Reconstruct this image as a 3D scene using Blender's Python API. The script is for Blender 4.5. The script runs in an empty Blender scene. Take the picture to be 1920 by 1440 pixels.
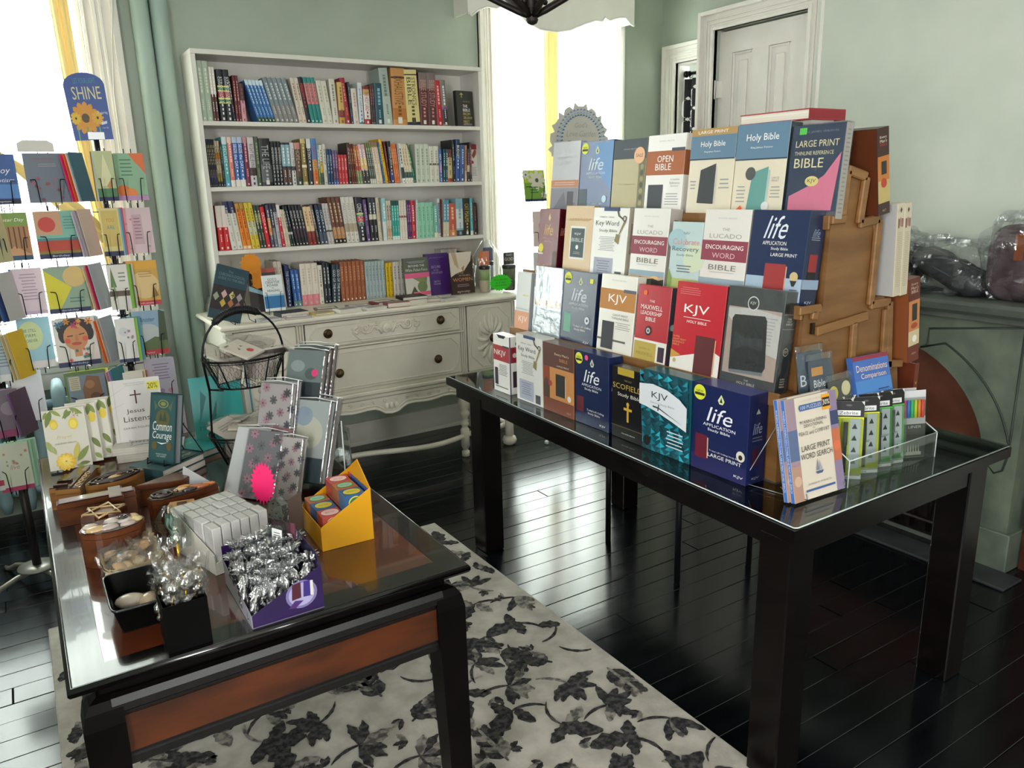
import bpy, math, random
from math import sin, cos, pi, radians as R
from mathutils import Matrix, Vector
SC=bpy.context.scene
COL=SC.collection
# ---------------------------------------------------------------- camera, sky, daylight, exposure
cam=bpy.data.cameras.new('camera'); camo=bpy.data.objects.new('camera',cam); COL.objects.link(camo); SC.camera=camo
cam.sensor_fit='HORIZONTAL'; cam.sensor_width=36.0; cam.lens=1451.6/1920*36.0; cam.clip_start=0.02
yaw,pitch,roll=.56195,.25022,-.02572
fw=Vector((sin(yaw)*cos(pitch),cos(yaw)*cos(pitch),-sin(pitch)))
rt=fw.cross(Vector((0,0,1))).normalized(); up=rt.cross(fw)
r2=rt*cos(roll)+up*sin(roll); u2=-rt*sin(roll)+up*cos(roll)
camo.matrix_world=Matrix(((r2.x,u2.x,-fw.x,0),(r2.y,u2.y,-fw.y,0),(r2.z,u2.z,-fw.z,1.6),(0,0,0,1)))
w=bpy.data.worlds.new('overcast_sky'); SC.world=w; w.use_nodes=True
bg=w.node_tree.nodes['Background']; bg.inputs[0].default_value=(.985,.987,.985,1); bg.inputs[1].default_value=15.0
def portal(x,y,z,sx,sz,rot):
    l=bpy.data.lights.new('daylight_portal','AREA'); l.shape='RECTANGLE'; l.size=sx; l.size_y=sz; l.energy=1
    l.cycles.is_portal=True
    o=bpy.data.objects.new('daylight_portal',l); COL.objects.link(o); o.location=(x,y,z); o.rotation_euler=rot
portal(-.10,4.80,1.75,1.15,2.1,(R(-90),0,0))
portal(3.29,4.80,1.60,1.05,2.1,(R(-90),0,0))
portal(-1.75,-.75,1.7,1.7,1.1,(0,R(-90),0))  # opening out of view in the left wall, added for light from the left
portal(0.75,-2.65,1.7,.5,1.5,(R(90),0,0))  # opening out of view behind the camera, added and sized for fill light
SC.view_settings.view_transform='Standard'; SC.view_settings.look='None'
SC.view_settings.gamma=1.0; SC.view_settings.use_curve_mapping=False
SC.view_settings.exposure=0.74
SC.cycles.max_bounces=10; SC.cycles.transparent_max_bounces=24; SC.cycles.diffuse_bounces=5
SC.cycles.use_denoising=True
# ---------------------------------------------------------------- materials
_m={}
def lin(h):
    v=[int(h[i:i+2],16)/255 for i in (0,2,4)]
    return tuple(c/12.92 if c<=.04045 else ((c+.055)/1.055)**2.4 for c in v)
def M(h,rough=.5,metal=0.,coat=0.):
    if len(h)==3: h=''.join(c*2 for c in h)
    k=(h,rough,metal,coat)
    if k in _m: return _m[k]
    m=bpy.data.materials.new('colour_'+h.lower()); m.use_nodes=True
    b=m.node_tree.nodes['Principled BSDF']; b.inputs['Base Color'].default_value=(*lin(h),1)
    b.inputs['Roughness'].default_value=rough; b.inputs['Metallic'].default_value=metal; b.inputs['Coat Weight'].default_value=coat
    _m[k]=m; return m
def noisy(name,h1,h2,scale=8,rough=.6,bump=0.,bscale=None,stretch=(1,1,1),detail=6,bdist=.0012,coat=0.,contrast=(.35,.65),metal=0.,rvar=0.,coord='Object',spec=.5):
    m=bpy.data.materials.new(name); m.use_nodes=True; t=m.node_tree; b=t.nodes['Principled BSDF']
    tc=t.nodes.new('ShaderNodeTexCoord'); mp=t.nodes.new('ShaderNodeMapping'); mp.inputs['Scale'].default_value=stretch
    n=t.nodes.new('ShaderNodeTexNoise'); n.inputs['Scale'].default_value=scale; n.inputs['Detail'].default_value=detail
    r=t.nodes.new('ShaderNodeValToRGB'); e=r.color_ramp.elements
    e[0].position,e[1].position=contrast; e[0].color=(*lin(h1),1); e[1].color=(*lin(h2),1)
    L=t.links.new; L(tc.outputs[coord],mp.inputs[0]); L(mp.outputs[0],n.inputs['Vector']); L(n.outputs[0],r.inputs[0]); L(r.outputs[0],b.inputs['Base Color'])
    b.inputs['Roughness'].default_value=rough; b.inputs['Coat Weight'].default_value=coat; b.inputs['Metallic'].default_value=metal
    b.inputs['Specular IOR Level'].default_value=spec
    if rvar:
        mr=t.nodes.new('ShaderNodeMapRange'); mr.inputs['To Min'].default_value=rough-rvar; mr.inputs['To Max'].default_value=rough+rvar
        L(n.outputs[0],mr.inputs[0]); L(mr.outputs[0],b.inputs['Roughness'])
    if bump:
        n2=t.nodes.new('ShaderNodeTexNoise'); n2.inputs['Scale'].default_value=bscale or scale*3; n2.inputs['Detail'].default_value=4
        bp=t.nodes.new('ShaderNodeBump'); bp.inputs['Strength'].default_value=bump; bp.inputs['Distance'].default_value=bdist
        L(mp.outputs[0],n2.inputs['Vector']); L(n2.outputs[0],bp.inputs['Height']); L(bp.outputs[0],b.inputs['Normal'])
    return m
def film(name,tint,gl,rough,bump=0.,bscale=40):
    m=bpy.data.materials.new(name); m.use_nodes=True; t=m.node_tree; t.nodes.clear(); L=t.links.new
    o=t.nodes.new('ShaderNodeOutputMaterial'); mx=t.nodes.new('ShaderNodeMixShader'); tr=t.nodes.new('ShaderNodeBsdfTransparent')
    g=t.nodes.new('ShaderNodeBsdfGlossy'); f=t.nodes.new('ShaderNodeFresnel'); ge=t.nodes.new('ShaderNodeNewGeometry'); io=t.nodes.new('ShaderNodeMath'); io.operation='MULTIPLY_ADD'; io.inputs[1].default_value=-.8333; io.inputs[2].default_value=1.5; L(ge.outputs['Backfacing'],io.inputs[0]); L(io.outputs[0],f.inputs[0])
    mth=t.nodes.new('ShaderNodeMath'); mth.operation='MULTIPLY_ADD'; mth.inputs[1].default_value=1.0; mth.inputs[2].default_value=gl; mth.use_clamp=True
    tr.inputs[0].default_value=(*lin(tint),1); g.inputs['Roughness'].default_value=rough
    L(f.outputs[0],mth.inputs[0]); L(mth.outputs[0],mx.inputs[0]); L(tr.outputs[0],mx.inputs[1]); L(g.outputs[0],mx.inputs[2]); L(mx.outputs[0],o.inputs[0])
    if bump:
        n=t.nodes.new('ShaderNodeTexNoise'); n.inputs['Scale'].default_value=bscale; n.inputs['Detail'].default_value=3
        bp=t.nodes.new('ShaderNodeBump'); bp.inputs['Strength'].default_value=bump; bp.inputs['Distance'].default_value=.006
        tc=t.nodes.new('ShaderNodeTexCoord'); L(tc.outputs['Object'],n.inputs['Vector']); L(n.outputs[0],bp.inputs['Height'])
        L(bp.outputs[0],g.inputs['Normal']); L(bp.outputs[0],f.inputs['Normal'])
    return m
def sheer(name,h,tl,tp):
    m=bpy.data.materials.new(name); m.use_nodes=True; t=m.node_tree; t.nodes.clear(); L=t.links.new
    o=t.nodes.new('ShaderNodeOutputMaterial'); a=t.nodes.new('ShaderNodeMixShader'); b=t.nodes.new('ShaderNodeMixShader')
    d=t.nodes.new('ShaderNodeBsdfDiffuse'); s=t.nodes.new('ShaderNodeBsdfTranslucent'); p=t.nodes.new('ShaderNodeBsdfTransparent')
    d.inputs[0].default_value=s.inputs[0].default_value=(*lin(h),1); a.inputs[0].default_value=tl; b.inputs[0].default_value=tp
    L(d.outputs[0],a.inputs[1]); L(s.outputs[0],a.inputs[2]); L(a.outputs[0],b.inputs[1]); L(p.outputs[0],b.inputs[2]); L(b.outputs[0],o.inputs[0])
    return m
WALL=noisy('sage_wall_paint','A1AA9C','A9B2A5',3,.55,.25,60)
PIPE=noisy('pale_sage_pipe_paint','A6BAB0','AFC2B8',3,.35,.1,40)
WALLR=noisy('pale_sage_plaster','BFC6B9','CACFC3',3,.5,.5,35)
WHITE=noisy('white_trim_paint','DFDAD2','E6E2DB',5,.38,0,40)
DRESS=noisy('cream_dresser_paint','DCD5C6','E4DDD0',6,.45,.05,30)
CEIL=M('E8E6E0',.8)
FLOORM=noisy('glossy_black_floorboards','06080A','0D1013',9,.17,.5,6,(1,2,1),bdist=.0007,rvar=.05,coat=.0,spec=.6)
DARKGAP=M('020203',.8)
BLK=noisy('black_lacquered_wood','040303','0A0706',12,.36,.03,60,(1,1,1),rvar=.04,spec=.12)
BLKT=noisy('polished_black_top','060505','0E0A09',12,.18,.03,60,(1,1,1),rvar=.03,coat=.35)
ESP=noisy('espresso_wood','060404','0D0807',10,.26,.06,50,(1,1,3),spec=.28)
BURL=noisy('burl_wood_veneer','35150A','5E2A12',7,.16,0,detail=8,coat=.7,contrast=(.3,.7))
BURL2=noisy('orange_wood_panel','2A1204','5A2A0C',5,.35,0,stretch=(1,1,4),detail=7,contrast=(.3,.7))
OAK=noisy('stained_pine_panel','6A4624','825C32',3,.45,.08,30,(1,1,6),detail=5)
OAK2=noisy('stained_pine_frame','745028','8E643A',3,.45,.08,30,(1,1,8))
IRON=noisy('aged_dark_iron','14110F','2A221C',20,.5,.3,60,metal=.6)
WIRE=M('17171A',.35,.7)
CHROME=M('B9BABC',.25,.9)
BRASS=noisy('antique_brass','3A2C1E','6A5236',60,.4,.4,80,metal=.7)
MARB=noisy('green_marble','566056','78826F',9,.35,.1,30,detail=9,contrast=(.3,.72))
MARB2=noisy('grey_green_slate','545C54','666E64',6,.45,.1,30)
RUST=noisy('rust_brown_board','643626','784430',8,.5,.1,20)
FILM=film('crinkled_clear_film','FCFCFC',.03,.2,.8,34)
FILMJ=film('crinkled_journal_film','FCFCFC',.06,.12,1.0,16)
FILM2=film('loose_clear_plastic_bag','F8F9FA',.05,.14,.8,22)
ACR=film('clear_acrylic','EDF0EF',.05,.03)
GLS=film('glass_sheet','E4EAE8',.02,.02)
EDGE=M('C9D2D0',.15,0,.5)
PAGES=noisy('paper_pages','CFC8BB','E4DED2',2,.8,0,stretch=(1,1,90),detail=2)
SHEER=sheer('white_sheer_cloth','F4F2EA',.7,.35)
YEL=sheer('yellow_cloth','F3DA98',.06,.0)
# ---------------------------------------------------------------- geometry
_txt={}
def text_geo(s,shear=0.):
    k=(s,shear)
    if k in _txt: return _txt[k]
    cu=bpy.data.curves.new('t','FONT'); cu.body=s; cu.resolution_u=1 if len(s)>14 else 2; cu.shear=shear; cu.fill_mode='FRONT'
    o=bpy.data.objects.new('t',cu); COL.objects.link(o)
    dg=bpy.context.evaluated_depsgraph_get(); me=bpy.data.meshes.new_from_object(o.evaluated_get(dg))
    V=[(v.co.x,v.co.y) for v in me.vertices]; F=[tuple(p.vertices) for p in me.polygons]
    bpy.data.objects.remove(o); bpy.data.curves.remove(cu); bpy.data.meshes.remove(me)
    if not V: V=[(0,0),(1,0),(1,1)]; F=[(0,1,2)]
    x0=min(v[0] for v in V); x1=max(v[0] for v in V); y0=min(v[1] for v in V); y1=max(v[1] for v in V)
    V=[((x-x0)/(x1-x0+1e-6),(y-y0)/(y1-y0+1e-6)) for x,y in V]
    _txt[k]=(V,F,(x1-x0)/(y1-y0+1e-6)); return _txt[k]
class MB:
    def __init__(s): s.V=[];s.F=[];s.I=[];s.S=[];s.mats=[]
    def mi(s,m):
        if isinstance(m,str): m=M(m)
        if m not in s.mats: s.mats.append(m)
        return s.mats.index(m)
    def add(s,V,F,m,T=None,smooth=False):
        n=len(s.V); i=s.mi(m)
        if T is not None: V=[tuple(T@Vector(v)) for v in V]
        s.V+=V; s.F+=[tuple(a+n for a in f) for f in F]; s.I+=[i]*len(F); s.S+=[smooth]*len(F); return s
    def box(s,x0,x1,y0,y1,z0,z1,m,ch=0.,T=None):
        if ch<=0:
            V=[(x,y,z) for z in (z0,z1) for y in (y0,y1) for x in (x0,x1)]
            F=[(0,2,3,1),(4,5,7,6),(0,1,5,4),(2,6,7,3),(0,4,6,2),(1,3,7,5)]
            return s.add(V,F,m,T)
        c=ch; X=(x0,x1);Y=(y0,y1);Z=(z0,z1); V=[];ix={}
        for a in (0,1):
            for b in (0,1):
                for d in (0,1):
                    px,py,pz=X[a],Y[b],Z[d]; sx=c if a==0 else -c; sy=c if b==0 else -c; sz=c if d==0 else -c
                    for k,v in enumerate(((px,py+sy,pz+sz),(px+sx,py,pz+sz),(px+sx,py+sy,pz))): ix[a,b,d,k]=len(V); V.append(v)
        F=[]
        for a in (0,1): F.append([ix[a,0,0,0],ix[a,1,0,0],ix[a,1,1,0],ix[a,0,1,0]][::(-1 if a==0 else 1)])
        for b in (0,1): F.append([ix[0,b,0,1],ix[1,b,0,1],ix[1,b,1,1],ix[0,b,1,1]][::(1 if b==0 else -1)])
        for d in (0,1): F.append([ix[0,0,d,2],ix[1,0,d,2],ix[1,1,d,2],ix[0,1,d,2]][::(-1 if d==0 else 1)])
        for a in (0,1):
            for b in (0,1): F.append([ix[a,b,0,0],ix[a,b,0,1],ix[a,b,1,1],ix[a,b,1,0]][::(1 if a==b else -1)])
        for a in (0,1):
            for d in (0,1): F.append([ix[a,0,d,0],ix[a,0,d,2],ix[a,1,d,2],ix[a,1,d,0]][::(-1 if a==d else 1)])
        for b in (0,1):
            for d in (0,1): F.append([ix[0,b,d,1],ix[0,b,d,2],ix[1,b,d,2],ix[1,b,d,1]][::(1 if b==d else -1)])
        for a in (0,1):
            for b in (0,1):
                for d in (0,1): F.append([ix[a,b,d,k] for k in (0,1,2)][::(1 if (a+b+d)%2 else -1)])
        return s.add(V,[tuple(f) for f in F],m,T)
    def prism(s,P,a,b,m,ax='z',T=None,smooth=False):
        n=len(P)
        def q(u,v,wv): return {'z':(u,v,wv),'y':(u,wv,v),'x':(wv,u,v)}[ax]
        V=[q(u,v,a) for u,v in P]+[q(u,v,b) for u,v in P]
        ar=sum(P[i][0]*P[(i+1)%n][1]-P[(i+1)%n][0]*P[i][1] for i in range(n))
        fl=(ar>0)^(ax=='y')^(b<a)
        F=[tuple(range(n-1,-1,-1)),tuple(range(n,2*n))]+[(i,(i+1)%n,n+(i+1)%n,n+i) for i in range(n)]
        if not fl: F=[tuple(reversed(f)) for f in F]
        return s.add(V,F,m,T,smooth)
    def tube(s,P,r,m,n=6,closed=False,cap=True):
        P=[Vector(p) for p in P]; N=len(P); V=[]; rr=r if hasattr(r,'__len__') else [r]*N; ref=None
        for i,p in enumerate(P):
            if closed: d=P[(i+1)%N]-P[i-1]
            else: d=P[min(i+1,N-1)]-P[max(i-1,0)]
            d=d.normalized() if d.length>1e-9 else Vector((0,0,1))
            if ref is None: ref=Vector((0,0,1)) if abs(d.z)<.9 else Vector((1,0,0))
            u=(ref-d*ref.dot(d))
            u=u.normalized() if u.length>1e-6 else d.orthogonal().normalized()
            ref=u; v=d.cross(u)
            for k in range(n): a=2*pi*k/n; V.append(tuple(p+(u*cos(a)+v*sin(a))*rr[i]))
        F=[]
        for i in range(N if closed else N-1):
            j=(i+1)%N
            for k in range(n): F.append((i*n+k,i*n+(k+1)%n,j*n+(k+1)%n,j*n+k))
        if cap and not closed: F+= [tuple(range(n-1,-1,-1)),tuple((N-1)*n+k for k in range(n))]
        return s.add(V,F,m,None,True)
    def lathe(s,P,m,c=(0,0,0),n=20,T=None,sx=1.,sy=1.):
        V=[];F=[]
        for r,z in P:
            for k in range(n): a=2*pi*k/n; V.append((c[0]+r*cos(a)*sx,c[1]+r*sin(a)*sy,c[2]+z))
        for i in range(len(P)-1):
            for k in range(n): F.append((i*n+k,i*n+(k+1)%n,(i+1)*n+(k+1)%n,(i+1)*n+k))
        F+=[tuple(range(n-1,-1,-1)),tuple((len(P)-1)*n+k for k in range(n))]
        return s.add(V,F,m,T,True)
    def ball(s,c,rx,ry,rz,m,n=12,k=8):
        P=[(max(sin(pi*i/k),.001),-cos(pi*i/k)*rz) for i in range(k+1)]
        return s.lathe([(a*1.,z) for a,z in P],m,c,n,None,rx,ry)
    def grid(s,f,nu,nv,m,T=None,smooth=True):
        V=[tuple(f(i/nu,j/nv)) for j in range(nv+1) for i in range(nu+1)]
        F=[(j*(nu+1)+i,j*(nu+1)+i+1,(j+1)*(nu+1)+i+1,(j+1)*(nu+1)+i) for j in range(nv) for i in range(nu)]
        return s.add(V,F,m,T,smooth)
    def build(s,name,parent=None,loc=None,rot=None,kind=None):
        me=bpy.data.meshes.new(name); me.from_pydata(s.V,[],s.F)
        for m in s.mats: me.materials.append(m)
        if len(s.mats)>1: me.polygons.foreach_set('material_index',s.I)
        if any(s.S): me.polygons.foreach_set('use_smooth',s.S)
        me.update(); o=bpy.data.objects.new(name,me); COL.objects.link(o)
        if parent: o.parent=parent
        if loc: o.location=loc
        if rot: o.rotation_euler=rot
        if kind: o['kind']=kind
        return o
def tag(o,label,cat,group=None):
    o['label']=short(label); o['category']=cat
    if group: o['group']=group
    return o
def short(s):
    q=s.split(); n=lambda: len(' '.join(q).replace('-',' ').split())
    for a in ('the','a','an','its','one','with','of'):
        while n()>16 and a in q[1:]: q.pop(1+q[1:].index(a))
    while n()>16: q.pop(len(q)//2)
    return ' '.join(q)
def thing(name,label,cat,loc=(0,0,0),rot=(0,0,0),group=None):
    o=bpy.data.objects.new(name,None); COL.objects.link(o); o.empty_display_size=.05
    o.location=loc; o.rotation_euler=rot; return tag(o,label,cat,group)
def struct(name,mb,parent=None):
    o=mb.build(name,parent)
    if parent is None: o['kind']='structure'
    return o
def dup(o,parent=None):
    c=o.copy(); COL.objects.link(c)
    if parent: c.parent=parent
    for ch in o.children: dup(ch,c)
    return c
# flat print on a face: u,v in 0..1 of a w x h face; P maps (x along, z up, lift) to local space
def prints(mb,w,h,items,P,lift=.0005):
    for k,it in enumerate(items):
        t=it[0]; e=lift+.00012*k
        if t=='r':
            _,a,b,c,d,col=it; mb.add([P(a*w,b*h,e),P(c*w,b*h,e),P(c*w,d*h,e),P(a*w,d*h,e)],[(0,1,2,3)],col)
        elif t=='p':
            mb.add([P(a*w,b*h,e) for a,b in it[1]],[tuple(range(len(it[1])))],it[2])
        elif t=='e':
            _,a,b,ra,rb,col=it; n=20; rb=rb if rb else ra*w/h
            mb.add([P(a*w+ra*w*cos(2*pi*i/n),b*h+rb*h*sin(2*pi*i/n),e) for i in range(n)],[tuple(range(n))],col)
        elif t=='t':
            _,s,a,b,tw,th,col=it[:7]; sh=it[7] if len(it)>7 else 0.
            V,F,asp=text_geo(s,sh)
            mb.add([P((a+(x-.5)*tw)*w,(b+(y-.5)*th)*h,e) for x,y in V],F,col)
        elif t=='d':   # rows of tiny dashes standing for small print too fine to read
            _,a,b,c,d,n,col=it; rg=random.Random(n*7+int(a*100))
            for i in range(n):
                y=d-(d-b)*(i+.5)/n; q=(c-a)*rg.uniform(.7,1)/2; m_=(a+c)/2; hh=(d-b)/n*.16
                mb.add([P((m_-q)*w,(y-hh)*h,e),P((m_+q)*w,(y-hh)*h,e),P((m_+q)*w,(y+hh)*h,e),P((m_-q)*w,(y+hh)*h,e)],[(0,1,2,3)],col)
        elif t=='l':   # leaf
            _,a,b,c,d,wf,col=it; L=math.hypot((c-a)*w,(d-b)*h); ux,uy=(c-a)*w/L,(d-b)*h/L; Q=[]
            for sg in (1,-1):
                for i in range(7):
                    q=i/6 if sg>0 else 1-i/6; o=sg*wf*L*sin(pi*q)**.8*(1.1-.3*q); Q.append(P(a*w+ux*L*q-uy*o,b*h+uy*L*q+ux*o,e))
            mb.add(Q,[tuple(range(14))],col)
        elif t=='f':   # flower
            _,a,b,ra,n,col,cc=it
            for i in range(n):
                an=2*pi*i/n; cx,cy=a*w+ra*w*.55*cos(an),b*h+ra*w*.55*sin(an)
                mb.add([P(cx+ra*w*(.45*cos(q)*cos(an)-.22*sin(q)*sin(an)),cy+ra*w*(.45*cos(q)*sin(an)+.22*sin(q)*cos(an)),e+.00001*i) for q in [2*pi*j/8 for j in range(8)]],[tuple(range(8))],col)
            mb.add([P(a*w+ra*w*.2*cos(2*pi*i/8),b*h+ra*w*.2*sin(2*pi*i/8),e+.0001) for i in range(8)],[tuple(range(8))],cc)
def FR(x,z,e): return (x,-e,z)
def front_print(parent,w,h,items,name='cover_print'):
    mb=MB(); prints(mb,w,h,items,FR); return mb.build(name,parent)
def side_print(parent,w,d,h,items,name='spine_print'):
    mb=MB(); prints(mb,d,h,items,lambda x,z,e:(w+e,x,z)); return mb.build(name,parent)
def top_print(parent,w,d,h,items,name='top_print'):
    mb=MB(); prints(mb,w,d,items,lambda x,z,e:(x,z,h+e)); return mb.build(name,parent)
# ---------------------------------------------------------------- setting
YB=4.58; XD=3.50; XC=3.45; XF=4.27; ZC=3.05; XL=-1.6; YR=-2.5
mb=MB(); mb.box(XL-.1,5.2,YR-.1,YB+.1,-.14,-.022,DARKGAP); mb.box(XL,5.2,YR,.45,-.022,0,FLOORM)
floor=struct('floor',mb)
pl=MB(); pl.box(0,1,0,.0985,-.02,0,FLOORM,.0014); pm=None
rng=random.Random(4)
y=.45; k=0
while y<YB:
    x=XL+rng.uniform(-.9,0)
    while x<4.4:
        ln=rng.uniform(1.6,3.2); xa=max(x,XL); xb=min(x+ln,4.9 if y>3.4 else 3.6)
        if xb>xa+.05:
            if pm is None: o=pl.build('plank',floor); pm=o.data
            else: o=bpy.data.objects.new('plank',pm); COL.objects.link(o); o.parent=floor
            o.location=(xa,y,rng.uniform(-.0012,.0006)); o.scale=(xb-xa-.0025,min(1,(YB-y)/.0985) if y+.1>YB else 1,1)
        x+=ln
    y+=.1
mb=MB(); mb.box(XL-.1,5.2,YR-.1,YB+.3,ZC,ZC+.1,CEIL); struct('ceiling',mb)
def wall_with_holes(mb,u0,u1,z1,holes,put):
    cur=u0
    for a,b,c,d in sorted(holes):
        put(cur,a,0,z1); put(a,b,0,c) if c>0 else None; put(a,b,d,z1); cur=b
    put(cur,u1,0,z1)
WL=(-.66,.45,.80,2.78); WR=(2.79,3.78,.55,2.74)
mb=MB(); wall_with_holes(mb,XL,5.2,ZC,[WL,WR],lambda a,b,c,d:mb.box(a,b,YB,YB+.16,c,d,WALL)); struct('wall_back',mb)
mb=MB(); wall_with_holes(mb,YR,YB,ZC,[(-1.3,-.2,.85,2.55)],lambda a,b,c,d:mb.box(XL-.12,XL,a,b,c,d,WALL)); struct('wall_left',mb)  # unseen opening added and placed for its light
mb=MB(); wall_with_holes(mb,XL,5.2,ZC,[(.5,1.0,.95,2.45)],lambda a,b,c,d:mb.box(a,b,YR-.12,YR,c,d,WALL)); struct('wall_rear',mb)  # unseen opening added behind the camera to let fill light in
mb=MB(); mb.box(XC,XC+.2,YR,1.30,0,ZC,WALLR); mb.box(XC,XC+.2,1.30,2.62,0,ZC,WALLR); struct('wall_right',mb)
# closet block and far right wall with its doorway
mb=MB(); wall_with_holes(mb,2.62,3.46,ZC,[(2.69,3.31,0,2.41)],lambda a,b,c,d:mb.box(XD,XD+.1,a,b,c,d,WALL)); mb.box(XD+.1,XF,3.36,3.46,0,ZC,WALL); mb.box(XD+.1,XF,2.52,2.62,0,ZC,WALL); mb.box(XF-.1,XF,2.62,3.36,0,ZC,WALL)
struct('wall_closet',mb)
mb=MB(); wall_with_holes(mb,3.46,YB,ZC,[(3.72,4.41,0,2.43)],lambda a,b,c,d:mb.box(XF,XF+.1,a,b,c,d,WALL)); mb.box(5.1,5.2,2.5,YB,0,ZC,M('3A3632',.8)); struct('wall_far_right',mb)
def base(name,x0,x1,y0,y1):
    mb=MB(); mb.box(x0,x1,y0,y1,0,.15,WHITE); mb.box(x0-(.0 if x1-x0>y1-y0 else .006),x1,y0-(.006 if x1-x0>y1-y0 else 0),y1,0,.02,WHITE); struct(name,mb)
base('baseboard_back',.45,2.62,YB-.02,YB)
base('baseboard_back_right',3.86,4.27,YB-.02,YB)
# casing: moulded flat frame swept from nested boxes; axis 'x' lies in the back wall, 'y' in a side wall
def casing(mb,u0,u1,z0,z1,wd,pl_,sgn,ax,th=.035):
    # u0..u1,z0..z1 is the opening, pl_ the wall plane, sgn the side it stands out on
    def bb(a,b,c,d,t):
        if ax=='x': mb.box(a,b,min(pl_,pl_+sgn*t),max(pl_,pl_+sgn*t),c,d,WHITE,.002)
        else: mb.box(min(pl_,pl_+sgn*t),max(pl_,pl_+sgn*t),a,b,c,d,WHITE,.002)
    for o,i,t in ((0,wd,th*.55),(.0,.018,th*.85),(.30*wd,.42*wd,th*.72),(.5*wd,.58*wd,th*.75),(.80*wd,wd,th*1.15)):
        bb(u0-i,u0-o,z0,z1+i,t); bb(u1+o,u1+i,z0,z1+i,t); bb(u0-o,u1+o,z1+o,z1+i,t)
def window(name,u0,u1,z0,z1,cw):
    w=bpy.data.objects.new(name,None); COL.objects.link(w); w['kind']='structure'
    mb=MB(); casing(mb,u0,u1,z0,z1,cw,YB,-1,'x'); mb.build('window_casing',w)
    mb=MB(); mb.box(u0-cw-.02,u1+cw+.02,YB-.09,YB+.02,z0-.035,z0,WHITE,.008); mb.box(u0-cw,u1+cw,YB-.05,YB-.002,z0-.075,z0-.036,WHITE,.008); mb.box(u0-cw,u1+cw,YB-.03,YB-.002,z0-.16,z0-.077,WHITE,.004); mb.build('window_sill',w)
    mb=MB()
    for a,b in ((u0,u0+.02),(u1-.02,u1)): mb.box(a,b,YB,YB+.16,z0,z1,WHITE)
    mb.box(u0,u1,YB,YB+.16,z1-.02,z1,WHITE); mb.box(u0,u1,YB,YB+.16,z0,z0+.02,WHITE); mb.build('window_frame',w)
    zm=(z0+z1)/2
    for a,b,yy in ((z0+.02,zm+.02,YB+.05),(zm-.02,z1-.02,YB+.09)):
        mb=MB()
        for p,q in ((u0+.02,u0+.07),(u1-.07,u1-.02)): mb.box(p,q,yy,yy+.035,a,b,WHITE,.003)
        mb.box(u0+.07,u1-.07,yy,yy+.035,a,a+.05,WHITE,.003); mb.box(u0+.07,u1-.07,yy,yy+.035,b-.045,b,WHITE,.003); s=mb.build('sash',w)
        g=MB(); g.box(u0+.06,u1-.06,yy+.014,yy+.018,a+.04,b-.04,GLS); g.build('pane',s)
    return w
w1=window('window_1',*WL,.165); w2=window('window_2',*WR,.10)
# heating pipes boxed in sage paint at the left of the bookcase
for i,x in enumerate((.715,.805)):
    mb=MB(); P=[(.042,0),(.042,ZC)]; mb.lathe(P,PIPE,(x,YB-.045,0),24); o=mb.build('trim_%d'%(i+1)); o['kind']='structure'
# closet door
d1=bpy.data.objects.new('door_1',None); COL.objects.link(d1); d1['kind']='structure'
mb=MB(); casing(mb,2.69,3.31,0,2.41,.105,XD,-1,'y',.045); mb.build('door_casing',d1)
DX=XD+.022
mb=MB(); 
# stiles and rails around two tall sunk panels
ys=(2.697,2.825,2.967,3.073,3.218,3.306)
for a,b in ((ys[0],ys[1]),(ys[2],ys[3]),(ys[4],ys[5])): mb.box(DX,DX+.035,a,b,.02,2.40,WHITE)
for a,b in ((ys[1],ys[2]),(ys[3],ys[4])):
    for c,e in ((.02,.22),(.98,1.16),(2.285,2.40)): mb.box(DX,DX+.035,a,b,c,e,WHITE)
leaf=mb.build('door_leaf',d1)
for a,b in ((ys[1],ys[2]),(ys[3],ys[4])):
    for c,e in ((.22,.98),(1.16,2.285)):
        mb=MB(); mb.box(DX+.014,DX+.026,a+.001,b-.001,c+.001,e-.001,WHITE)
        for p,q,r_,s_ in ((a,a+.014,c,e),(b-.014,b,c,e),(a+.014,b-.014,c,c+.014),(a+.014,b-.014,e-.014,e)): mb.box(DX+.004,DX+.014,p+.001,q-.001,r_+.001,s_-.001,WHITE,.003)
        mb.box(DX+.007,DX+.014,a+.042,b-.042,c+.045,e-.045,WHITE,.005); mb.build('door_panel',leaf)
mb=MB(); mb.box(DX+.036,DX+.05,2.691,3.309,0.001,2.409,WHITE); mb.box(DX+.0,DX+.035,3.3065,3.3095,.02,2.409,WHITE); mb.build('door_stop',d1)
mb=MB()
for z in (2.1,.3):
    mb.tube([(XD-.006,3.312,z-.05),(XD-.006,3.312,z+.05)],.007,WHITE,8); mb.box(XD-.004,DX+.002,3.28,3.302,z-.045,z+.045,WHITE)
mb.build('hinge',d1)
mb=MB(); mb.lathe([(.02,0),(.026,.004),(.012,.01),(.012,.035),(.028,.045),(.03,.06),(.018,.072)],BRASS,(0,0,0),14,Matrix.Translation((DX,2.735,1.05))@Matrix.Rotation(R(-90),4,'Y')); mb.build('door_knob',d1)
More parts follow.
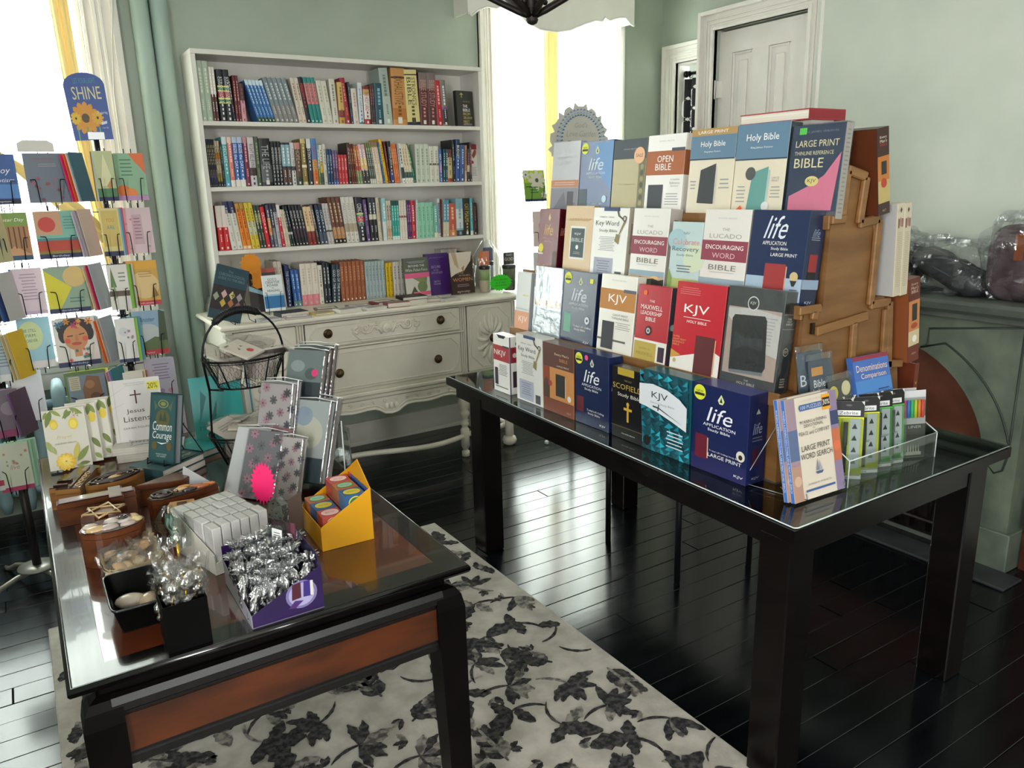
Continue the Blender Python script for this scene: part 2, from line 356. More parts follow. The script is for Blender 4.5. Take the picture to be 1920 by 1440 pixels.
# doorway to the hall with a patterned curtain
d2=bpy.data.objects.new('door_2',None); COL.objects.link(d2); d2['kind']='structure'
mb=MB(); casing(mb,3.72,4.41,0,2.43,.125,XF,-1,'y',.04); mb.box(XF,XF+.1,4.395,4.41,0,2.43,WHITE); mb.box(XF,XF+.1,3.72,3.735,0,2.43,WHITE); mb.box(XF,XF+.1,3.735,4.395,2.415,2.43,WHITE); mb.build('door_casing',d2)
rod=thing('curtain_rod','black curtain rod with a round finial in the hall doorway','rod')
mb=MB(); mb.tube([(XF+.05,3.74,2.355),(XF+.05,4.36,2.355)],.012,WIRE,10); mb.build('rod',rod)
mb=MB(); mb.ball((XF+.05,4.372,2.355),.024,.02,.024,WIRE); mb.lathe([(.02,0),(.02,.008)],WIRE,(0,0,0),12,Matrix.Translation((XF+.05,4.346,2.355))@Matrix.Rotation(R(90),4,'X')); mb.build('finial',rod)
mb=MB()
for i in range(7): y=3.80+i*.088; mb.tube([(XF+.05+.02*cos(a),y,2.345+.02*sin(a)) for a in [2*pi*j/12 for j in range(12)]],.0025,WIRE,5,True)
mb.build('curtain_ring',rod)
cur=thing('patterned_curtain','black curtain with white trellis pattern hanging in the hall doorway','curtain')
def cw(y): return XF+.05+.022*sin(y*70)
mb=MB(); mb.grid(lambda u,v:(cw(3.76+.61*u),3.76+.61*u,.05+2.27*v),90,4,M('15151A',.8)); mb.build('cloth',cur)
mb=MB()
for r_ in range(0,16):
    for c_ in range(0,8):
        y0=3.79+c_*.08; z0=2.26-r_*.145-(.072 if c_%2 else 0)
        for sx in (1,-1):
            P=[]
            for i in range(9):
                t=i/8; yy=y0+sx*(.038*sin(pi*t)**.6 if 0<t<1 else 0); P.append((yy,z0-.145*t))
            V=[];n=len(P)
            for yy,zz in P: V+=[(cw(yy)-.003,yy-.0045,zz),(cw(yy)-.003,yy+.0045,zz)]
            mb.add(V,[(2*i,2*i+1,2*i+3,2*i+2) for i in range(n-1)],'E8E6E4')
        a=.011; yy=y0; zz=z0; mb.add([(cw(yy+p)-.0035,yy+p,zz+q) for p,q in ((a,0),(0,a*1.2),(-a,0),(0,-a*1.2))],[(0,1,2,3)],'E8E6E4')
mb.build('trellis_print',cur)
# ---------------------------------------------------------------- window dressing
def drape(name,label,u0,u1,z0,z1,y,m,amp=.02,fr=60,pinch=None,n=70,grp=None):
    mb=MB()
    def f(u,v):
        a,b=u0,u1
        if pinch: a,b=pinch(v,u0,u1)
        return (a+(b-a)*u,y+amp*sin(fr*u+2*v)*(.5+.5*v)+.004*sin(fr*2.3*u),z0+(z1-z0)*v)
    mb.grid(f,n,16,m); o=mb.build(name); return tag(o,label,'curtain',grp)
drape('sheer_curtain','white sheer curtain over the right half of the right window',3.20,3.77,.60,2.70,4.47,SHEER)
drape('sheer_curtain','white sheer curtain over the left half of the right window',2.80,3.12,.60,2.70,4.46,SHEER,fr=40)
drape('yellow_curtain','narrow yellow sheer panel down the middle of the right window',3.11,3.215,.60,2.70,4.435,YEL,.012,14,n=20)
drape('sheer_curtain','white sheer curtain over the left window',-.60,.42,.84,2.76,4.50,SHEER,fr=90)
def sw(v,a,b):
    t=max(0,min(1,(v-.0))); return (.38-.62*(1-t)**1.3-.05, .44-.40*(1-t)**1.6) if False else (.28+.05*t,.36+.02*t)
drape('yellow_curtain','yellow sheer panel hanging at the right side of the left window',.28,.37,1.25,2.76,4.465,YEL,.015,14,n=20,pinch=lambda v,a,b:(.30+.02*v+.09*(1-v)**2,.385+.01*v+.05*(1-v)**2))
mb=MB()
mb.grid(lambda u,v:(-.55+.95*u, 4.44+.02*sin(25*v), 2.28-.75*u**1.4-.12+(v-.5)*(.08+.05*sin(9*u))),40,10,YEL)
tag(mb.build('curtain_swag'),'yellow swag swept diagonally across the left window','curtain')
# scalloped valance
val=thing('valance','white scalloped valance box above the right window','valance',(0,0,0))
bot=[(2.525,2.61),(2.535,2.62),(2.55,2.605),(2.60,2.64),(2.66,2.665),(2.73,2.66),(2.78,2.69),(2.86,2.665),(2.95,2.60),(3.05,2.565),(3.18,2.56),(3.29,2.58),(3.42,2.63),(3.50,2.655),(3.56,2.655),(3.58,2.68),(3.62,2.665),(3.70,2.69),(3.76,2.695),(3.80,2.66),(3.84,2.645)]
poly=[(2.525,2.90)]+bot+[(3.84,2.90)]
mb=MB(); mb.prism([(a,b) for a,b in poly],4.40,4.415,WHITE,'y'); mb.build('face_board',val)
mb=MB(); mb.box(2.525,2.54,4.416,4.575,2.62,2.90,WHITE); mb.box(3.825,3.84,4.416,4.575,2.66,2.90,WHITE); mb.box(2.525,3.84,4.40,4.575,2.901,2.915,WHITE); mb.build('return_board',val)
mb=MB(); mb.tube([(a,4.398,b) for a,b in bot],.006,WHITE,6); mb.build('edge_bead',val)
mb=MB(); mb.tube([(3.80,4.50,2.66),(3.803,4.50,2.4),(3.80,4.50,2.3),(3.803,4.50,2.0),(3.80,4.50,1.2)],.003,M('EDEBE6'),5); tag(mb.build('blind_cord'),'white cord hanging beside the right window','cord')
# painted cable beside left window
mb=MB(); mb.tube([(.612,4.535,2.9),(.60,4.535,2.55),(.565,4.535,2.3),(.545,4.53,2.1),(.54,4.53,1.4)],.004,WHITE,5); tag(mb.build('cable'),'thin white cable running down the left window casing','cable')
# railing outside the left window
rl=thing('window_railing','pale scrolled iron railing outside the left window','railing')
mb=MB(); RM=M('C9CDD2',.5)
for z in (.86,1.32): mb.tube([(-.66,5.0,z),(.5,5.0,z)],.009,RM)
mb.build('rail',rl)
for i in range(12):
    mb=MB(); x=-.6+i*.1; mb.tube([(x,5.0,.80),(x,5.0,1.32)],.005,RM); mb.build('baluster',rl)
mb=MB()
for cx in (-.25,.12,.4): mb.tube([(cx+.11*cos(a),4.99,1.09+.11*sin(a)) for a in [2*pi*j/24 for j in range(24)]],.006,RM,5,True)
mb.build('scroll_ring',rl)
# radiator
rad=thing('radiator','pale blue-grey cast iron column radiator under the left window','radiator')
RAD=M('8FA9B2',.35)
mb=MB(); mb.tube([(-.66,4.42,.17),(.42,4.42,.17)],.022,RAD,8); mb.tube([(-.66,4.42,.60),(.42,4.42,.60)],.022,RAD,8); mb.build('header_pipe',rad)
for i in range(11):
    mb=MB(); x=-.62+i*.1
    for yy in (4.385,4.455): mb.tube([(x,yy,.08),(x,yy,.14),(x,yy,.6),(x,yy,.66),(x,4.42,.71)],[.018,.032,.033,.032,.022],RAD,10)
    mb.build('radiator_column',rad)
mb=MB()
for x in (-.62,.38): mb.box(x-.02,x+.02,4.37,4.47,0,.10,RAD,.004)
mb.build('foot',rad)
# fireplace: arched slate surround with mantel shelf
fp=thing('fireplace','green marble fireplace with an arched brown front and deep mantel shelf','fireplace',(0,0,0))
XM=3.25
cy,ry,zs,rz=2.02,.50,.42,.49
A=[(cy-ry*cos(a),zs+rz*sin(a)) for a in [pi*i/28 for i in range(29)]]
poly=[(1.39,.17),(1.39,1.06),(2.61,1.06),(2.61,.17),(cy+ry,.17)]+A[::-1]+[(cy-ry,.17)]
mb=MB(); mb.prism(poly,XM,XC-.002,MARB,'x'); mb.build('surround',fp)
mb=MB(); mb.box(XM-.02,XC-.002,1.37,cy-ry+.002,.0,.17,MARB,.004); mb.build('plinth_block',fp)
mb=MB(); mb.box(XM-.02,XC-.002,cy+ry-.002,2.61,.0,.17,MARB,.004); mb.build('plinth_block',fp)
mb=MB()
def groove(P): mb.tube([(XM-.0005,a,b) for a,b in P],.0045,M('333B34',.5),5)
gr=[(1.425,1.02),(1.80,.965),(1.80,.90),(1.83,.88)]+[(cy-(ry+.105)*cos(a),zs+(rz+.075)*sin(a)) for a in [pi*.36-i*pi*.022 for i in range(1,15)]]+[(1.50,.44),(1.47,.41),(1.44,.43),(1.425,.5),(1.425,1.02)]
groove(gr); mb.build('carved_groove',fp)
mb=MB(); groove([(2*cy-a,b) for a,b in gr]); mb.build('carved_groove',fp)
mb=MB()
KP=[(1.92,.935),(1.895,.97),(1.91,1.01),(1.885,1.05),(2.155,1.05),(2.13,1.01),(2.145,.97),(2.12,.935),(2.06,.90),(1.98,.90)]
mb.prism(KP,XM-.03,XM-.0005,MARB,'x'); mb.build('keystone',fp)
mb=MB(); mb.prism([(3.15,1.06),(3.13,1.075),(3.12,1.10),(3.12,1.115),(XC-.002,1.115),(XC-.002,1.06)],1.33,2.66,MARB2,'y'); mb.box(3.19,XC-.002,1.35,2.64,1.03,1.06,MARB2,.005); mb.build('mantel_shelf',fp)
mb=MB(); mb.prism(A[::1]+[(cy+ry,.30),(cy-ry,.30)],XM+.05,XM+.065,RUST,'x'); mb.build('arched_board',fp)
mb=MB(); mb.box(XM+.03,XM+.05,cy-.36,cy+.36,.03,.42,IRON)
for i in range(9): mb.tube([(XM+.02,cy-.30+i*.075,.05),(XM+.02,cy-.30+i*.075,.38)],.009,IRON,6)
for z in (.10,.22,.34): mb.tube([(XM+.015,cy-.34,z),(XM+.015,cy+.34,z)],.01,IRON,6)
mb.build('iron_grate',fp)
mb=MB(); mb.tube([(XM+.01,cy-.385,.0),(XM+.01,cy-.385,.43),(XM+.01,cy+.385,.43),(XM+.01,cy+.385,0)],.009,BRASS,6); mb.build('brass_trim',fp)
mb=MB(); mb.box(XM+.05,XC-.002,cy-ry,cy+ry,0,.03,MARB2); mb.box(XM+.052,XC-.002,cy-ry,cy-.37,.03,.30,RUST); mb.box(XM+.052,XC-.002,cy+.37,cy+ry,.03,.30,RUST); mb.build('firebox_floor',fp)
hs=MB(); hs.box(3.08,XM-.021,1.30,2.70,0.0,.012,noisy('dark_slate_hearth','2A2D2F','373B3D',8,.4,.1,30),.003); o=hs.build('trim_3'); o['kind']='structure'
mb=MB(); mb.box(3.33,XC-.001,.75,1.365,0,1.02,noisy('brown_wainscot','3A1A0E','52281A',5,.4,stretch=(1,1,5))); mb.box(3.31,XC-.001,.74,1.32,1.02,1.05,ESP,.004); tag(mb.build('side_cabinet'),'reddish brown wooden cabinet side right of the fireplace','cabinet')
mb=MB(); mb.box(3.40,3.445,1.50,1.80,1.1155,1.20,M('4A2216',.5),.003); tag(mb.build('wooden_box'),'low reddish brown wooden box against the wall on the mantel','box')
# chandelier
ch=thing('chandelier','dark wrought iron chandelier, its lowest finial and arms at the top of the picture','chandelier',(1.215,1.787,0))
mb=MB(); mb.lathe([(.004,2.0),(.012,2.004),(.016,2.012),(.012,2.022),(.018,2.03),(.022,2.05),(.024,2.075),(.016,2.10),(.012,2.16),(.016,2.22),(.011,2.3),(.011,3.03)],IRON,(0,0,0),14); mb.build('column',ch)
for i in range(6):
    a=i*pi/3+.35; c_,s_=cos(a),sin(a)
    mb=MB(); mb.tube([(c_*r_,s_*r_,z) for r_,z in ((.010,2.022),(.035,2.034),(.085,2.058),(.17,2.10),(.26,2.15),(.34,2.19))],[.007,.009,.008,.007,.006,.006],IRON,7)
    mb.ball((c_*.034,s_*.034,2.052),.007,.007,.007,IRON,8,6); mb.build('arm',ch)
    mb=MB(); mb.lathe([(.008,2.19),(.03,2.20),(.032,2.206),(.012,2.21),(.011,2.29)],IRON,(c_*.345,s_*.345,0),10); mb.build('candle_cup',ch)
    mb=MB(); mb.grid(lambda u,v:((.014+.028*v**.7)*c_-(u-.5)*.018*(1-v*.8)*s_,(.014+.028*v**.7)*s_+(u-.5)*.018*(1-v*.8)*c_,2.04-.024*v+.012*v*v),4,5,IRON); mb.build('leaf',ch)
mb=MB(); mb.lathe([(.06,3.0),(.05,3.045)],IRON,(0,0,0),16); mb.build('ceiling_rose',ch)
# ---------------------------------------------------------------- rug
rg=thing('area_rug','cream rug with charcoal leaf sprays under the left table','rug')
mb=MB(); RUG=noisy('cream_wool_pile','A09A90','B8B2A8',14,.95,.6,120)
mb.box(-.11,1.535,.35,3.18,0.001,.014,RUG,.004); mb.build('pile',rg)
RD2=noisy('grey_wool_pile','4A4744','8A857C',45,.95,.6,120,detail=3,contrast=(.4,.6))
RD=noisy('charcoal_wool_pile','0F0E12','454240',55,.95,.6,120,detail=3,contrast=(.42,.62))
mb=MB(); rr=random.Random(11)
def leafp(x,y,a,L,W,bend,z):
    n=7; l=[];r_=[]; rm=RD2 if rr.random()<.28 else RD
    for i in range(n+1):
        t=i/n; ang=a+bend*t; wv=W*sin(pi*min(1,t*.92+.06))**.8*(1+.22*sin(t*19+x*50))
        if i==0: px,py=x,y
        else: px+=cos(ang)*L/n; py+=sin(ang)*L/n
        l.append((px-sin(ang)*wv,py+cos(ang)*wv)); r_.append((px+sin(ang)*wv,py-cos(ang)*wv))
    P=l+r_[::-1]
    if all(-.10<p[0]<1.525 and .36<p[1]<3.17 for p in P):
        for i in range(n):
            mb.add([(*l[i],z),(*r_[i],z),(*r_[i+1],z),(*l[i+1],z)],[(0,1,2,3)],rm)
            mb.add([(*l[i],.0125),(*l[i+1],.0125),(*l[i+1],z),(*l[i],z),(*r_[i],.0125),(*r_[i+1],.0125),(*r_[i+1],z),(*r_[i],z)],[(0,1,2,3),(7,6,5,4)],rm)
pts=[]
row=0; y=.42
while y<3.2:
    x=-.06+(.12 if row%2 else 0)
    while x<1.56:
        pts.append((x+rr.uniform(-.03,.03),y+rr.uniform(-.03,.03))); x+=.175
    y+=.15; row+=1
for i in range(150):
    x,y=rr.uniform(-.06,1.5),rr.uniform(.4,3.14); a=rr.uniform(0,6.28)
    for k in range(3): leafp(x,y,a+(k-1)*.7,rr.uniform(.03,.05),.008,rr.uniform(-.5,.5),.0162+.0001*k)
for q,(x,y) in enumerate(pts):
    a0=rr.uniform(0,2*pi); z=.0168+.0002*(q%5)
    k_=q%3
    if k_==0:
        for i in range(7): leafp(x,y,a0+(i-3)*.52,rr.uniform(.07,.11),.0155,rr.uniform(-.6,.6),z+.0001*i)
        leafp(x,y,a0+pi,.11,.005,.9,z)
    elif k_==1:
        for i in range(5):
            px,py=x+cos(a0)*.028*i,y+sin(a0)*.028*i
            for s_ in (1,-1): leafp(px,py,a0+s_*.9,.066-.005*i,.014,-s_*.5,z+.0001*i)
        leafp(x-cos(a0)*.02,y-sin(a0)*.02,a0,.17,.007,0,z+.0008)
    else:
        leafp(x,y,a0,.13,.032,.5,z); leafp(x+.02,y,a0+1.1,.085,.02,.6,z+.0002); leafp(x,y-.01,a0-1.2,.085,.02,-.6,z+.0003); leafp(x,y,a0+pi,.12,.005,-1.2,z)
o=mb.build('leaf_pattern',rg); o['kind']='stuff'
mb=MB(); mb.box(2.664,2.688,3.84,3.866,0.001,.025,M('E8E8E4',.4),.006); tag(mb.build('bottle_cap'),'small white cap lying on the black floor by the dresser foot','cap')
# ---------------------------------------------------------------- dresser
ds=thing('dresser','cream painted antique sideboard with carved doors and dark round knobs','dresser',(0,0,0))
YD=3.95
mb=MB(); mb.box(.83,2.52,YD,4.54,.52,.93,DRESS); mb.build('carcass',ds)
mb=MB(); mb.box(.79,2.56,3.905,4.56,.942,.965,DRESS,.007); mb.box(.81,2.54,3.925,4.55,.930,.9415,DRESS,.004); mb.build('top',ds)
mb=MB(); mb.box(.80,2.55,3.925,4.54,.495,.5195,DRESS,.006); mb.box(1.17,2.19,3.935,YD+.2,.47,.4945,DRESS,.006); mb.build('base_moulding',ds)
for x in (.835,1.19,2.155,2.50):
    mb=MB(); 
    for dx in (-.014,0,.014): mb.box(x+dx-.005,x+dx+.005,YD-.012,YD-.0005,.525,.925,DRESS,.003)
    mb.build('pilaster',ds)
def octo(mb,x0,x1,z0,z1,c,y,r=.0035,m=DRESS):
    P=[(x0+c,z0),(x1-c,z0),(x1,z0+c),(x1,z1-c),(x1-c,z1),(x0+c,z1),(x0,z1-c),(x0,z0+c)]
    mb.tube([(a,y,b) for a,b in P],r,m,6,True)
def knob(par,x,z,y):
    mb=MB(); mb.lathe([(.024,0),(.0245,.003),(.020,.006),(.014,.007),(.013,.012),(.017,.017),(.015,.022),(.004,.025)],BRASS,(0,0,0),18,Matrix.Translation((x,y,z))@Matrix.Rotation(R(90),4,'X'))
    mb.tube([(x+.023*cos(a),y-.004,z+.023*sin(a)) for a in [2*pi*i/16 for i in range(16)]],.0025,BRASS,5,True); mb.build('knob',par)
def front(name,x0,x1,z0,z1,c):
    mb=MB(); mb.box(x0,x1,YD-.016,YD-.0008,z0,z1,DRESS,.004); octo(mb,x0+.02,x1-.02,z0+.02,z1-.02,c,YD-.017); o=mb.build(name,ds)
    s=MB(); s.box(x0-.003,x1+.003,YD-.0007,YD-.0004,z0-.003,z1+.003,DARKGAP); s.build('shadow_gap',o); return o
dr=front('drawer',1.215,2.13,.795,.925,.04); knob(dr,1.334,.868,YD-.0165); knob(dr,2.002,.867,YD-.0165)
mb=MB(); octo(mb,1.47,1.87,.805,.915,.05,YD-.017)
def spiral(cx,cz,r0,tn,sg,a0,n=26,y=YD-.019,rad=.0065,shr=.12):
    return [(cx+sg*(r0*(1-i/n)+shr*r0)*cos(a0+tn*2*pi*i/n),y-.002*i/n,cz+(r0*(1-i/n)+shr*r0)*sin(a0+tn*2*pi*i/n)) for i in range(n+1)]
for sg in (1,-1):
    mb.tube([(1.67+sg*a,YD-.019,b) for a,b in ((.03,.835),(.05,.87),(.08,.875),(.10,.85),(.13,.845))],[.009,.008,.007,.007,.006],DRESS)
    mb.tube(spiral(1.67+sg*.125,.873,.024,1.3,sg,-1.6),.0065,DRESS); mb.tube(spiral(1.67+sg*.175,.862,.018,1.2,-sg,1.2),.005,DRESS); mb.tube(spiral(1.67+sg*.06,.868,.018,1.1,sg,.2),.005,DRESS)
    for a,b,c_ in ((.09,.885,.6),(.15,.888,.2),(.19,.875,-.4),(.05,.893,1.)): mb.ball((1.67+sg*a,YD-.018,b),.016,.006,.006,DRESS,8,5)
mb.ball((1.67,YD-.018,.862),.028,.008,.030,DRESS); mb.ball((1.67,YD-.024,.862),.013,.007,.014,DRESS)
mb.build('scroll_carving',dr)
dr=front('drawer',1.215,2.13,.54,.775,.045); knob(dr,1.38,.646,YD-.0165); knob(dr,1.976,.642,YD-.0165)
mb=MB(); mb.box(1.19,2.155,YD-.022,YD-.0005,.779,.789,DRESS,.003); mb.build('rail_moulding',ds)
def acanthus(par,cx,cz,kn):
    mb=MB(); y=YD-.018
    for sg in (1,-1):
        for (x0,z0,x1,z1,x2,z2,r_) in ((0,.02,.02,.10,0,.165,.012),(.01,.03,.055,.10,.035,.135,.011),(.015,.02,.09,.06,.065,.10,.012),(.02,-.01,.10,-.02,.09,.035,.012),(.015,-.03,.10,-.08,.085,-.05,.012),(.01,-.04,.07,-.12,.055,-.115,.011),(0,-.05,.025,-.13,0,-.165,.011)):
            P=[(cx+sg*((1-t)**2*x0+2*t*(1-t)*x1+t*t*x2),y,cz+(1-t)**2*z0+2*t*(1-t)*z1+t*t*z2) for t in [i/7 for i in range(8)]]
            mb.tube(P,[r_*(.45+.8*sin(pi*min(1,t/7+.12))) for t in range(8)],DRESS,7)
        mb.tube(spiral(cx+sg*.055,cz+.045,.022,1.2,sg,-1.3),.006,DRESS); mb.tube(spiral(cx+sg*.052,cz-.06,.02,1.2,sg,1.3),.006,DRESS)
    mb.ball((cx,y,cz+.02),.02,.009,.05,DRESS); mb.build('leaf_carving',par)
for (x0,x1,cx,kx) in ((.855,1.165,1.01,.93),(2.18,2.485,2.335,2.345)):
    o=front('door',x0,x1,.535,.925,.075); acanthus(o,cx,.725,0); knob(o,kx,.722,YD-.024)
# carved apron
poly=[(1.20,.469),(1.20,.40)]+[(1.20+.465*t,.385+.03*sin(t*pi*1.1)+.012*sin(t*pi*3)) for t in [i/10 for i in range(1,9)]]+[(1.60,.395),(1.63,.375),(1.67,.368),(1.71,.375),(1.74,.395)]+[(2.14-.465*t,.385+.03*sin(t*pi*1.1)+.012*sin(t*pi*3)) for t in [i/10 for i in range(8,0,-1)]]+[(2.145,.40),(2.145,.469)]
mb=MB(); mb.prism(poly,YD-.012,YD+.008,DRESS,'y'); mb.tube([(a,YD-.014,b+.004) for a,b in poly[1:-1]],.007,DRESS); mb.tube([(a,YD-.014,b+.022) for a,b in poly[2:-2]],.004,DRESS)
for i in range(14): x=1.225+i*.068; mb.tube(spiral(x,.447,.011,1,(-1)**i,.3,12,YD-.014,.003),.0032,DRESS,5)
for i in range(3): mb.ball((1.67+(i-1)*.028,YD-.015,.415),.014,.008,.02,DRESS,8,6)
mb.build('carved_apron',ds)
LG=[(.024,0),(.024,.03),(.015,.034),(.015,.045),(.022,.05),(.022,.06),(.027,.062),(.027,.17),(.022,.175),(.016,.19),(.024,.2),(.024,.212),(.017,.222),(.022,.25),(.030,.265),(.030,.28),(.021,.29),(.032,.315),(.037,.345),(.030,.372),(.022,.382),(.027,.39),(.027,.42),(.033,.425),(.033,.495)]
for x,y in ((1.19,3.975),(2.155,3.975),(.86,4.0),(2.49,4.0),(.86,4.50),(2.49,4.50)):
    mb=MB(); mb.lathe(LG if (x,y)!=(2.49,4.0) else LG,DRESS,(x,y,0),16)
    if y==4.0: mb.lathe([(.02,0),(.04,.01),(.046,.03),(.038,.052),(.018,.06)],DRESS,(x,y,0),18)
    mb.build('leg',ds)
mb=MB()
def strb(P,w_=.022,h_=.016): 
    for i in range(len(P)-1): pass
    mb.tube(P,.0165,DRESS,8)
strb([(1.19+.965*t,3.975+.055*sin(2*pi*t),.13) for t in [i/24 for i in range(25)]])
strb([(.86,4.02,.13),(.93,3.99,.13),(1.05,4.01,.13),(1.19,3.975,.13)]); strb([(2.155,3.975,.13),(2.28,4.02,.13),(2.40,4.0,.13),(2.49,4.02,.13)])
strb([(.86,4.0,.13),(.86,4.5,.13)]); strb([(2.49,4.0,.13),(2.49,4.5,.13)]); mb.build('stretcher',ds)
# ---------------------------------------------------------------- bookcase on the dresser
bc=thing('bookcase','white painted open bookcase standing on the cream dresser','bookcase',(0,0,0))
X0,X1,Z0,Z1,YF,YK=.887,2.562,.9655,2.302,4.325,4.562
mb=MB(); mb.box(X0,X0+.024,YF,YK,Z0,Z1-.024,WHITE,.0015); mb.build('side_panel',bc)
mb=MB(); mb.box(X1-.024,X1,YF,YK,Z0,Z1-.024,WHITE,.0015); mb.build('side_panel',bc)
mb=MB(); mb.box(X0,X1,YF,YK,Z1-.0235,Z1,WHITE,.0015); mb.build('top_panel',bc)
mb=MB(); mb.box(X0+.0245,X1-.0245,YK-.008,YK,Z0,Z1-.024,WHITE); mb.build('back_panel',bc)
for z in (1.96,1.633,1.305):
    mb=MB(); mb.box(X0+.0242,X1-.0242,YF,YK-.0085,z-.022,z,WHITE,.0015); mb.build('shelf',bc)
mb=MB(); mb.prism([(X0-.03,Z0),(X0-.03,Z0+.03),(X0-.018,Z0+.045),(X0-.012,Z0+.075),(X0-.0005,Z0+.08),(X0-.0005,Z0)],YF-.03,YK,WHITE,'y'); mb.build('plinth_moulding',bc)
# ---------------------------------------------------------------- shelf books
def spine_book(t,h,d,base,bands,tc,tx,seed=1):
    mb=MB(); c=.0012 if t<.02 else .0024; cut=sorted(set([0,1]+[b for x in bands for b in x[:2]]))
    mb.box(0,c,.004,d,0,h,base); mb.box(t-c,t,.004,d,0,h,base)
    mb.box(c,t-c,.004,d-.004,.0025,h-.0035,PAGES)
    prof=[(0,.004),(.14*t,.0012),(.3*t,0),(.7*t,0),(.86*t,.0012),(t,.004)]
    for a,b in zip(cut[:-1],cut[1:]):
        col=base
        for x in bands:
            if x[0]<=a+1e-6 and x[1]>=b-1e-6: col=x[2]
        V=[(p,q,z*h) for z in (a,b) for p,q in prof]; mb.add(V,[(i,i+1,i+7,i+6) for i in range(5)],M(col,.42))
    mb.add([(p,q,h) for p,q in prof]+[(p,.006,h) for p in (0,t)],[(0,1,2,3,4,5,7,6)],base)
    rg=random.Random(seed); e=-.0003
    if tx:
        parts=tx.split('|'); k=len(parts)
        for i,s in enumerate(parts):
            V,F,asp=text_geo(s); L=min(.5*h,asp*t*.55); W=t*.62/k; cx=t*(.5+(k-1)*.5*.34*(1 if k==1 else 1)-(i*.34 if k>1 else 0)); zt=.86*h if h>.2 else .84*h
            mb.add([(cx+(y-.5)*W,e,zt-x*L) for x,y in V],F,tc)
        z=zt-L-.02*h
        if z>.2*h: 
            for q in range(3): mb.add([(t*.4,e,z-.012),(t*.62,e,z-.012),(t*.62,e,z),(t*.4,e,z)],[(0,1,2,3)],tc); z-=.02
    else:
        z=.88*h
        while z>.5*h:
            l=rg.uniform(.006,.018); mb.add([(t*.36,e,z-l),(t*.66,e,z-l),(t*.66,e,z),(t*.36,e,z)],[(0,1,2,3)],tc); z-=l+.0045
        z=.36*h
        while z>.2*h:
            l=rg.uniform(.004,.01); mb.add([(t*.42,e,z-l),(t*.6,e,z-l),(t*.6,e,z),(t*.42,e,z)],[(0,1,2,3)],tc); z-=l+.003
    mb.add([(t*.35,e,.03*h),(t*.65,e,.03*h),(t*.65,e,.03*h+t*.4),(t*.35,e,.03*h+t*.4)],[(0,1,2,3)],'E6E4DE' if sum(lin(base))<1.2 else tc)
    return mb
ORD=['leftmost','second','third','fourth','fifth','sixth']
NUM={2:'two',3:'three',4:'four',5:'five',6:'six'}
def nth(lab,i,n):
    if n==1: return lab
    w=('right' if i==1 else 'left')+' of the two' if n==2 else ('rightmost' if i==n-1 else ORD[i]+(' from left' if i else ''))+' of the '+NUM[n]
    q=[x for x in lab.replace(' in the set of five','').replace(' in a pair','').replace(' in a row of four','').replace(' in a set of three','').replace(' in a set of four','').replace(' in the set of six','').replace(' in a trio','').split()]
    return short(' '.join(q)+', '+w)
def shelf_row(rows,yf,zb,xmax=9):
    for k,(n,x0,t,h,lean,base,bands,tc,tx,lab) in enumerate(rows):
        lab=lab.replace(', ',',').replace(',',', ')
        d=min(.15,.62*h); mb=spine_book(t-.0006,h,d,base,bands,tc,tx,k); o=None; x=x0
        for i in range(n):
            if o is None: o=mb.build('book'); b=o
            else: b=dup(o)
            # stand on the lower corner
            if lean<0: b.location=(x,yf,zb+.0004); b.rotation_euler=(0,lean,0)
            else: b.location=(x+t/cos(lean)-t*cos(lean),yf,zb+.0004+t*sin(lean)); b.rotation_euler=(0,lean,0)
            tag(b,nth(lab,i,n),'book',(lab+' (alike)')[:80] if n>1 else None); x+=t/cos(lean)
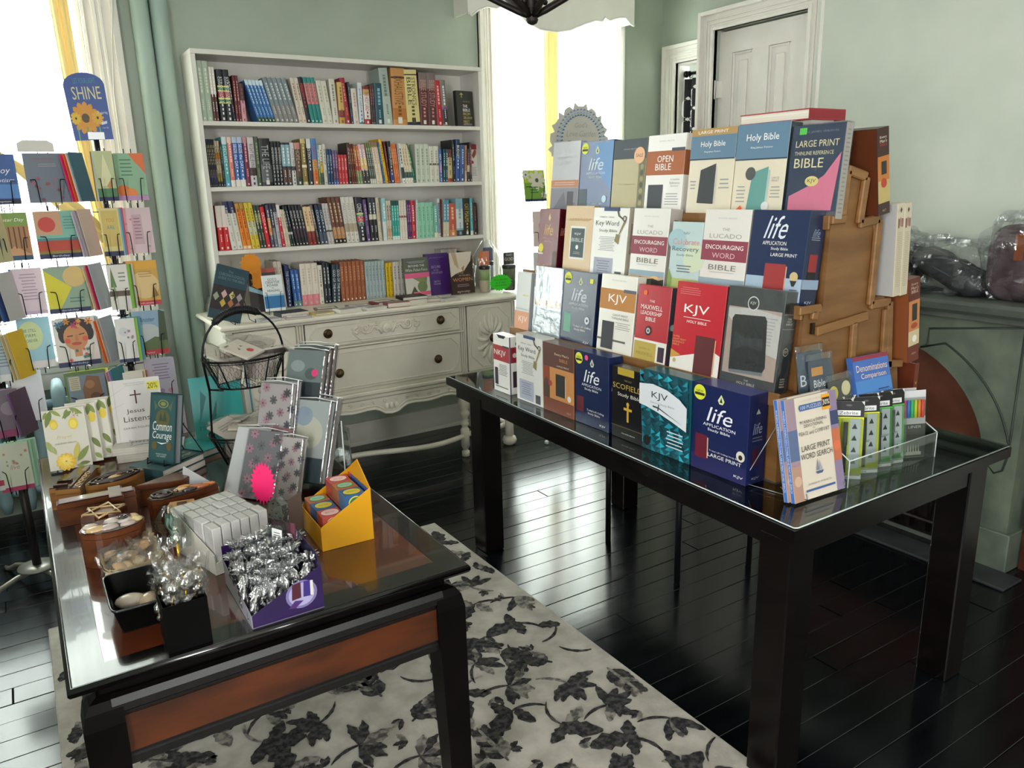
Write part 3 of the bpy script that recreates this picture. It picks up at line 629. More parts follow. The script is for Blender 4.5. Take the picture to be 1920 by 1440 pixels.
SH1=[
(2,0.9135,0.0283,0.289,0.0,'A9B8A4',[],'D8DCCB','','tall sage green hardback at the left end of the top shelf'),
(2,0.971,0.0144,0.262,0.0,'5A3A33',[(0.5,1,'E8DDD2')],'FFFFFF','','thin brown book with a mottled white top beside the sage green pair'),
(2,1.0068,0.0314,0.253,0.0,'1F232B',[(0.66,0.69,'E6DC6A'),(0.6,0.66,'1E6B3A'),(0.58,0.6,'E6DC6A'),(0.46,0.58,'9E1E2A'),(0.43,0.46,'E6DC6A'),(0.37,0.43,'1E6B3A'),(0.35,0.37,'E6DC6A')],'E8E8E8','STRONGEST|CONCORDANCE','thick black concordance with green,red and yellow spine bands on the top shelf'),
(1,1.07,0.0131,0.224,-0.046,'2A2C33',[],'C9C9C9','','slim dark grey book right of the banded concordances,top shelf'),
(2,1.0836,0.0149,0.227,0.0,'6B2B2E',[],'D9A7A0','','dark red slim book beside the pink spine,top shelf'),
(1,1.1143,0.0238,0.189,0.0,'D99AA6',[(0.56,1,'4A332C')],'8A4B55','','pink book with a brown top on the top shelf'),
(5,1.1981,0.018,0.214,-0.257,'3E74B5',[(0,0.11,'3A5A3C'),(0.88,1,'CFE0EA')],'BFD4EA','','blue book with a green foot leaning left on the top shelf'),
(5,1.2912,0.0245,0.229,-0.237,'7F8C92',[(0,0.4,'8D8A88')],'D5DADB','','grey book in the set of five leaning on the top shelf'),
(2,1.417,0.0216,0.231,-0.139,'D8CDBE',[],'A8705E','','cream book between the grey set and the black and red spine,top shelf'),
(1,1.4606,0.0236,0.237,-0.14,'23252C',[(0.35,0.95,'2A1D22')],'E0444A','MISSION','black book with red lettering on the top shelf'),
(3,1.4845,0.0215,0.237,-0.128,'2E8A84',[(0.42,0.88,'E07A7C')],'2E8A84','','teal book with a pink title panel on the top shelf'),
(2,1.5505,0.0291,0.222,-0.112,'DAD8CA',[],'B7B08F','','off-white book right of the teal trio,top shelf'),
(1,1.61,0.0328,0.234,-0.037,'D9D2C6',[],'8E8A80','','slightly taller off-white book beside the tan spine,top shelf'),
(1,1.6466,0.0342,0.22,0.0,'D3B067',[(0.16,0.33,'8A2F3C'),(0,0.16,'C99A45')],'8C6A2A','','tan book with a maroon band on the top shelf'),
(1,1.6839,0.0289,0.243,-0.084,'9C2430',[],'D98C78','','deep red book leaning beside the tan one,top shelf'),
(1,1.714,0.0137,0.223,-0.036,'39404A',[],'AAAAAA','','thin dark slate book right of the deep red one,top shelf'),
(1,1.7305,0.0321,0.19,-0.035,'DCD3C8',[],'C99','','short cream book between slate and white spines,top shelf'),
(1,1.7654,0.0273,0.223,0.0,'D5DADF',[(0,0.05,'5E7F78')],'40628A','words of comfort','white book with blue lettering on the top shelf'),
(1,1.7961,0.0382,0.205,0.0,'7E2A22',[(0.14,0.78,'E6E2DC'),(0,0.14,'B3202E'),(0.78,0.92,'C8A368')],'B3202E','THE HOLY LAND','brown and white book reading the holy land,top shelf'),
(2,1.8377,0.0122,0.216,0.0,'4A3A38',[(0.6,1,'5E3A34')],'A78','','thin dark brown book right of the holy land title,top shelf'),
(1,1.8649,0.0515,0.225,0.0,'27505E',[],'7FB0BE','','dark teal paperback showing its back cover on the top shelf'),
(1,1.9176,0.0538,0.307,-0.062,'A3AFA8',[(0,0.5,'B4BDB2')],'6E7C78','','tall pale grey-green book left of the orange thick one,top shelf'),
(1,1.9732,0.0866,0.312,0.0,'C88F55',[(0.82,0.85,'3A2A20'),(0.1,0.3,'B9742F')],'7A4A22','EXHAUSTIVE','thick orange-tan reference book on the top shelf'),
(1,2.064,0.0829,0.306,-0.04,'DCCB8A',[(0,0.06,'1F2440'),(0.9,0.92,'2A2A2A')],'4A4632',"STRONG'S|BIBLE",'thick pale yellow reference book with black bands on the top shelf'),
(2,2.1481,0.0553,0.296,0.0,'5B2A2C',[(0.7,1,'7A6A68')],'C58E82','BIBLE STUDY','maroon book with a marbled top beside the red spine,top shelf'),
(1,2.2606,0.0375,0.257,-0.046,'B01F2B',[],'E5B0A8','','bright red book left of the plane cover,top shelf'),
(1,2.3,0.0359,0.259,-0.057,'7B726C',[(0.05,0.4,'2E2A33'),(0.36,0.41,'7D4A8A')],'DDD','','grey and black book with a purple line,top shelf'),
]
SH2=[
(5,0.9181,0.008,0.239,0.0,'2A2A35',[(0.1,0.3,'2E3358')],'C9B98A','','slim dark paperback in the row at the left end of the second shelf'),
(2,0.9582,0.0124,0.231,0.0,'B9A98C',[(0,0.12,'1D1D1F'),(0.12,0.3,'8F7A35'),(0.6,0.75,'B8741F')],'5A4A30','','slim floral paperback with a black foot,second shelf'),
(1,0.9834,0.0108,0.229,0.0,'2D2F35',[],'999','','thin charcoal book left of the turquoise one,second shelf'),
(1,0.9952,0.0263,0.251,0.0,'4FA3A6',[(0,0.12,'57A8C4'),(0.86,1,'CFE0E2')],'DFF0F0','I DECLARE','turquoise book with a small portrait at its top,second shelf'),
(1,1.0228,0.0238,0.251,0.0,'DE7F72',[(0,0.13,'E9E4DA'),(0.88,1,'E9C9B5')],'F6DCD4','','coral book with a white foot,second shelf'),
(2,1.048,0.0263,0.251,0.0,'2F63AE',[(0,0.14,'E9E4DA'),(0.88,1,'B9C6DC')],'F4F4F4','SEIZE the DAY','blue book with white lettering reading seize the day,second shelf'),
(1,1.102,0.0233,0.25,0.0,'7B2440',[(0.88,1,'C08A92')],'E5B9C4','','maroon book right of the blue pair,second shelf'),
(1,1.1271,0.0333,0.251,0.0,'CFC8CA',[(0.22,0.38,'4A332F')],'33302F','RIGHT BELIEVING','pale book with black title and small portrait,second shelf'),
(1,1.1624,0.0218,0.254,0.0,'4B5843',[],'9AA68A','','dark olive green tall book,second shelf'),
(1,1.1865,0.0583,0.246,0.0,'1F2022',[(0.08,0.45,'55585A')],'B9B9B9','THE LIFE','wide black book with a grey portrait photograph,second shelf'),
(3,1.2467,0.0181,0.231,0.0,'1C1D20',[],'D5D5D5','REMEMBERING GOD','black paperback with white title beside the portrait book,second shelf'),
(2,1.302,0.0241,0.225,0.0,'2B3440',[(0.45,0.95,'8FB2BE'),(0.06,0.4,'5B4038')],'EEE','','dark book with a pale blue stripe,second shelf'),
(1,1.3516,0.0228,0.225,0.0,'D9D5D2',[(0.35,0.45,'3A3A3A')],'555','POSITIVE THINKING','white book with a tiny portrait,second shelf'),
(1,1.3759,0.0324,0.225,0.0,'5F4438',[(0.85,1,'C7877A'),(0,0.2,'3A3E38')],'C9A58C','HOPE','brown book reading hope,second shelf'),
(1,1.4104,0.0287,0.246,0.0,'8A743C',[(0.9,1,'CDBE82'),(0,0.07,'CDBE82'),(0.38,0.44,'EFE6C8')],'D8CFA0','','olive gold tall book,second shelf'),
(1,1.4431,0.0258,0.247,0.0,'2B3445',[(0.8,1,'D8D8D6')],'E8E8E8','DESTINY','navy book with a photo top reading destiny,second shelf'),
(1,1.4704,0.0301,0.247,0.0,'4E83C0',[(0,0.3,'D9792A'),(0.3,0.55,'D0A05A')],'C8442E','GOOD DAYS','blue book fading to orange,second shelf'),
(1,1.5011,0.0113,0.214,0.0,'7FAFC4',[(0,0.4,'5E8A3E')],'FFF','','thin sky-blue and green book,second shelf'),
(1,1.5129,0.018,0.214,0.0,'E5DFC8',[(0,0.3,'3E4A3A'),(0.3,0.6,'D8B040')],'777','','white and yellow photo spine,second shelf'),
(1,1.5319,0.0202,0.219,0.0,'D6D2C8',[],'8A8A7A','','plain white spine left of the navy pair,second shelf'),
(2,1.5531,0.0161,0.192,0.0,'1E416B',[],'C9D8E8','ANGELS','navy slim paperback,second shelf'),
(2,1.5864,0.015,0.186,0.0,'5F4564',[(0,0.12,'3D5FA0'),(0.5,1,'6C5A86')],'C9B','','purple paperback left of the red row,second shelf'),
(3,1.6174,0.0184,0.162,0.0,'C4303B',[],'F0B0A8','','bright red slim paperback,second shelf'),
(1,1.6746,0.0182,0.227,0.0,'3F2924',[],'B98','','dark brown spine right of the red row,second shelf'),
(3,1.6939,0.0115,0.22,-0.04,'6A3422',[],'D7A070','','reddish brown slim book,second shelf'),
(2,1.7294,0.0157,0.211,-0.073,'C9763F',[(0,0.35,'7E9A6A'),(0.35,0.7,'C24A3F')],'F0D0A0','','orange,red and green slim book,second shelf'),
(2,1.7636,0.021,0.219,-0.107,'E0B8C0',[(0.38,0.65,'E8C983'),(0,0.34,'3A3735')],'F5F0E8','','pink and yellow book with a dark foot,second shelf'),
(3,1.8074,0.0123,0.226,-0.101,'76824A',[(0.1,0.8,'59605A'),(0,0.12,'D8D8CC')],'D9DCC8','','olive green patterned slim book,second shelf'),
(2,1.8461,0.0197,0.232,-0.104,'E3D6BC',[(0.88,1,'8E7556')],'D79A96','','cream book with a floral head,second shelf'),
(1,1.888,0.0123,0.232,-0.108,'2E5D8C',[],'9BC','','thin blue book left of the yellow one,second shelf'),
(1,1.9009,0.0196,0.25,-0.125,'E3B41E',[],'8A6A00','','tall yellow book,second shelf'),
(1,1.9217,0.0124,0.237,-0.095,'6E2A20',[],'B77','','thin rust red book right of the yellow one,second shelf'),
(1,1.9353,0.0238,0.237,-0.059,'1E1D20',[(0,0.28,'27427A')],'F0F0F0','DISCOVER JESUS','black book reading discover Jesus,second shelf'),
(3,1.9603,0.011,0.221,-0.077,'E0763A',[],'F7C79A','','orange slim paperback,second shelf'),
(1,1.9946,0.0138,0.22,-0.045,'B6B1AC',[],'777','','grey thin book right of the orange trio,second shelf'),
(1,2.0096,0.0196,0.224,-0.082,'E2DFD8',[(0,0.12,'EEEEEE'),(0.12,0.4,'3E4444')],'333','','white and black slim book,second shelf'),
(3,2.0315,0.017,0.223,-0.105,'DFD2BC',[(0.13,0.28,'2F5F58'),(0,0.13,'E8E4D8')],'B98A50','','leaning cream book with a dark green band,second shelf'),
(1,2.084,0.015,0.225,-0.186,'1F6B50',[],'6FA','','dark green cover leaning by the pale set,second shelf'),
(3,2.1004,0.0305,0.222,0.0,'C6CDBD',[],'8F9A88','','pale grey-green hardback in a set of three,second shelf'),
(2,2.1931,0.0314,0.21,0.0,'D4D2C4',[(0.48,0.53,'5A4A40')],'A0A090','','cream hardback with a dark heart,second shelf'),
(1,2.2572,0.0201,0.195,0.0,'4A68A8',[(0.3,0.5,'9A6AA0')],'E8E8F0','NEW THINGS','short blue spine right of the cream pair,second shelf'),
(2,2.2785,0.0169,0.194,0.05,'1F4A58',[],'BFD4D8','','dark teal slim book,second shelf'),
(1,2.3147,0.0322,0.193,0.0,'CDB98A',[(0.75,1,'6A2A2A'),(0,0.12,'B33A2E')],'7A5A3A','','tan book with a maroon head,second shelf'),
(1,2.3488,0.018,0.249,0.0,'1E2024',[],'999','','tall thin black book left of the blue budget one,second shelf'),
(1,2.3681,0.0275,0.251,0.046,'2E569E',[(0.6,1,'2B3F58')],'F4F4F4','BUDGET','tall blue book reading budget,second shelf'),
(1,2.3975,0.0321,0.219,0.05,'3C5590',[],'AFC4E4','','denim blue book,second shelf'),
(1,2.4315,0.0145,0.217,0.043,'B5825A',[(0,0.3,'D6B890')],'5A3A2A','','tan slim book right of the denim blue one,second shelf'),
(1,2.4486,0.0191,0.196,0.038,'2E2C48',[(0.3,0.5,'C8C0B0')],'C55','','short indigo book,second shelf'),
(1,2.4696,0.016,0.235,0.0,'3A3634',[(0.2,0.5,'5A4440')],'B88','','thin charcoal spine beside the floral cover,second shelf'),
]
SH3=[
(2,0.9253,0.0291,0.233,0.0,'C9161F',[(0.52,1,'DCD7CF')],'F3C9C4','','red book with a white upper half at the left end of the third shelf'),
(2,0.9896,0.0294,0.252,-0.104,'DAD7CE',[(0.76,1,'1E2455')],'A8A6A0','','white book with a navy head,third shelf'),
(2,1.0497,0.0226,0.243,-0.099,'E5821E',[(0,0.07,'F0C79A'),(0.85,1,'B98A35')],'8A3A08','','orange book,third shelf'),
(2,1.0965,0.0221,0.244,-0.099,'D9C13A',[(0.3,0.6,'C9C9A8')],'8A7A10','','yellow book right of the orange pair,third shelf'),
(2,1.1419,0.0163,0.228,-0.095,'3A4438',[(0.6,0.8,'8A8A58')],'D8D0B8','','dark green slim book left of the red one,third shelf'),
(1,1.1757,0.0232,0.22,-0.095,'CF1F2C',[],'F6D0D0','CROSS','bright red leaning book,third shelf'),
(1,1.201,0.0176,0.228,-0.063,'54506A',[(0.3,0.7,'D9904A')],'DDD','','sunset coloured leaning book,third shelf'),
(1,1.2205,0.0171,0.232,-0.066,'26304A',[(0,0.45,'7C7C86')],'CCC','','navy and grey leaning book,third shelf'),
(1,1.2392,0.0197,0.236,-0.065,'B9B6BA',[(0.8,1,'23262E')],'667','','grey book with a dark head leaning,third shelf'),
(1,1.2599,0.0188,0.228,-0.068,'C41F33',[(0.7,1,'E5DEDC')],'F0D0D0','','crimson slim book with a white head,third shelf'),
(2,1.2797,0.0139,0.202,-0.092,'DDD0BC',[],'B09A80','','cream slim book left of the dark green pair,third shelf'),
(2,1.3086,0.0134,0.219,-0.143,'26382F',[(0.3,0.36,'D8D8C0')],'AAB','','dark bottle green book,third shelf'),
(4,1.3388,0.0181,0.224,-0.132,'1F1E23',[(0.2,0.55,'3A2A38')],'D8D8D8','RIVALS','black book in a row of four,third shelf'),
(2,1.415,0.0226,0.212,-0.114,'E2C9A2',[(0,0.36,'7E1F22')],'B8704A','','cream book with a maroon foot,third shelf'),
(1,1.4625,0.0165,0.221,-0.138,'7A6A64',[(0,0.4,'3A3A38')],'CCC','','taupe slim book left of the navy pair,third shelf'),
(2,1.4802,0.0224,0.222,-0.102,'22304A',[(0,0.3,'4A5468')],'D8E0EC','CICADA','navy book in a pair on the third shelf'),
(2,1.5263,0.0179,0.226,-0.107,'C9C2BF',[(0.3,0.34,'3A3A3A')],'8A8583','','light grey book,third shelf'),
(3,1.5639,0.024,0.258,-0.112,'6B4030',[(0.1,0.35,'B9855A'),(0,0.1,'2A1A16')],'D9C0A0','','tall brown book in a set of three,third shelf'),
(3,1.6373,0.0257,0.259,-0.087,'DAD4CC',[(0.24,0.42,'B5A58C')],'A39A92','MAX LUCADO','tall white book in a set of three beside the banded black book,third shelf'),
(1,1.7158,0.0431,0.253,-0.06,'1D2130',[(0.62,0.65,'E6DC6A'),(0.57,0.62,'1E7B4A'),(0.45,0.57,'C62A3C'),(0.4,0.45,'1E7B4A')],'E4E4E4','CONCORDANCE','black book with green and red bands on the third shelf'),
(1,1.7612,0.0223,0.241,-0.056,'5E4477',[],'B9A0C8','','purple thin book,third shelf'),
(2,1.7868,0.0236,0.25,-0.036,'23252B',[(0.5,0.62,'D8CDA8'),(0.72,1,'3A4048')],'E5E5E5','','black book with a cream landscape band,third shelf'),
(1,1.8363,0.0215,0.249,-0.035,'CDC0A8',[],'A89A80','','beige book right of the landscape pair,third shelf'),
(1,1.8658,0.0251,0.245,0.0,'D5DDDC',[(0.45,1,'8FC9CE')],'F2F2F0','','pale blue and white book,third shelf'),
(2,1.8921,0.0155,0.229,0.0,'D6C7B0',[(0.1,0.3,'C9A58A'),(0.5,0.9,'C9B8AC')],'6A4A3A','','sandy cream slim book,third shelf'),
(3,1.9248,0.016,0.227,0.0,'2FA597',[(0,0.1,'DCE8E0'),(0.88,1,'1D4A48')],'BFE8E0','','turquoise slim book in a trio,third shelf'),
(3,1.9747,0.0162,0.229,0.0,'E2D8CC',[(0.56,0.61,'8A2A2A')],'C8B8AA','','cream slim book with a tiny red mark,third shelf'),
(2,2.0252,0.0127,0.227,0.0,'5C2566',[],'D8A8D8','','purple slim book in a pair left of the red one,third shelf'),
(1,2.0524,0.025,0.224,0.0,'C51F38',[],'F6D8DC','','cherry red book,third shelf'),
(1,2.0804,0.0108,0.229,0.04,'D8D8D4',[],'999','','thin white book left of the mint set,third shelf'),
(4,2.0935,0.027,0.212,0.0,'93CDB0',[],'6FA890','','mint green hardback in a set of four,third shelf'),
(1,2.2038,0.0258,0.193,0.0,'79B9A8',[(0,0.15,'E8E4C8')],'DFF','','sea green book right of the mint set,third shelf'),
(1,2.2309,0.0185,0.231,0.0,'E0E0E2',[(0.1,0.9,'9AA4B4')],'556','','tall white and grey slim book,third shelf'),
(1,2.2513,0.0093,0.228,0.0,'6A2024',[],'B66','','very thin maroon book,third shelf'),
(2,2.2631,0.0212,0.222,0.047,'D8CDB4',[(0.4,1,'5E9CB4')],'E8F0F0','','blue and cream book,third shelf'),
(1,2.308,0.0492,0.201,0.0,'C8604A',[(0,0.2,'D8884A')],'F0C0A0','','terracotta book with a red spine,third shelf'),
(1,2.3591,0.0504,0.228,0.0,'86B4C6',[(0,0.15,'4A4A50'),(0.2,0.72,'D8DDE0')],'8AA','','thick light blue book near the right end of the third shelf'),
(1,2.412,0.0457,0.227,0.0,'22251F',[],'C7A85A','CAT PSALMS','thick black book with gold lettering at the right of the third shelf'),
(1,2.4597,0.0195,0.228,0.0,'4FA8BE',[(0,0.12,'E8E8E8')],'E5D878','','light blue slim book near the right end of the third shelf'),
(1,2.4818,0.0248,0.199,0.0,'3A1E24',[],'8A5A50','','dark plum book at the right end of the third shelf'),
]
SH4=[
(2,1.2142,0.0227,0.261,-0.051,'CFC4B4',[],'B0A090','','beige hardback standing behind the wire easel on the dresser'),
(1,1.2615,0.0262,0.237,0.0,'22305E',[],'C9D0E4','THE CREATION','navy spine left of the blue pair on the dresser'),
(2,1.2997,0.0231,0.208,-0.037,'2D5FA2',[(0,0.15,'6A8F88')],'9FC0E8','','blue paperback standing on the dresser'),
(3,1.348,0.0341,0.238,0.0,'DDD3C6',[(0,0.26,'DE8490')],'C9B9A8','','cream book with a pink foot standing on the dresser'),
(1,1.4511,0.0259,0.222,0.0,'DDD6CA',[],'8A8070','','cream book right of the pink footed set on the dresser'),
(2,1.4801,0.0206,0.236,0.0,'1F2630',[],'C0C4C8','','black book left of the slate pair on the dresser'),
(2,1.5253,0.0254,0.22,0.056,'2A3A46',[],'D0D8DC','GOD OF THE','dark slate book left of the brown set on the dresser'),
(6,1.5828,0.0253,0.232,0.0,'9B5836',[],'C98A60','','brown leather-look book in the set on the dresser'),
(6,1.7374,0.0212,0.222,0.0,'A9B8BA',[],'7E9096','','light grey-blue book in the set of six on the dresser'),
(2,1.8694,0.0217,0.205,0.0,'E0BB12',[],'9A7A00','','yellow book on the dresser'),
(3,1.9163,0.0237,0.207,0.0,'D9D2CC',[],'9A8A90','','off-white book right of the yellow pair on the dresser'),
]
SH5=[
(4,2.2979,0.0294,0.253,0.0,'D0C6BC',[(0,0.1,'8A6A78')],'A89','','small off-white book in the back row behind the wedding-dress cover'),
(2,2.4255,0.0156,0.227,0.039,'2F4C80',[],'BCD','','small blue book in the back row at the right of the dresser'),
(1,2.4588,0.0221,0.228,0.046,'E0C02A',[],'886','','small yellow book in the back row at the right of the dresser'),
]
shelf_row(SH1,4.347,1.96); shelf_row(SH2,4.347,1.633); shelf_row(SH3,4.347,1.305); shelf_row(SH4,4.36,.9655); shelf_row(SH5,4.46,.9655)
# ---------------------------------------------------------------- books that face out
def face_book(name,lab,w,h,t,cover,items,loc,rz,tilt=0.,cat='book',page=PAGES,spine=None,sp_items=None,soft=False,parent_grp=None,rough=.35):
    b=thing(name,lab,cat,loc,(tilt,0,rz),parent_grp); cm=M(cover,rough); sm=M(spine or cover,rough); c=.001 if soft else .0028; o_=0 if soft else .003
    mb=MB(); mb.box(0,w,0,c,0,h,cm); mb.box(0,w,t-c,t,0,h,cm); mb.box(0,c,c,t-c,0,h,sm); mb.build('cover',b)
    mb=MB(); mb.box(c,w-o_-.0002,c+.0001,t-c-.0001,o_+.0002,h-o_-.0002,page); mb.build('page_block',b)
    if items: front_print(b,w,h,items)
    if sp_items:
        mb=MB(); prints(mb,t,h,sp_items,lambda x,z,e:(-e,t-x,z)); mb.build('spine_print',b)
    return b
def boxed(name,lab,w,h,d,col,items,loc,rz,tilt=0.,side=None,side_items=None,top=None,top_items=None,cat='boxed book',rough=.28):
    b=thing(name,lab,cat,loc,(tilt,0,rz)); mb=MB(); cm=M(col,rough)
    mb.box(0,w,0,d,0,h,cm,.0012)
    if side: mb.box(w-.0005,w+.0001,.001,d-.001,.001,h-.001,M(side,rough))
    if top: mb.box(.001,w-.001,.001,d-.001,h-.0005,h+.0001,M(top,rough))
    mb.build('case',b)
    if items: front_print(b,w,h,items)
    if side_items: side_print(b,w+.0001,d,h,side_items)
    if top_items: top_print(b,w,d,h+.0001,top_items)
    return b
def sticker(b,w,h,items,name='sticker',lab=None):
    mb=MB(); prints(mb,w,h,items,FR,.0022); o=mb.build(name,b)
    if lab: o['label']=lab
# top shelf: plane cover facing out
face_book('book','dark grey hardcover facing out reading The Bible from 30,000 feet',.128,.208,.028,'33312F',
 [('p',[(.30,.93),(.32,.97),(.34,.93),(.42,.90),(.42,.885),(.34,.90),(.335,.84),(.37,.82),(.27,.82),(.305,.84),(.30,.90),(.22,.885),(.22,.90)],'C9B56A'),('t','SKIP HEITZIG',.6,.70,.42,.03,'B5A25A'),('t','THE',.50,.575,.27,.08,'F0EEEA'),('t','BIBLE',.57,.465,.42,.08,'F0EEEA'),('t','FROM',.57,.355,.42,.08,'C9B56A'),('t','30,000',.62,.245,.52,.085,'C9B56A'),('t','FEET',.54,.135,.36,.08,'C9B56A'),('d',.3,.04,.9,.09,2,'BBB')],(2.398,4.35,1.9605),R(8),R(-3))
face_book('book','white cover with a dark red flower facing out at the right end of the second shelf',.062,.225,.012,'D8D4D2',[('r',0,.86,1,1,'7E2430'),('p',[(.35,.7),(.7,.86),(.95,.84),(.9,.74),(.7,.66),(.55,.62)],'8A4A2A'),('e',.4,.52,.16,0,'B0263A'),('d',.2,.15,.85,.4,6,'8A8688')],(2.478,4.36,1.6335),R(8),R(-3))
# items facing out on the dresser
face_book('book','dark book titled the tongue, facing out behind the blue and white booklet',.15,.235,.02,'2A2022',[('r',0,.90,1,1,'A5463A'),('r',0,0,1,.45,'2A2426'),('p',[(0,.5),(0,.62),(.65,.42),(.6,.36)],'9FC8D8'),('t','THE TONGUE',.5,.72,.8,.075,'D9C070'),('t','A CREATIVE FORCE',.5,.62,.8,.055,'D9C070')],(1.045,4.30,.9655),R(-4),R(-8))
es=thing('wire_easel','black wire easel holding the blue and white booklet','easel',(1.13,4.18,.9655))
mb=MB()
for x in (-.045,.045): mb.tube([(x,-.03,.12),(x*.8,-.035,.12),(x*.7,-.035,.03),(x*.7,-.03,.004),(x*.7,.06,.004),(x*.5,.045,.16)],.0016,WIRE,5)
mb.tube([(-.03,.06,.004),(.03,.06,.004)],.0016,WIRE,5); mb.build('wire_frame',es)
face_book('booklet',"blue and white booklet reading God's creative power, on the wire easel",.106,.19,.010,'E3E8E8',[('r',0,.08,1,.42,'2F74B0'),('r',0,.42,1,.47,'9CC4D6'),('t',"GOD'S",.5,.88,.45,.07,'26303A'),('t','CREATIVE',.5,.80,.7,.07,'26303A'),('t','POWER',.5,.715,.55,.07,'26303A'),('t','for',.5,.645,.12,.04,'26303A'),('t','HEALING',.5,.57,.6,.06,'26303A')],(1.085,4.16,.984),0,R(-8),cat='booklet',soft=True)
mb=MB(); P=[]
for i in range(28): a=2*pi*i/28; r_=.058 if i%2 else .048; P.append((r_*cos(a),r_*sin(a)+.0))
mb.prism(P,0,.0012,M('E08A14',.6),'y'); P2=[(.0,-.02),(.05,-.02),(.05,-.13),(.02,-.135),(.0,-.12)]; mb.prism(P2,0.0014,.0024,M('D9820F',.6),'y'); tag(mb.build('starburst_tag',None,(1.05,4.235,1.235)),'plain orange starburst price tag above the tilted dark teal book','tag')
ea=thing('wire_easel','black wire easel under the tilted dark teal hardcover','easel',(.92,3.99,.9655))
mb=MB(); mb.tube([(-.05,-.05,.02),(-.05,-.055,.004),(-.05,.07,.004),(-.02,.05,.16),(.02,.05,.16),(.05,.07,.004),(.05,-.055,.004),(.05,-.05,.02)],.002,WIRE,5); mb.build('wire_frame',ea)
b=face_book('book','large dark teal hardcover with a diamond picture pattern, tilted on the dresser corner',.158,.272,.022,'22414F',
 [('r',0,.16,1,.62,'241C1C'),('t','The',.45,.90,.15,.04,'6C8590'),('t','CHRONOLOGICAL',.5,.83,.82,.055,'6C8590'),('t','GUIDE TO THE BIBLE',.5,.755,.82,.05,'6C8590')]+
 [('p',[(cx,cz+.085),(cx+.095,cz),(cx,cz-.085),(cx-.095,cz)],c_) for cx,cz,c_ in ((.13,.40,'9A9C88'),(.36,.47,'C8A0A0'),(.36,.30,'B9A040'),(.60,.47,'C9B878'),(.60,.32,'A8643A'),(.83,.46,'9A8F98'),(.83,.30,'8A5A5A'))]+[('t','+',.63,.47,.12,.09,'2A1E1A')],(.757,3.995,1.018),0,0,sp_items=[('t','CHRONOLOGICAL',.5,.6,.4,.3,'6C8590')],rough=.3)
b.rotation_euler=(R(-17),R(19),R(-4))
face_book('book','floral garden cover with two pink bands facing out on the dresser',.165,.238,.022,'5E6258',[('r',0,0,1,.52,'C9C4BC'),('p',[(.3,.5),(.9,.5),(.85,.3),(.6,.38)],'7F8A5A'),('p',[(.1,.0),(.35,.3),(.5,.12),(.45,0)],'4F5E40'),('e',.68,.27,.2,0,'6F7F55'),('r',0,.50,1,.62,'E0608C'),('r',.3,.06,1,.15,'E0608C'),('t','BEYOND THE',.5,.80,.65,.05,'EDEAE4'),('t','White Picket Fence',.5,.70,.9,.075,'D8E4C8',.3),('d',.12,.86,.9,.92,2,'BBB')],(1.925,4.20,.9655),R(3),R(-6))
face_book('book','purple cover reading secure in the city of God, behind the wedding dress cover',.155,.252,.03,'4F2C78',[('t','SECURE',.42,.68,.42,.06,'C0B0D0'),('t','IN THE',.42,.60,.2,.03,'C0B0D0'),('t','CITY OF GOD',.45,.54,.5,.05,'C0B0D0'),('t','BETH',.42,.33,.26,.04,'C0B0D0'),('t','MOORE',.42,.27,.3,.04,'C0B0D0'),('p',[(.1,.85),(.18,.9),(.8,.9),(.8,.895),(.185,.893),(.11,.848)],'A08FC0'),('p',[(.1,.15),(.1,.85),(.108,.85),(.108,.15)],'A08FC0')],(2.085,4.23,.9655),R(2),R(-6),spine='221A30')
eb=thing('wire_easel','small wire easel under the brown women cover','easel',(2.28,4.16,.9655))
mb=MB(); mb.tube([(-.03,-.02,.016),(-.03,-.024,.004),(-.03,.06,.004),(0,.05,.12),(.03,.06,.004),(.03,-.024,.004),(.03,-.02,.016)],.0015,M('C9C4B0',.3,.8),5); mb.build('wire_frame',eb)
face_book('book','brown cover with white cloth reading women, right of the purple book',.16,.25,.018,'3A2622',[('p',[(0,1),(1,1),(.92,.78),(.6,.55),(.25,.5),(.0,.42)],'D8CCBE'),('p',[(.1,1),(.3,1),(.38,.6),(.2,.72)],'C2A284'),('p',[(.5,.62),(.62,.68),(.56,.5)],'A8704E'),('t','ALL THE',.4,.50,.3,.035,'C9A888'),('t','WOMEN',.5,.345,.86,.085,'C98A60'),('t','OF THE BIBLE',.6,.44,.5,.035,'C9A888'),('d',.2,.16,.8,.24,2,'A88'),('t','EDITH DEEN',.5,.05,.55,.035,'D8C8B8')],(2.205,4.15,.970),R(2),R(-7))
# bottles in plastic bags at the right end of the dresser
def tumbler(x,y,r,h,cols,lab,card=None):
    t=thing('tumbler',lab,'bottle',(x,y,.9655))
    mb=MB(); P=[(r*.82,0),(r*.9,.006)]+[(r*(.9+.1*i/4),.006+(h-.03)*i/4) for i in range(1,5)]; mb.lathe(P,M(cols[0],.25),(0,0,0),20)
    mb.build('body',t)
    if len(cols)>1: mb=MB(); mb.lathe([(r*.955,h*.45),(r*1.0,h*.84)],M(cols[1],.4),(0,0,0),20,sx=1.01,sy=1.01); mb.build('wrap_band',t)
    mb=MB(); mb.lathe([(r*1.03,h-.024),(r*1.05,h-.02),(r*1.05,h-.004),(r*.9,h)],M('1E2220',.3),(0,0,0),20); mb.build('lid',t)
    if card:
        mb=MB(); mb.box(-r*.95,r*.95,-.002,0,h+.001,h+card[1],card[0]); prints(mb,r*1.9,card[1],[('t',card[2],.5,.45,.8,.25,'E8E4D8'),('d',.2,.7,.8,.9,2,'CCC')] if card[2] else [],lambda a,b,e:(a-r*.95,-.002-e,h+b)); mb.build('hang_card',t)
    return t
tumbler(2.44,4.16,.036,.165,['B8A898','8FA070'],'orange and teal carded tumbler, leftmost of the bagged bottles',('D9703A',.085,''))
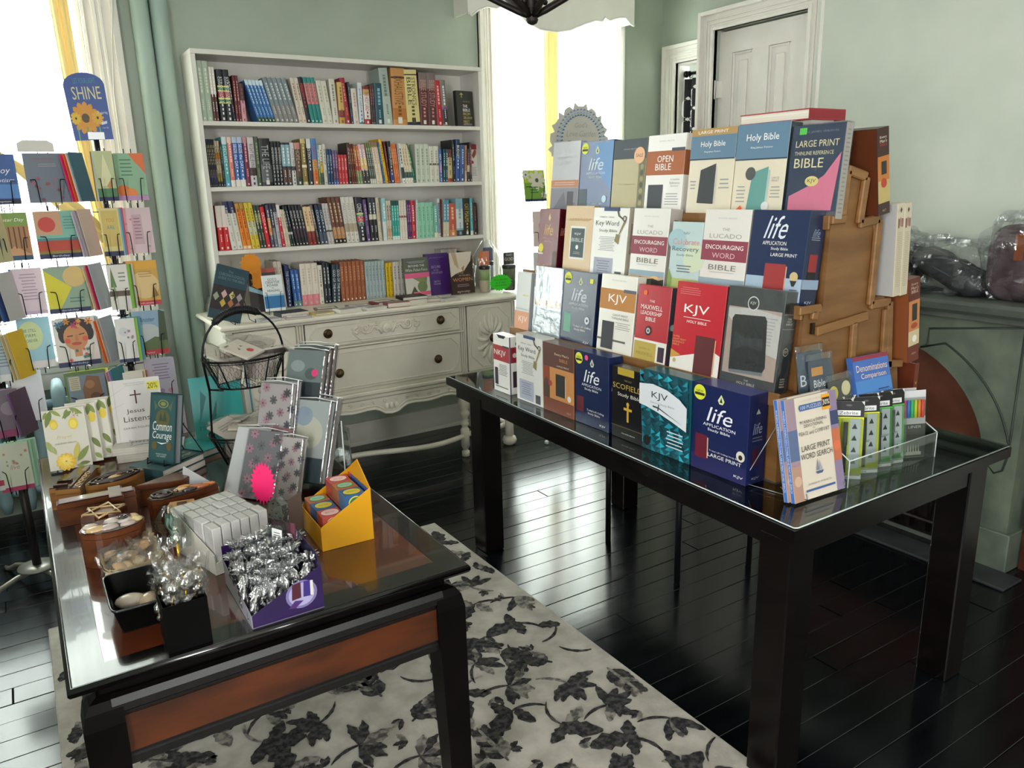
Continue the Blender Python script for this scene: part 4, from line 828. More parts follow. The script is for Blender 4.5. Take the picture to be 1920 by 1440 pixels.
tumbler(2.515,4.24,.036,.18,['8E8490','B0A8B8'],'lilac tumbler with a dark blue card, middle of the bagged bottles',('4A4A78',.085,''))
tumbler(2.60,4.13,.042,.16,['3E4A30','55603C'],'olive green tumbler in a clear box with a card reading God','' or ('2E2E2A',.075,'GOD'))
def bag(name,lab,c,rx,ry,h,seed=1,knot=True,m=FILM2):
    rg=random.Random(seed); ph=[rg.uniform(0,6) for _ in range(6)]
    mb=MB()
    def f(u,v):
        a=2*pi*u; k=(1-.75*max(0,(v-.72)/.28)) if knot else 1
        k2=1+.06*sin(3*a+ph[0]+5*v)+.05*sin(7*a+ph[1]+9*v)+.03*sin(13*a+ph[2]-11*v)
        return (c[0]+rx*k*k2*cos(a),c[1]+ry*k*k2*sin(a),c[2]+h*(v+.02*sin(5*a+ph[3])))
    mb.grid(f,36,12,m); o=mb.build(name); return tag(o,lab,'plastic bag')
bag('plastic_bag','clear gathered bag around the two tumblers on the dresser',(2.478,4.20,.968),.085,.075,.31,3)
bag('plastic_bag','clear wrap around the olive tumbler on the dresser',(2.60,4.13,.968),.052,.05,.25,5,False)
mb=MB(); P=[]
for i in range(48): a=2*pi*i/48; r_=1.0 if i%2 else .88; P.append((.083*r_*cos(a),.052*r_*sin(a)))
mb.prism(P,0,.0012,M('2FC21E',.5),'y'); prints(mb,.14,.08,[('t','Any Bottle',.5,.72,.7,.14,'12400E',.2),('t','is 1 for',.5,.5,.5,.12,'12400E',.2),('t','Any price',.5,.28,.6,.14,'12400E',.2)],lambda x,z,e:(x-.07,-e,z-.04)); tag(mb.build('starburst_tag',None,(2.505,4.08,1.025)),'bright green starburst sign handwritten in black before the tumblers','tag')
# booklets lying along the front of the dresser
def flat_book(lab,x,y,z,w,l,t,col,rz,items=None,cat='book',cover2=None):
    b=thing('book' if cat=='book' else cat.replace(' ','_'),lab,cat,(x,y,z),(0,0,rz)); mb=MB(); c=min(.002,t*.2); mb.box(-w/2,w/2,-l/2,l/2,0,c,col); mb.box(-w/2,w/2,-l/2,l/2,t-c,t,col); mb.box(-w/2,-w/2+c,-l/2,l/2,c,t-c,col); mb.build('cover',b)
    mb=MB(); mb.box(-w/2+c,w/2-.003,-l/2+.003,l/2-.003,c+.0001,t-c-.0001,PAGES); mb.build('page_block',b)
    if items: mb=MB(); prints(mb,w,l,items,lambda x_,z_,e:(x_-w/2,z_-l/2,t+e)); mb.build('cover_print',b)
    return b
zt=.9656
flat_book('black book lying flat in front of the blue and white booklet',1.19,4.07,zt,.15,.11,.022,'1C1B1D',R(5),[('t','BIBLE PROMISES',.5,.4,.6,.1,'A09A90')])
for i,(x,y,w_,l_,t_,c_,a,lb) in enumerate([(1.045,3.985,.11,.09,.01,'B4B6BA',10,'grey booklet lying flat, leftmost along the dresser front'),(1.19,3.965,.13,.09,.009,'A8989A',-6,'mauve grey booklet lying flat before the black book'),(1.335,4.00,.11,.09,.011,'BBA85A',4,'mustard yellow booklet lying on the dresser front'),(1.40,4.12,.12,.10,.012,'7A6858',-8,'brown booklet lying behind the mustard yellow one'),(1.47,3.985,.13,.09,.018,'D8D4D0',8,'white booklet with a grey picture lying on the dresser'),(1.575,4.09,.13,.10,.012,'8E8C92',-10,'grey booklet lying before the brown books'),(1.62,3.97,.12,.085,.014,'D4D2CE',5,'white booklet lying left of the dusty red ones'),(1.72,4.09,.12,.10,.022,'7E3A3C',12,'dusty red booklet lying behind its twin on the dresser'),(1.76,3.985,.13,.09,.026,'8A4446',-6,'dusty red booklet lying at the dresser front edge'),(1.99,4.03,.12,.09,.02,'A8968C',-12,'taupe booklet lying before the garden cover'),(2.09,3.99,.12,.10,.016,'C9C4C4',8,'pale grey booklet lying before the purple cover')]):
    flat_book(lb,x,y,zt,w_,l_,t_,c_,R(a),[('r',.1,.2,.9,.8,'E0DCD8' if i%2 else '9A9490'),('d',.2,.35,.8,.7,3,'777')],'booklet')
flat_book('white book at the bottom of the stack on the dresser front',1.88,4.02,zt,.13,.10,.026,'D9D5CE',R(3)); flat_book('dark green-black hardcover on top of the white book stack',1.875,4.03,zt+.0265,.15,.12,.018,'25241E',R(-4),[('t','devotions',.5,.5,.5,.12,'8A8878')])
# ---------------------------------------------------------------- right table
rt_=thing('display_table','black wooden table with a glass sheet on top holding the Bible rack','table',(0,0,0))
ZT=.765
mb=MB(); mb.prism([(1.502,1.108),(2.552,1.112),(2.60,3.05),(1.568,3.052)],ZT-.032,ZT,ESP,'z'); mb.build('tabletop',rt_)
mb=MB(); mb.prism([(1.530,1.128),(1.552,1.128),(1.612,3.00),(1.590,3.00)],.682,ZT-.0325,ESP,'z'); mb.prism([(1.553,1.120),(2.44,1.124),(2.44,1.146),(1.553,1.142)],.682,ZT-.0325,ESP,'z')
mb.prism([(2.44,1.147),(2.462,1.147),(2.50,2.98),(2.478,2.98)],.682,ZT-.0325,ESP,'z'); mb.prism([(1.613,2.96),(2.477,2.96),(2.477,2.982),(1.613,2.982)],.682,ZT-.0325,ESP,'z'); mb.build('apron',rt_)
for x,y in ((1.505,1.118),(1.580,2.765),(2.335,1.118),(2.395,2.78)):
    mb=MB(); mb.box(x,x+.098,y,y+.098,0.0005,ZT-.0327,ESP,.004); mb.build('leg',rt_)
gt=MB(); gt.prism([(1.512,1.12),(1.52,1.114),(2.545,1.118),(2.593,3.04),(1.578,3.042)],ZT+.0004,ZT+.0064,GLS,'z')
gl=thing('glass_top','thin clear glass sheet covering the black display table','glass'); gt.build('sheet',gl)
mb=MB(); mb.tube([(1.512,1.1185,ZT+.0034),(1.52,1.1125,ZT+.0034),(2.545,1.1165,ZT+.0034)],.0022,EDGE,6); mb.tube([(1.512,1.1185,ZT+.0034),(1.577,3.042,ZT+.0034)],.0018,EDGE,6); mb.build('polished_edge',gl)
ZG=ZT+.0068
st=thing('stool','small black stool with thin round legs pushed under the display table','stool')
mb=MB(); mb.prism([(2.06,2.06),(2.47,2.0),(2.52,2.5),(2.10,2.58)],.655,.675,ESP,'z'); mb.build('seat',st)
for x,y in ((2.112,2.555),(2.088,2.085),(2.447,2.024),(2.48,2.48)):
    mb=MB(); mb.tube([(x,y,.0005),(x,y,.6545)],.0125,M('101012',.3),10); mb.build('leg',st)
# ---------------------------------------------------------------- stepped rack
rk=thing('display_rack','stepped honey-brown wooden rack on the black table holding the Bibles','rack')
YN,YFR=1.335,2.70
steps=[(1.695,ZG,1.022),(1.775,1.022,1.256),(1.862,1.256,1.492),(1.985,1.492,1.60)]
prof=[(1.71,ZG),(1.705,1.022),(1.775,1.022),(1.785,1.256),(1.862,1.256),(1.872,1.492),(1.93,1.492),(1.945,1.60),(2.00,1.60),(2.02,1.492),(2.06,1.492),(2.085,1.256),(2.15,1.256),(2.175,1.04),(2.25,1.04),(2.30,ZG)]
for y0 in (YN,YFR-.012):
    mb=MB(); mb.prism(prof,y0,y0+.012,OAK,'y'); mb.build('end_panel',rk)
mb=MB()
for a,b,z in ((1.706,1.79,1.022),(1.777,1.875,1.256),(1.863,2.06,1.492)): mb.box(a,b,YN+.013,YFR-.013,z-.012,z,OAK)
for a,b,z in ((2.05,2.15,1.256),(2.15,2.25,1.04)): mb.box(a,b,YN+.013,YFR-.013,z-.012,z,OAK)
mb.build('shelf_board',rk)
for a,z in ((1.694,1.022),(1.766,1.256),(1.856,1.492)):
    mb=MB(); mb.box(a,a+.009,YN-.004,YFR,z-.028,z+.010,OAK2,.002); mb.build('front_lip',rk)
for a,z0,z1 in ((1.712,ZG,.994),(1.79,1.022,1.228),(1.877,1.256,1.464),(1.95,1.492,1.60)):
    mb=MB(); mb.box(a,a+.008,YN+.013,YFR-.013,z0,z1,OAK); mb.build('riser',rk)
def fr(P,w_=.026):
    w_=w_*1.3 if w_<.026 else w_
    for (a,b),(c,d) in zip(P[:-1],P[1:]):
        mb=MB(); L=math.hypot(c-a,d-b); T=Matrix.Translation((a,0,b))@Matrix.Rotation(-math.atan2(d-b,c-a),4,'Y'); mb.box(0,L,YN-.014,YN-.0008,-w_/2,w_/2,OAK2,.003,T); mb.build('frame_moulding',rk)
fr([(1.905,1.50),(1.915,1.62),(2.0,1.60),(1.985,1.475)]); fr([(1.985,1.475),(2.075,1.485),(2.07,1.24),(2.165,1.24)]); fr([(2.165,1.24),(2.19,1.03)]); fr([(1.815,1.225),(1.82,1.25)]); 
fr([(1.75,1.255),(1.842,1.255)],.018); fr([(1.83,1.19),(2.06,1.21)],.02); fr([(1.86,1.49),(1.92,1.49)],.018); fr([(2.165,1.05),(2.26,1.04)],.018); fr([(2.00,1.20),(2.01,.82)],.018); fr([(2.15,1.22),(2.17,.82)],.018)
mb=MB(); mb.box(1.812,1.824,YN-.0078,YN-.0008,1.185,1.215,M('3A2A1A',.4,.8)); mb.box(2.205,2.225,YN-.0078,YN-.0008,.93,.97,M('9A9C9A',.4,.8)); mb.build('hinge',rk)
# ---------------------------------------------------------------- boxed Bibles in four rows
W_='F2EFE9'
LIFE=lambda c1,c2: [('p',[(.46,.86),(.52,.93),(.58,.86),(.55,.82),(.49,.82)],c2),('p',[(.52,.90),(.545,.84),(.495,.84)],'1A2A20'),('t','life',.5,.68,.46,.17,c1,.25),('t','APPLICATION',.5,.555,.58,.035,c1),('t','Study Bible',.5,.50,.40,.04,c1)]
NEW=[('e',.13,.90,.11,0,'DDE23A'),('r',.04,.865,.22,.895,'2A2F20'),('t','NEW',.13,.915,.13,.028,'3A4A10')]
LUC=[('t','THOMAS NELSON',.5,.90,.4,.014,'AAA'),('t','THE',.5,.775,.16,.03,'8A8A88'),('t','LUCADO',.5,.70,.70,.05,'9A9894'),('r',0,.42,1,.65,'8C3548'),('t','ENCOURAGING',.5,.575,.82,.05,W_),('t','WORD',.5,.48,.5,.06,'D9B0B8'),('t','BIBLE',.5,.345,.60,.06,'77726C'),('r',0,.0,1,.22,'8FA6B4'),('r',0,.0,1,.10,'3F5540'),('r',0,.10,1,.15,'C9A888'),('e',.75,.14,.10,.02,'E8B878'),('p',[(0,.1),(.1,.13),(.2,.11),(.35,.14),(.5,.11),(.7,.13),(.85,.11),(1,.13),(1,.09),(0,.09)],'33452F'),('d',.2,.28,.8,.30,1,'AAA')]
KEY=[('r',.30,.955,.75,1,'2E4070'),('t','HEBREW - GREEK',.40,.875,.42,.018,'5A5A5A'),('t','Key Word',.42,.785,.66,.085,'3C3A3A'),('t','Study Bible',.46,.69,.52,.05,'6A6866'),('d',.2,.42,.7,.62,9,'8A8888'),('r',.12,.03,.66,.33,'A8AABC'),('d',.2,.1,.58,.3,6,'77798A'),('r',.74,.03,.92,.16,'4A4A52'),('p',[(.74,.62),(.80,.66),(.94,.82),(.90,.85)],'8A7A4A'),('p',[(.66,.56),(.78,.52),(.80,.64),(.70,.66)],'8A7A4A'),('e',.90,.86,.055,0,'5C4E38'),('e',.90,.86,.03,0,'C9C4BA'),('p',[(.66,.99),(.70,.99),(.76,.9),(.88,.86),(.86,.84),(.72,.89)],'4A3C2E')]
GB=[('t','THE',.5,.86,.14,.035,'C9C9C9'),('t','LIFE RECOVERY',.5,.78,.6,.04,'C9C9C9'),('t','BIBLE',.5,.70,.4,.05,'C9C9C9')]
rows=[
# key,row,yL,w,h,t, label, colour, items, side colour, side items, top
('nkjv',1,2.712,.127,.240,.05,'short white and red boxed Bible at the far end of the table row','E6E3DE',[('r',0,.55,1,.82,'A02430'),('t','NKJV',.42,.68,.72,.12,W_),('d',.3,.3,.9,.5,7,'555'),('r',.08,.12,.28,.42,'3A2A38'),('r',.1,.085,.9,.10,'444'),('r',.6,.80,1,.83,'3A3A44')],'E0DDD8',[('r',0,.55,1,.82,'8C1E2A'),('r',.3,.12,.8,.4,'3A2634'),('e',.5,.68,.2,0,'C9C4C0'),('r',.6,.85,.95,.9,'3A2A2A'),('r',0,0,.12,1,'55525A')],'E8E8EA'),
('key',1,2.536,.185,.267,.06,'white boxed study Bible with a hanging key, on the table row','D9D7D2',KEY,'CDC8C0',[('r',.3,.4,.6,.8,'9A9488')],'C4C2BC'),
('every',1,2.348,.195,.262,.06,"brown and orange boxed large print Bible on the table row",'C68A55',[('r',0,.66,1,1,'5A342A'),('r',0,0,1,.2,'7A4230'),('r',0,.2,.22,.66,'8A3E22'),('p',[(.02,.2),(.2,.2),(.22,.42),(.1,.5),(.02,.42)],'4A3A30'),('r',.42,.26,.72,.58,'2E2C2C'),('r',.725,.27,.745,.55,'D8C9A8'),('t',"Every Man's",.62,.86,.45,.045,'E8D0B8'),('t','BIBLE',.68,.79,.26,.045,'C98A50'),('t','LARGE PRINT',.66,.70,.4,.025,'D8C0A8'),('e',.24,.42,.06,0,'A83A34'),('e',.86,.27,.06,0,'D8D4C8'),('t','NLT',.85,.06,.14,.025,'C9A088')],'4A2A22',[],'5A382E'),
('life1',1,2.149,.190,.263,.06,'navy boxed study Bible with a pink dot sticker, on the table row','1E294C',[('r',.05,.17,.27,.38,'5E1A28')]+LIFE('E8EAEC','C9D0C0')+NEW+[('t',"Today's #1-Selling",.62,.22,.50,.035,W_),('t','Study Bible',.58,.175,.36,.035,W_),('t','KJV',.84,.06,.16,.035,W_)],'17224A',[('t','life',.5,.62,.6,.12,'C9CCD8',.25),('p',[(.4,.78),(.5,.84),(.6,.78)],'C9CCC0'),('d',.2,.45,.8,.52,2,'AAB')],'2A3A66'),
('scof',1,1.945,.158,.243,.045,'black boxed study Bible with a gold cross between the navy and teal boxes','17161A',[('t','THE OLD',.52,.83,.24,.025,'8A7A40'),('t','SCOFIELD',.5,.74,.92,.075,'B99A48'),('t','Study Bible',.56,.62,.72,.065,'DAD6CC'),('r',.50,.26,.56,.50,'C9A02E'),('r',.40,.42,.66,.455,'C9A02E'),('e',.53,.51,.045,0,'C9A02E'),('r',0,.165,1,.175,'6A5A30'),('t','KING JAMES VERSION',.55,.08,.42,.02,W_),('r',.2,.90,.72,1,'B39A30')],'121216',[],'2A2A2C'),
('sword',1,1.789,.211,.261,.06,'teal triangle-patterned boxed Bible with a white band and sword','12606E',None,'0E4450',[],'1F5A60'),
('lifelp',1,1.574,.212,.261,.075,'large navy boxed study Bible reading large print, nearest on the table row','1D2654',[('r',0,0,1,.18,'24265A'),('r',.07,.14,.29,.42,'6A1830'),('r',.295,.16,.315,.40,'D8B098')]+LIFE('EDEEF2','D9DFA0')+NEW+[('t',"Today's #1-Selling Study Bible",.62,.265,.56,.022,W_),('t','LARGE PRINT',.62,.215,.60,.042,W_),('e',.90,.31,.075,0,'DAD4C4'),('e',.90,.30,.035,0,'2A2420'),('t','KJV',.88,.07,.16,.035,W_)],'141D48',[('t','life',.5,.62,.5,.12,'8A8EA8',.25),('p',[(.38,.78),(.5,.84),(.62,.78)],'9A9E98'),('r',.25,.2,.6,.4,'3A1230'),('t','KJV',.5,.06,.4,.03,'9A9EB0'),('d',.2,.47,.8,.54,2,'667')],'333D78'),
('kjvgray',2,2.680,.105,.240,.03,'pale grey and peach cover at the far left of the second row','C4C4C4',[('r',0,0,1,.34,'D89A78'),('t','KJV',.6,.2,.6,.12,'F0E0D8'),('r',.5,.60,.9,.63,'C9C98A'),('r',0,.37,1,.39,'B8B8B8')],'A8A8A8',[],None),
('white',2,2.545,.184,.272,.03,'glossy pale blue-white recovery Bible in the second row','B4C0CC',[('t','THE',.5,.82,.14,.03,'9AA6B4'),('t','LIFE RECOVERY',.5,.74,.6,.045,'9AA6B4'),('t','BIBLE',.5,.66,.36,.05,'9AA6B4'),('r',.03,.44,.97,.53,'C9A890'),('d',.1,.455,.9,.515,2,'D8C8B8'),('r',.0,.0,1,.4,'AAB4BC'),('p',[(.1,.05),(.3,.3),(.45,.1)],'98A2AC'),('r',.68,.06,.9,.32,'A0A8AE')],'9AA6B0',[],None),  # blue-white glare is put into the base and print colours of this cover
('navy',2,2.356,.198,.270,.04,'navy study Bible with a mint picture and yellow sticker in the second row','1D294C',[('r',.08,.16,.30,.42,'6FA890')]+LIFE('D8DCE4','D0D4B0')+NEW+[('r',.80,.86,.90,.92,'E8E23A'),('t',"Today's #1-Selling",.66,.26,.55,.035,W_),('t','Study Bible',.60,.215,.34,.035,W_),('e',.80,.36,.07,0,'E0E4E8'),('e',.80,.36,.028,0,'2A3A5A'),('t','KJV',.82,.06,.16,.035,W_)],'151E40',[],'3A4A70'),
('kjvbr',2,2.137,.190,.275,.04,'cream giant print Bible with an orange-brown band, second row','E3DED4',[('r',0,.56,1,.82,'BA7C34'),('t','KJV',.5,.69,.5,.13,W_),('r',.66,.79,1,.83,'5A5A66'),('t','THOMAS NELSON',.5,.93,.4,.016,'AAA'),('t','GIANT PRINT',.62,.50,.42,.026,'77726A'),('t','THINLINE BIBLE',.62,.46,.48,.026,'77726A'),('d',.5,.32,.92,.42,4,'99948A'),('r',0,.165,.82,.19,'5A5854'),('r',.13,.06,.47,.41,'35303A')],'C9C4B8',[('r',.1,.3,.3,.8,'8A867C')],None),
('maxw',2,1.941,.158,.255,.035,'red leadership Bible with a gold author panel in the second row','B42634',[('r',0,0,1,.30,'E4E0DA'),('r',.02,.03,.70,.27,'B8A04A'),('t','JOHN C.',.36,.18,.35,.03,'8A7428'),('t','MAXWELL',.36,.115,.5,.04,'8A7428'),('r',.76,.05,.95,.24,'3A2232'),('t','THE',.46,.80,.16,.03,W_),('t','MAXWELL',.46,.72,.66,.06,W_),('t','LEADERSHIP',.46,.645,.64,.05,W_),('t','BIBLE',.46,.57,.30,.05,W_),('e',.42,.42,.10,0,'2A2426'),('e',.42,.42,.06,0,'C9C4C0'),('e',.42,.42,.03,0,'4A4446'),('e',.24,.90,.055,0,'F0702A')],'3E3C42',[('e',.5,.5,.3,0,'8AA8A0')],None),
('red',2,1.765,.206,.280,.04,'red and white Holy Bible with a burgundy book pictured, second row','BE2232',[('p',[(0,0),(0,.14),(.85,.30),(1,.26),(1,0)],'E4DFD8'),('p',[(0,.14),(0,.24),(.22,.19)],'C9963C'),('t','KJV',.45,.70,.50,.12,W_),('r',.2,.615,.75,.62,W_),('t','HOLY BIBLE',.48,.575,.40,.03,W_),('d',.08,.86,.5,.95,4,'D8787A'),('r',.50,.03,.88,.44,'5A2024'),('r',.885,.05,.905,.42,'D8A070'),('t','SUPER',.1,.39,.14,.02,'D8A060'),('t','GIANT PRINT',.17,.36,.28,.02,'D8A060'),('t','REFERENCE',.15,.33,.25,.02,'D8A060'),('t','BIBLE',.1,.30,.14,.02,'D8A060'),('e',.1,.12,.035,0,'B8A878')],'5A1A22',[],None),
('grayhb',2,1.556,.204,.285,.05,'grey boxed Holy Bible with a black leather book pictured, near end of second row','4A4C4E',[('r',.04,.12,.97,.80,'B8A296'),('p',[(.04,.7),(.04,.78),(.5,.80),(.97,.76),(.97,.35),(.6,.4)],'C9C6C2'),('d',.3,.45,.92,.74,9,'A8A6A4'),('e',.47,.85,.10,0,'E0DED8'),('e',.47,.85,.085,0,'3C3E40'),('t','KJV',.47,.85,.10,.035,'E0DED8'),('p',[(.16,.16),(.13,.68),(.17,.72),(.70,.74),(.74,.70),(.80,.24),(.76,.19)],'26282C'),('p',[(.16,.16),(.17,.13),(.76,.155),(.77,.19)],'7A7E84'),('p',[(.2,.55),(.4,.5),(.7,.52),(.72,.4),(.4,.42),(.2,.36)],'363A3E'),('t','THE',.5,.078,.08,.018,'D8D8D4'),('t','HOLY BIBLE',.5,.045,.32,.026,'D8D8D4')],'2C2E30',[('r',0,.78,1,.785,'888'),('r',0,.64,1,.645,'888'),('t','THE',.5,.74,.3,.016,'C9C4B4'),('t','HOLY',.5,.715,.4,.016,'C9C4B4'),('t','BIBLE',.5,.69,.5,.016,'C9C4B4'),('e',.5,.42,.22,0,'C9C4A8'),('e',.5,.42,.19,0,'2C2E30'),('t','KJV',.5,.42,.25,.03,'C9C4A8'),('t','SUPER',.5,.155,.4,.014,'C9C4B4'),('t','GIANT',.5,.13,.4,.014,'C9C4B4'),('t','PRINT',.5,.105,.4,.014,'C9C4B4'),('t','BIBLE',.5,.08,.4,.014,'C9C4B4')],'5A5C5C'),
('maroon',3,2.614,.135,.255,.05,'maroon Life Bible with a yellow sticker at the far end of the third row','6E1E2E',[('p',[(.46,.86),(.52,.93),(.58,.86),(.55,.82),(.49,.82)],'E0C890'),('t','life',.5,.68,.46,.17,'E0B870',.25),('t','APPLICATION',.5,.55,.6,.03,'C9A0A0'),('t','Study Bible',.5,.505,.36,.035,'E0C0B0'),('e',.17,.40,.13,0,'DDD23A'),('r',.05,.30,.29,.33,'D8D4C8'),('r',.78,.1,.98,.36,'6A5A50'),('t','PERSONAL SIZE',.35,.14,.58,.03,'C98A60')],'4A0E1C',[('t','life',.5,.66,.6,.12,'C98A70',.25)],None),
('kjvtan',3,2.441,.172,.268,.03,'tan Bible with a small blue-grey centre panel, third row','BE9A66',[('r',.22,.26,.78,.72,'E6E2DA'),('r',.26,.29,.74,.69,'35484E'),('t','KJV',.5,.61,.22,.035,W_),('t','BIBLE',.5,.53,.42,.05,'C9D0D0'),('e',.5,.43,.05,0,W_),('d',.35,.33,.65,.37,2,'AAA'),('r',0,0,1,.08,'3A3A3A')]+[('p',[(.1+.1*i,.80+.02*(i%2)),(.15+.1*i,.83),(.2+.1*i,.80+.02*(i%2)),(.15+.1*i,.79)],'C9A878') for i in range(8)],'A07E4E',[],None),
('key2',3,2.271,.197,.262,.045,'white study Bible with a hanging key, third row','DAD8D3',KEY,'B0A898',[('r',.3,.4,.6,.8,'8A8070')],None),
('luc1',3,2.052,.178,.262,.055,'white and maroon encouraging word Bible, left one of the two in the third row','DEDAD4',LUC,'A8A098',[('d',.3,.3,.7,.9,6,'77706A')],None),
('celeb',3,1.861,.137,.222,.03,'pale watercolour recovery Bible between the two maroon-banded ones','B8CCCC',[('r',0,0,1,.2,'A8B86A'),('e',.8,.5,.35,.2,'C9D4B8'),('e',.2,.75,.3,.15,'A0C0C8'),('t','NIV',.5,.84,.2,.035,'7A8A90'),('t','Celebrate',.5,.72,.86,.085,'D88A84'),('t','Recovery',.5,.61,.86,.085,'4A6470'),('t','Study Bible',.5,.53,.55,.04,'6A7A80'),('d',.25,.28,.75,.4,3,'556'),('p',[(0,.1),(0,.35),(.15,.2),(.1,.0)],'7F9A50')],'A8B8B0',[],None),
('luc2',3,1.725,.182,.262,.04,'white and maroon encouraging word Bible beside the big navy box in the third row','DEDAD4',LUC,'A8A098',[],None),
('lifeold',3,1.541,.195,.262,.07,'large navy boxed study Bible with a red and black book pictured, near end of third row','1C2B50',[('r',0,.06,1,.30,'A0B4C8'),('r',0,0,1,.06,'182444'),('r',.33,.0,.70,.44,'9A2E30'),('r',.33,.0,.70,.17,'1E1A1E'),('r',.705,.02,.725,.42,'C9A080'),('t','life',.45,.82,.42,.24,'D8DCE4',.45),('t','APPLICATION',.45,.655,.42,.04,W_),('t','Study Bible',.55,.595,.30,.038,W_),('t','LARGE PRINT',.64,.535,.46,.035,W_),('e',.86,.32,.07,0,'C9B080'),('p',[(.80,.28),(.92,.28),(.88,.22),(.84,.22)],'2A2A2E'),('d',.8,.1,.95,.2,3,'556')],'14203E',[('t','life',.5,.78,.45,.08,'8A94B0',.45),('d',.2,.70,.8,.74,2,'99A'),('r',.25,.36,.75,.56,'8A2A2C'),('r',.25,.28,.75,.38,'15141A'),('r',0,.2,1,.30,'8A9CB4'),('t','KJV',.5,.06,.4,.035,'C9D0DC')],'2A3A60'),
('g1',4,2.640,.182,.272,.03,'washed-out grey Bible with an orange band at the far end of the top row','A8A6AC',GB+[('r',0,.36,1,.46,'B87A5A'),('d',.1,.38,.9,.44,2,'D8B8A8'),('r',0,0,1,.35,'85808C'),('p',[(0,0),(.2,.1),(.5,.3),(.6,.1),(.9,.15),(1,0)],'6A6674'),('r',.62,.05,.85,.30,'46464E')],'98969C',[],None),
('lifeb',4,2.454,.192,.264,.045,'shiny blue study Bible with a yellow-green sticker in the top row','3C5488',[('p',[(.4,.95),(1,.98),(1,.3),(.55,.6)],'6F98C8'),('r',.0,.05,.27,.34,'4A5864')]+LIFE('D8E0E8','D8D8A0')+NEW+[('t',"Today's #1",.55,.13,.4,.03,'C9D8E8'),('e',.82,.2,.07,0,'C9E0F0')],'22304E',[],None),
('gold',4,2.260,.179,.257,.045,'gold and slate Bible with a floral strip and peach sale sticker, top row','9A8A50',[('r',0,.74,1,1,'3E444E'),('r',0,0,1,.09,'3E444E'),('t','THOMAS NELSON',.5,.87,.4,.016,'AAB'),('r',.80,.09,1,.74,'7A7458')]+[('e',.9,.15+.08*i,.05,0,'55553F' if i%2 else '9A946E') for i in range(7)]+[('t','KING JAMES VERSION',.42,.4,.5,.03,'B8A870'),('e',.80,.78,.16,0,'EDB890'),('t','SALE',.80,.78,.2,.045,'4A3028')],'2E323A',[],None),
('open',4,2.081,.182,.262,.045,'white and orange boxed Bible in the top row','E4E0DC',[('r',0,.50,1,.80,'A85A28'),('t','OPEN',.5,.70,.42,.08,W_),('t','BIBLE',.46,.60,.42,.08,W_),('r',.66,.79,1,.83,'3E4450'),('t','THOMAS NELSON',.5,.92,.4,.016,'AAA'),('t','Complete',.80,.44,.24,.03,'8A8886'),('t','Reference',.80,.40,.26,.03,'8A8886'),('t','System',.80,.36,.2,.03,'8A8886'),('r',.10,.04,.50,.38,'33363E'),('d',.55,.12,.95,.28,5,'999'),('r',0,0,1,.035,'55555A')],'D0CCC8',[('r',0,.5,1,.8,'8A4A22')],None),
('hblp',4,1.877,.190,.267,.04,'cream and blue Holy Bible with a gold large print strip, top row','DDD2BC',[('r',0,.66,1,.92,'5B7C96'),('r',0,.92,1,1,'AE8A50'),('t','LARGE PRINT',.48,.96,.66,.034,W_),('t','Holy Bible',.5,.815,.54,.08,W_),('t','King James Version',.5,.735,.36,.022,W_),('r',0,.645,1,.66,'2A3644'),('p',[(.25,.15),(.28,.53),(.62,.60),(.62,.14)],'33363A'),('p',[(.62,.14),(.65,.16),(.65,.56),(.62,.57)],'C9C4B8'),('d',.05,.3,.2,.42,3,'999'),('d',.7,.3,.95,.44,3,'999')],'C9BC9A',[('r',0,.66,1,1,'37495A')],None),
('hb',4,1.687,.192,.267,.05,'cream and blue Holy Bible with a sea-green book pictured, top row','DDD2BC',[('r',0,.63,1,1,'5B7C96'),('t','Holy Bible',.5,.845,.62,.095,W_),('t','King James Version',.5,.745,.42,.026,W_),('r',0,.615,1,.63,'2A3644'),('p',[(.30,.0),(.38,.48),(.68,.54),(.66,.0)],'5F9690'),('p',[(.66,0),(.70,0),(.72,.5),(.68,.51)],'A8C0B8'),('e',.34,.47,.10,0,'4E4E50'),('t','LARGE',.83,.42,.14,.022,'8A8A86'),('t','PRINT',.83,.39,.14,.022,'8A8A86'),('d',.08,.15,.28,.35,5,'999'),('d',.74,.2,.95,.34,4,'999'),('p',[(.12,.08),(.2,.13),(.24,.09),(.16,.04)],'F06A2A'),('e',.68,.12,.07,0,'D8D8D8')],'2A3644',[],None),
('thin',4,1.488,.170,.250,.03,'navy and pink large print thinline reference Bible in film, near end of top row','2F3A58',[('p',[(.06,.09),(.06,.24),(.40,.34),(.70,.46),(.97,.70),(.90,.09)],'E07898'),('r',0,0,1,.08,'4A4850'),('t','KING JAMES VERSION',.52,.92,.70,.028,'8A90A8'),('t','LARGE PRINT',.50,.80,.82,.07,'EFE3B0'),('t','THINLINE REFERENCE',.46,.70,.74,.04,'EFE3B0'),('t','BIBLE',.38,.595,.56,.10,'EFE3B0'),('e',.48,.40,.13,.055,'EBD98A'),('t','KJV',.48,.40,.16,.05,'3A3A2A'),('r',.14,.90,.28,.97,'5AD84A')],'A8A098',[('d',.2,.05,.8,.95,20,'8A8278')],None),
]
tri=[('r',0,0,1,1,'14505C')]; rt3=random.Random(7)
for j in range(14):
    for i in range(10):
        x,y=i/10,j/14; c_=rt3.choice(['17707E','1E93A6','0F4651','2AB0C4','12606E','0C3A44','1A7F90','175866'])
        tri.append(('p',[(x,y),(x+.1,y+.0357*(1 if (i+j)%2 else 0)),(x+(.1 if i%2 else 0),min(1,y+.0714))],c_))
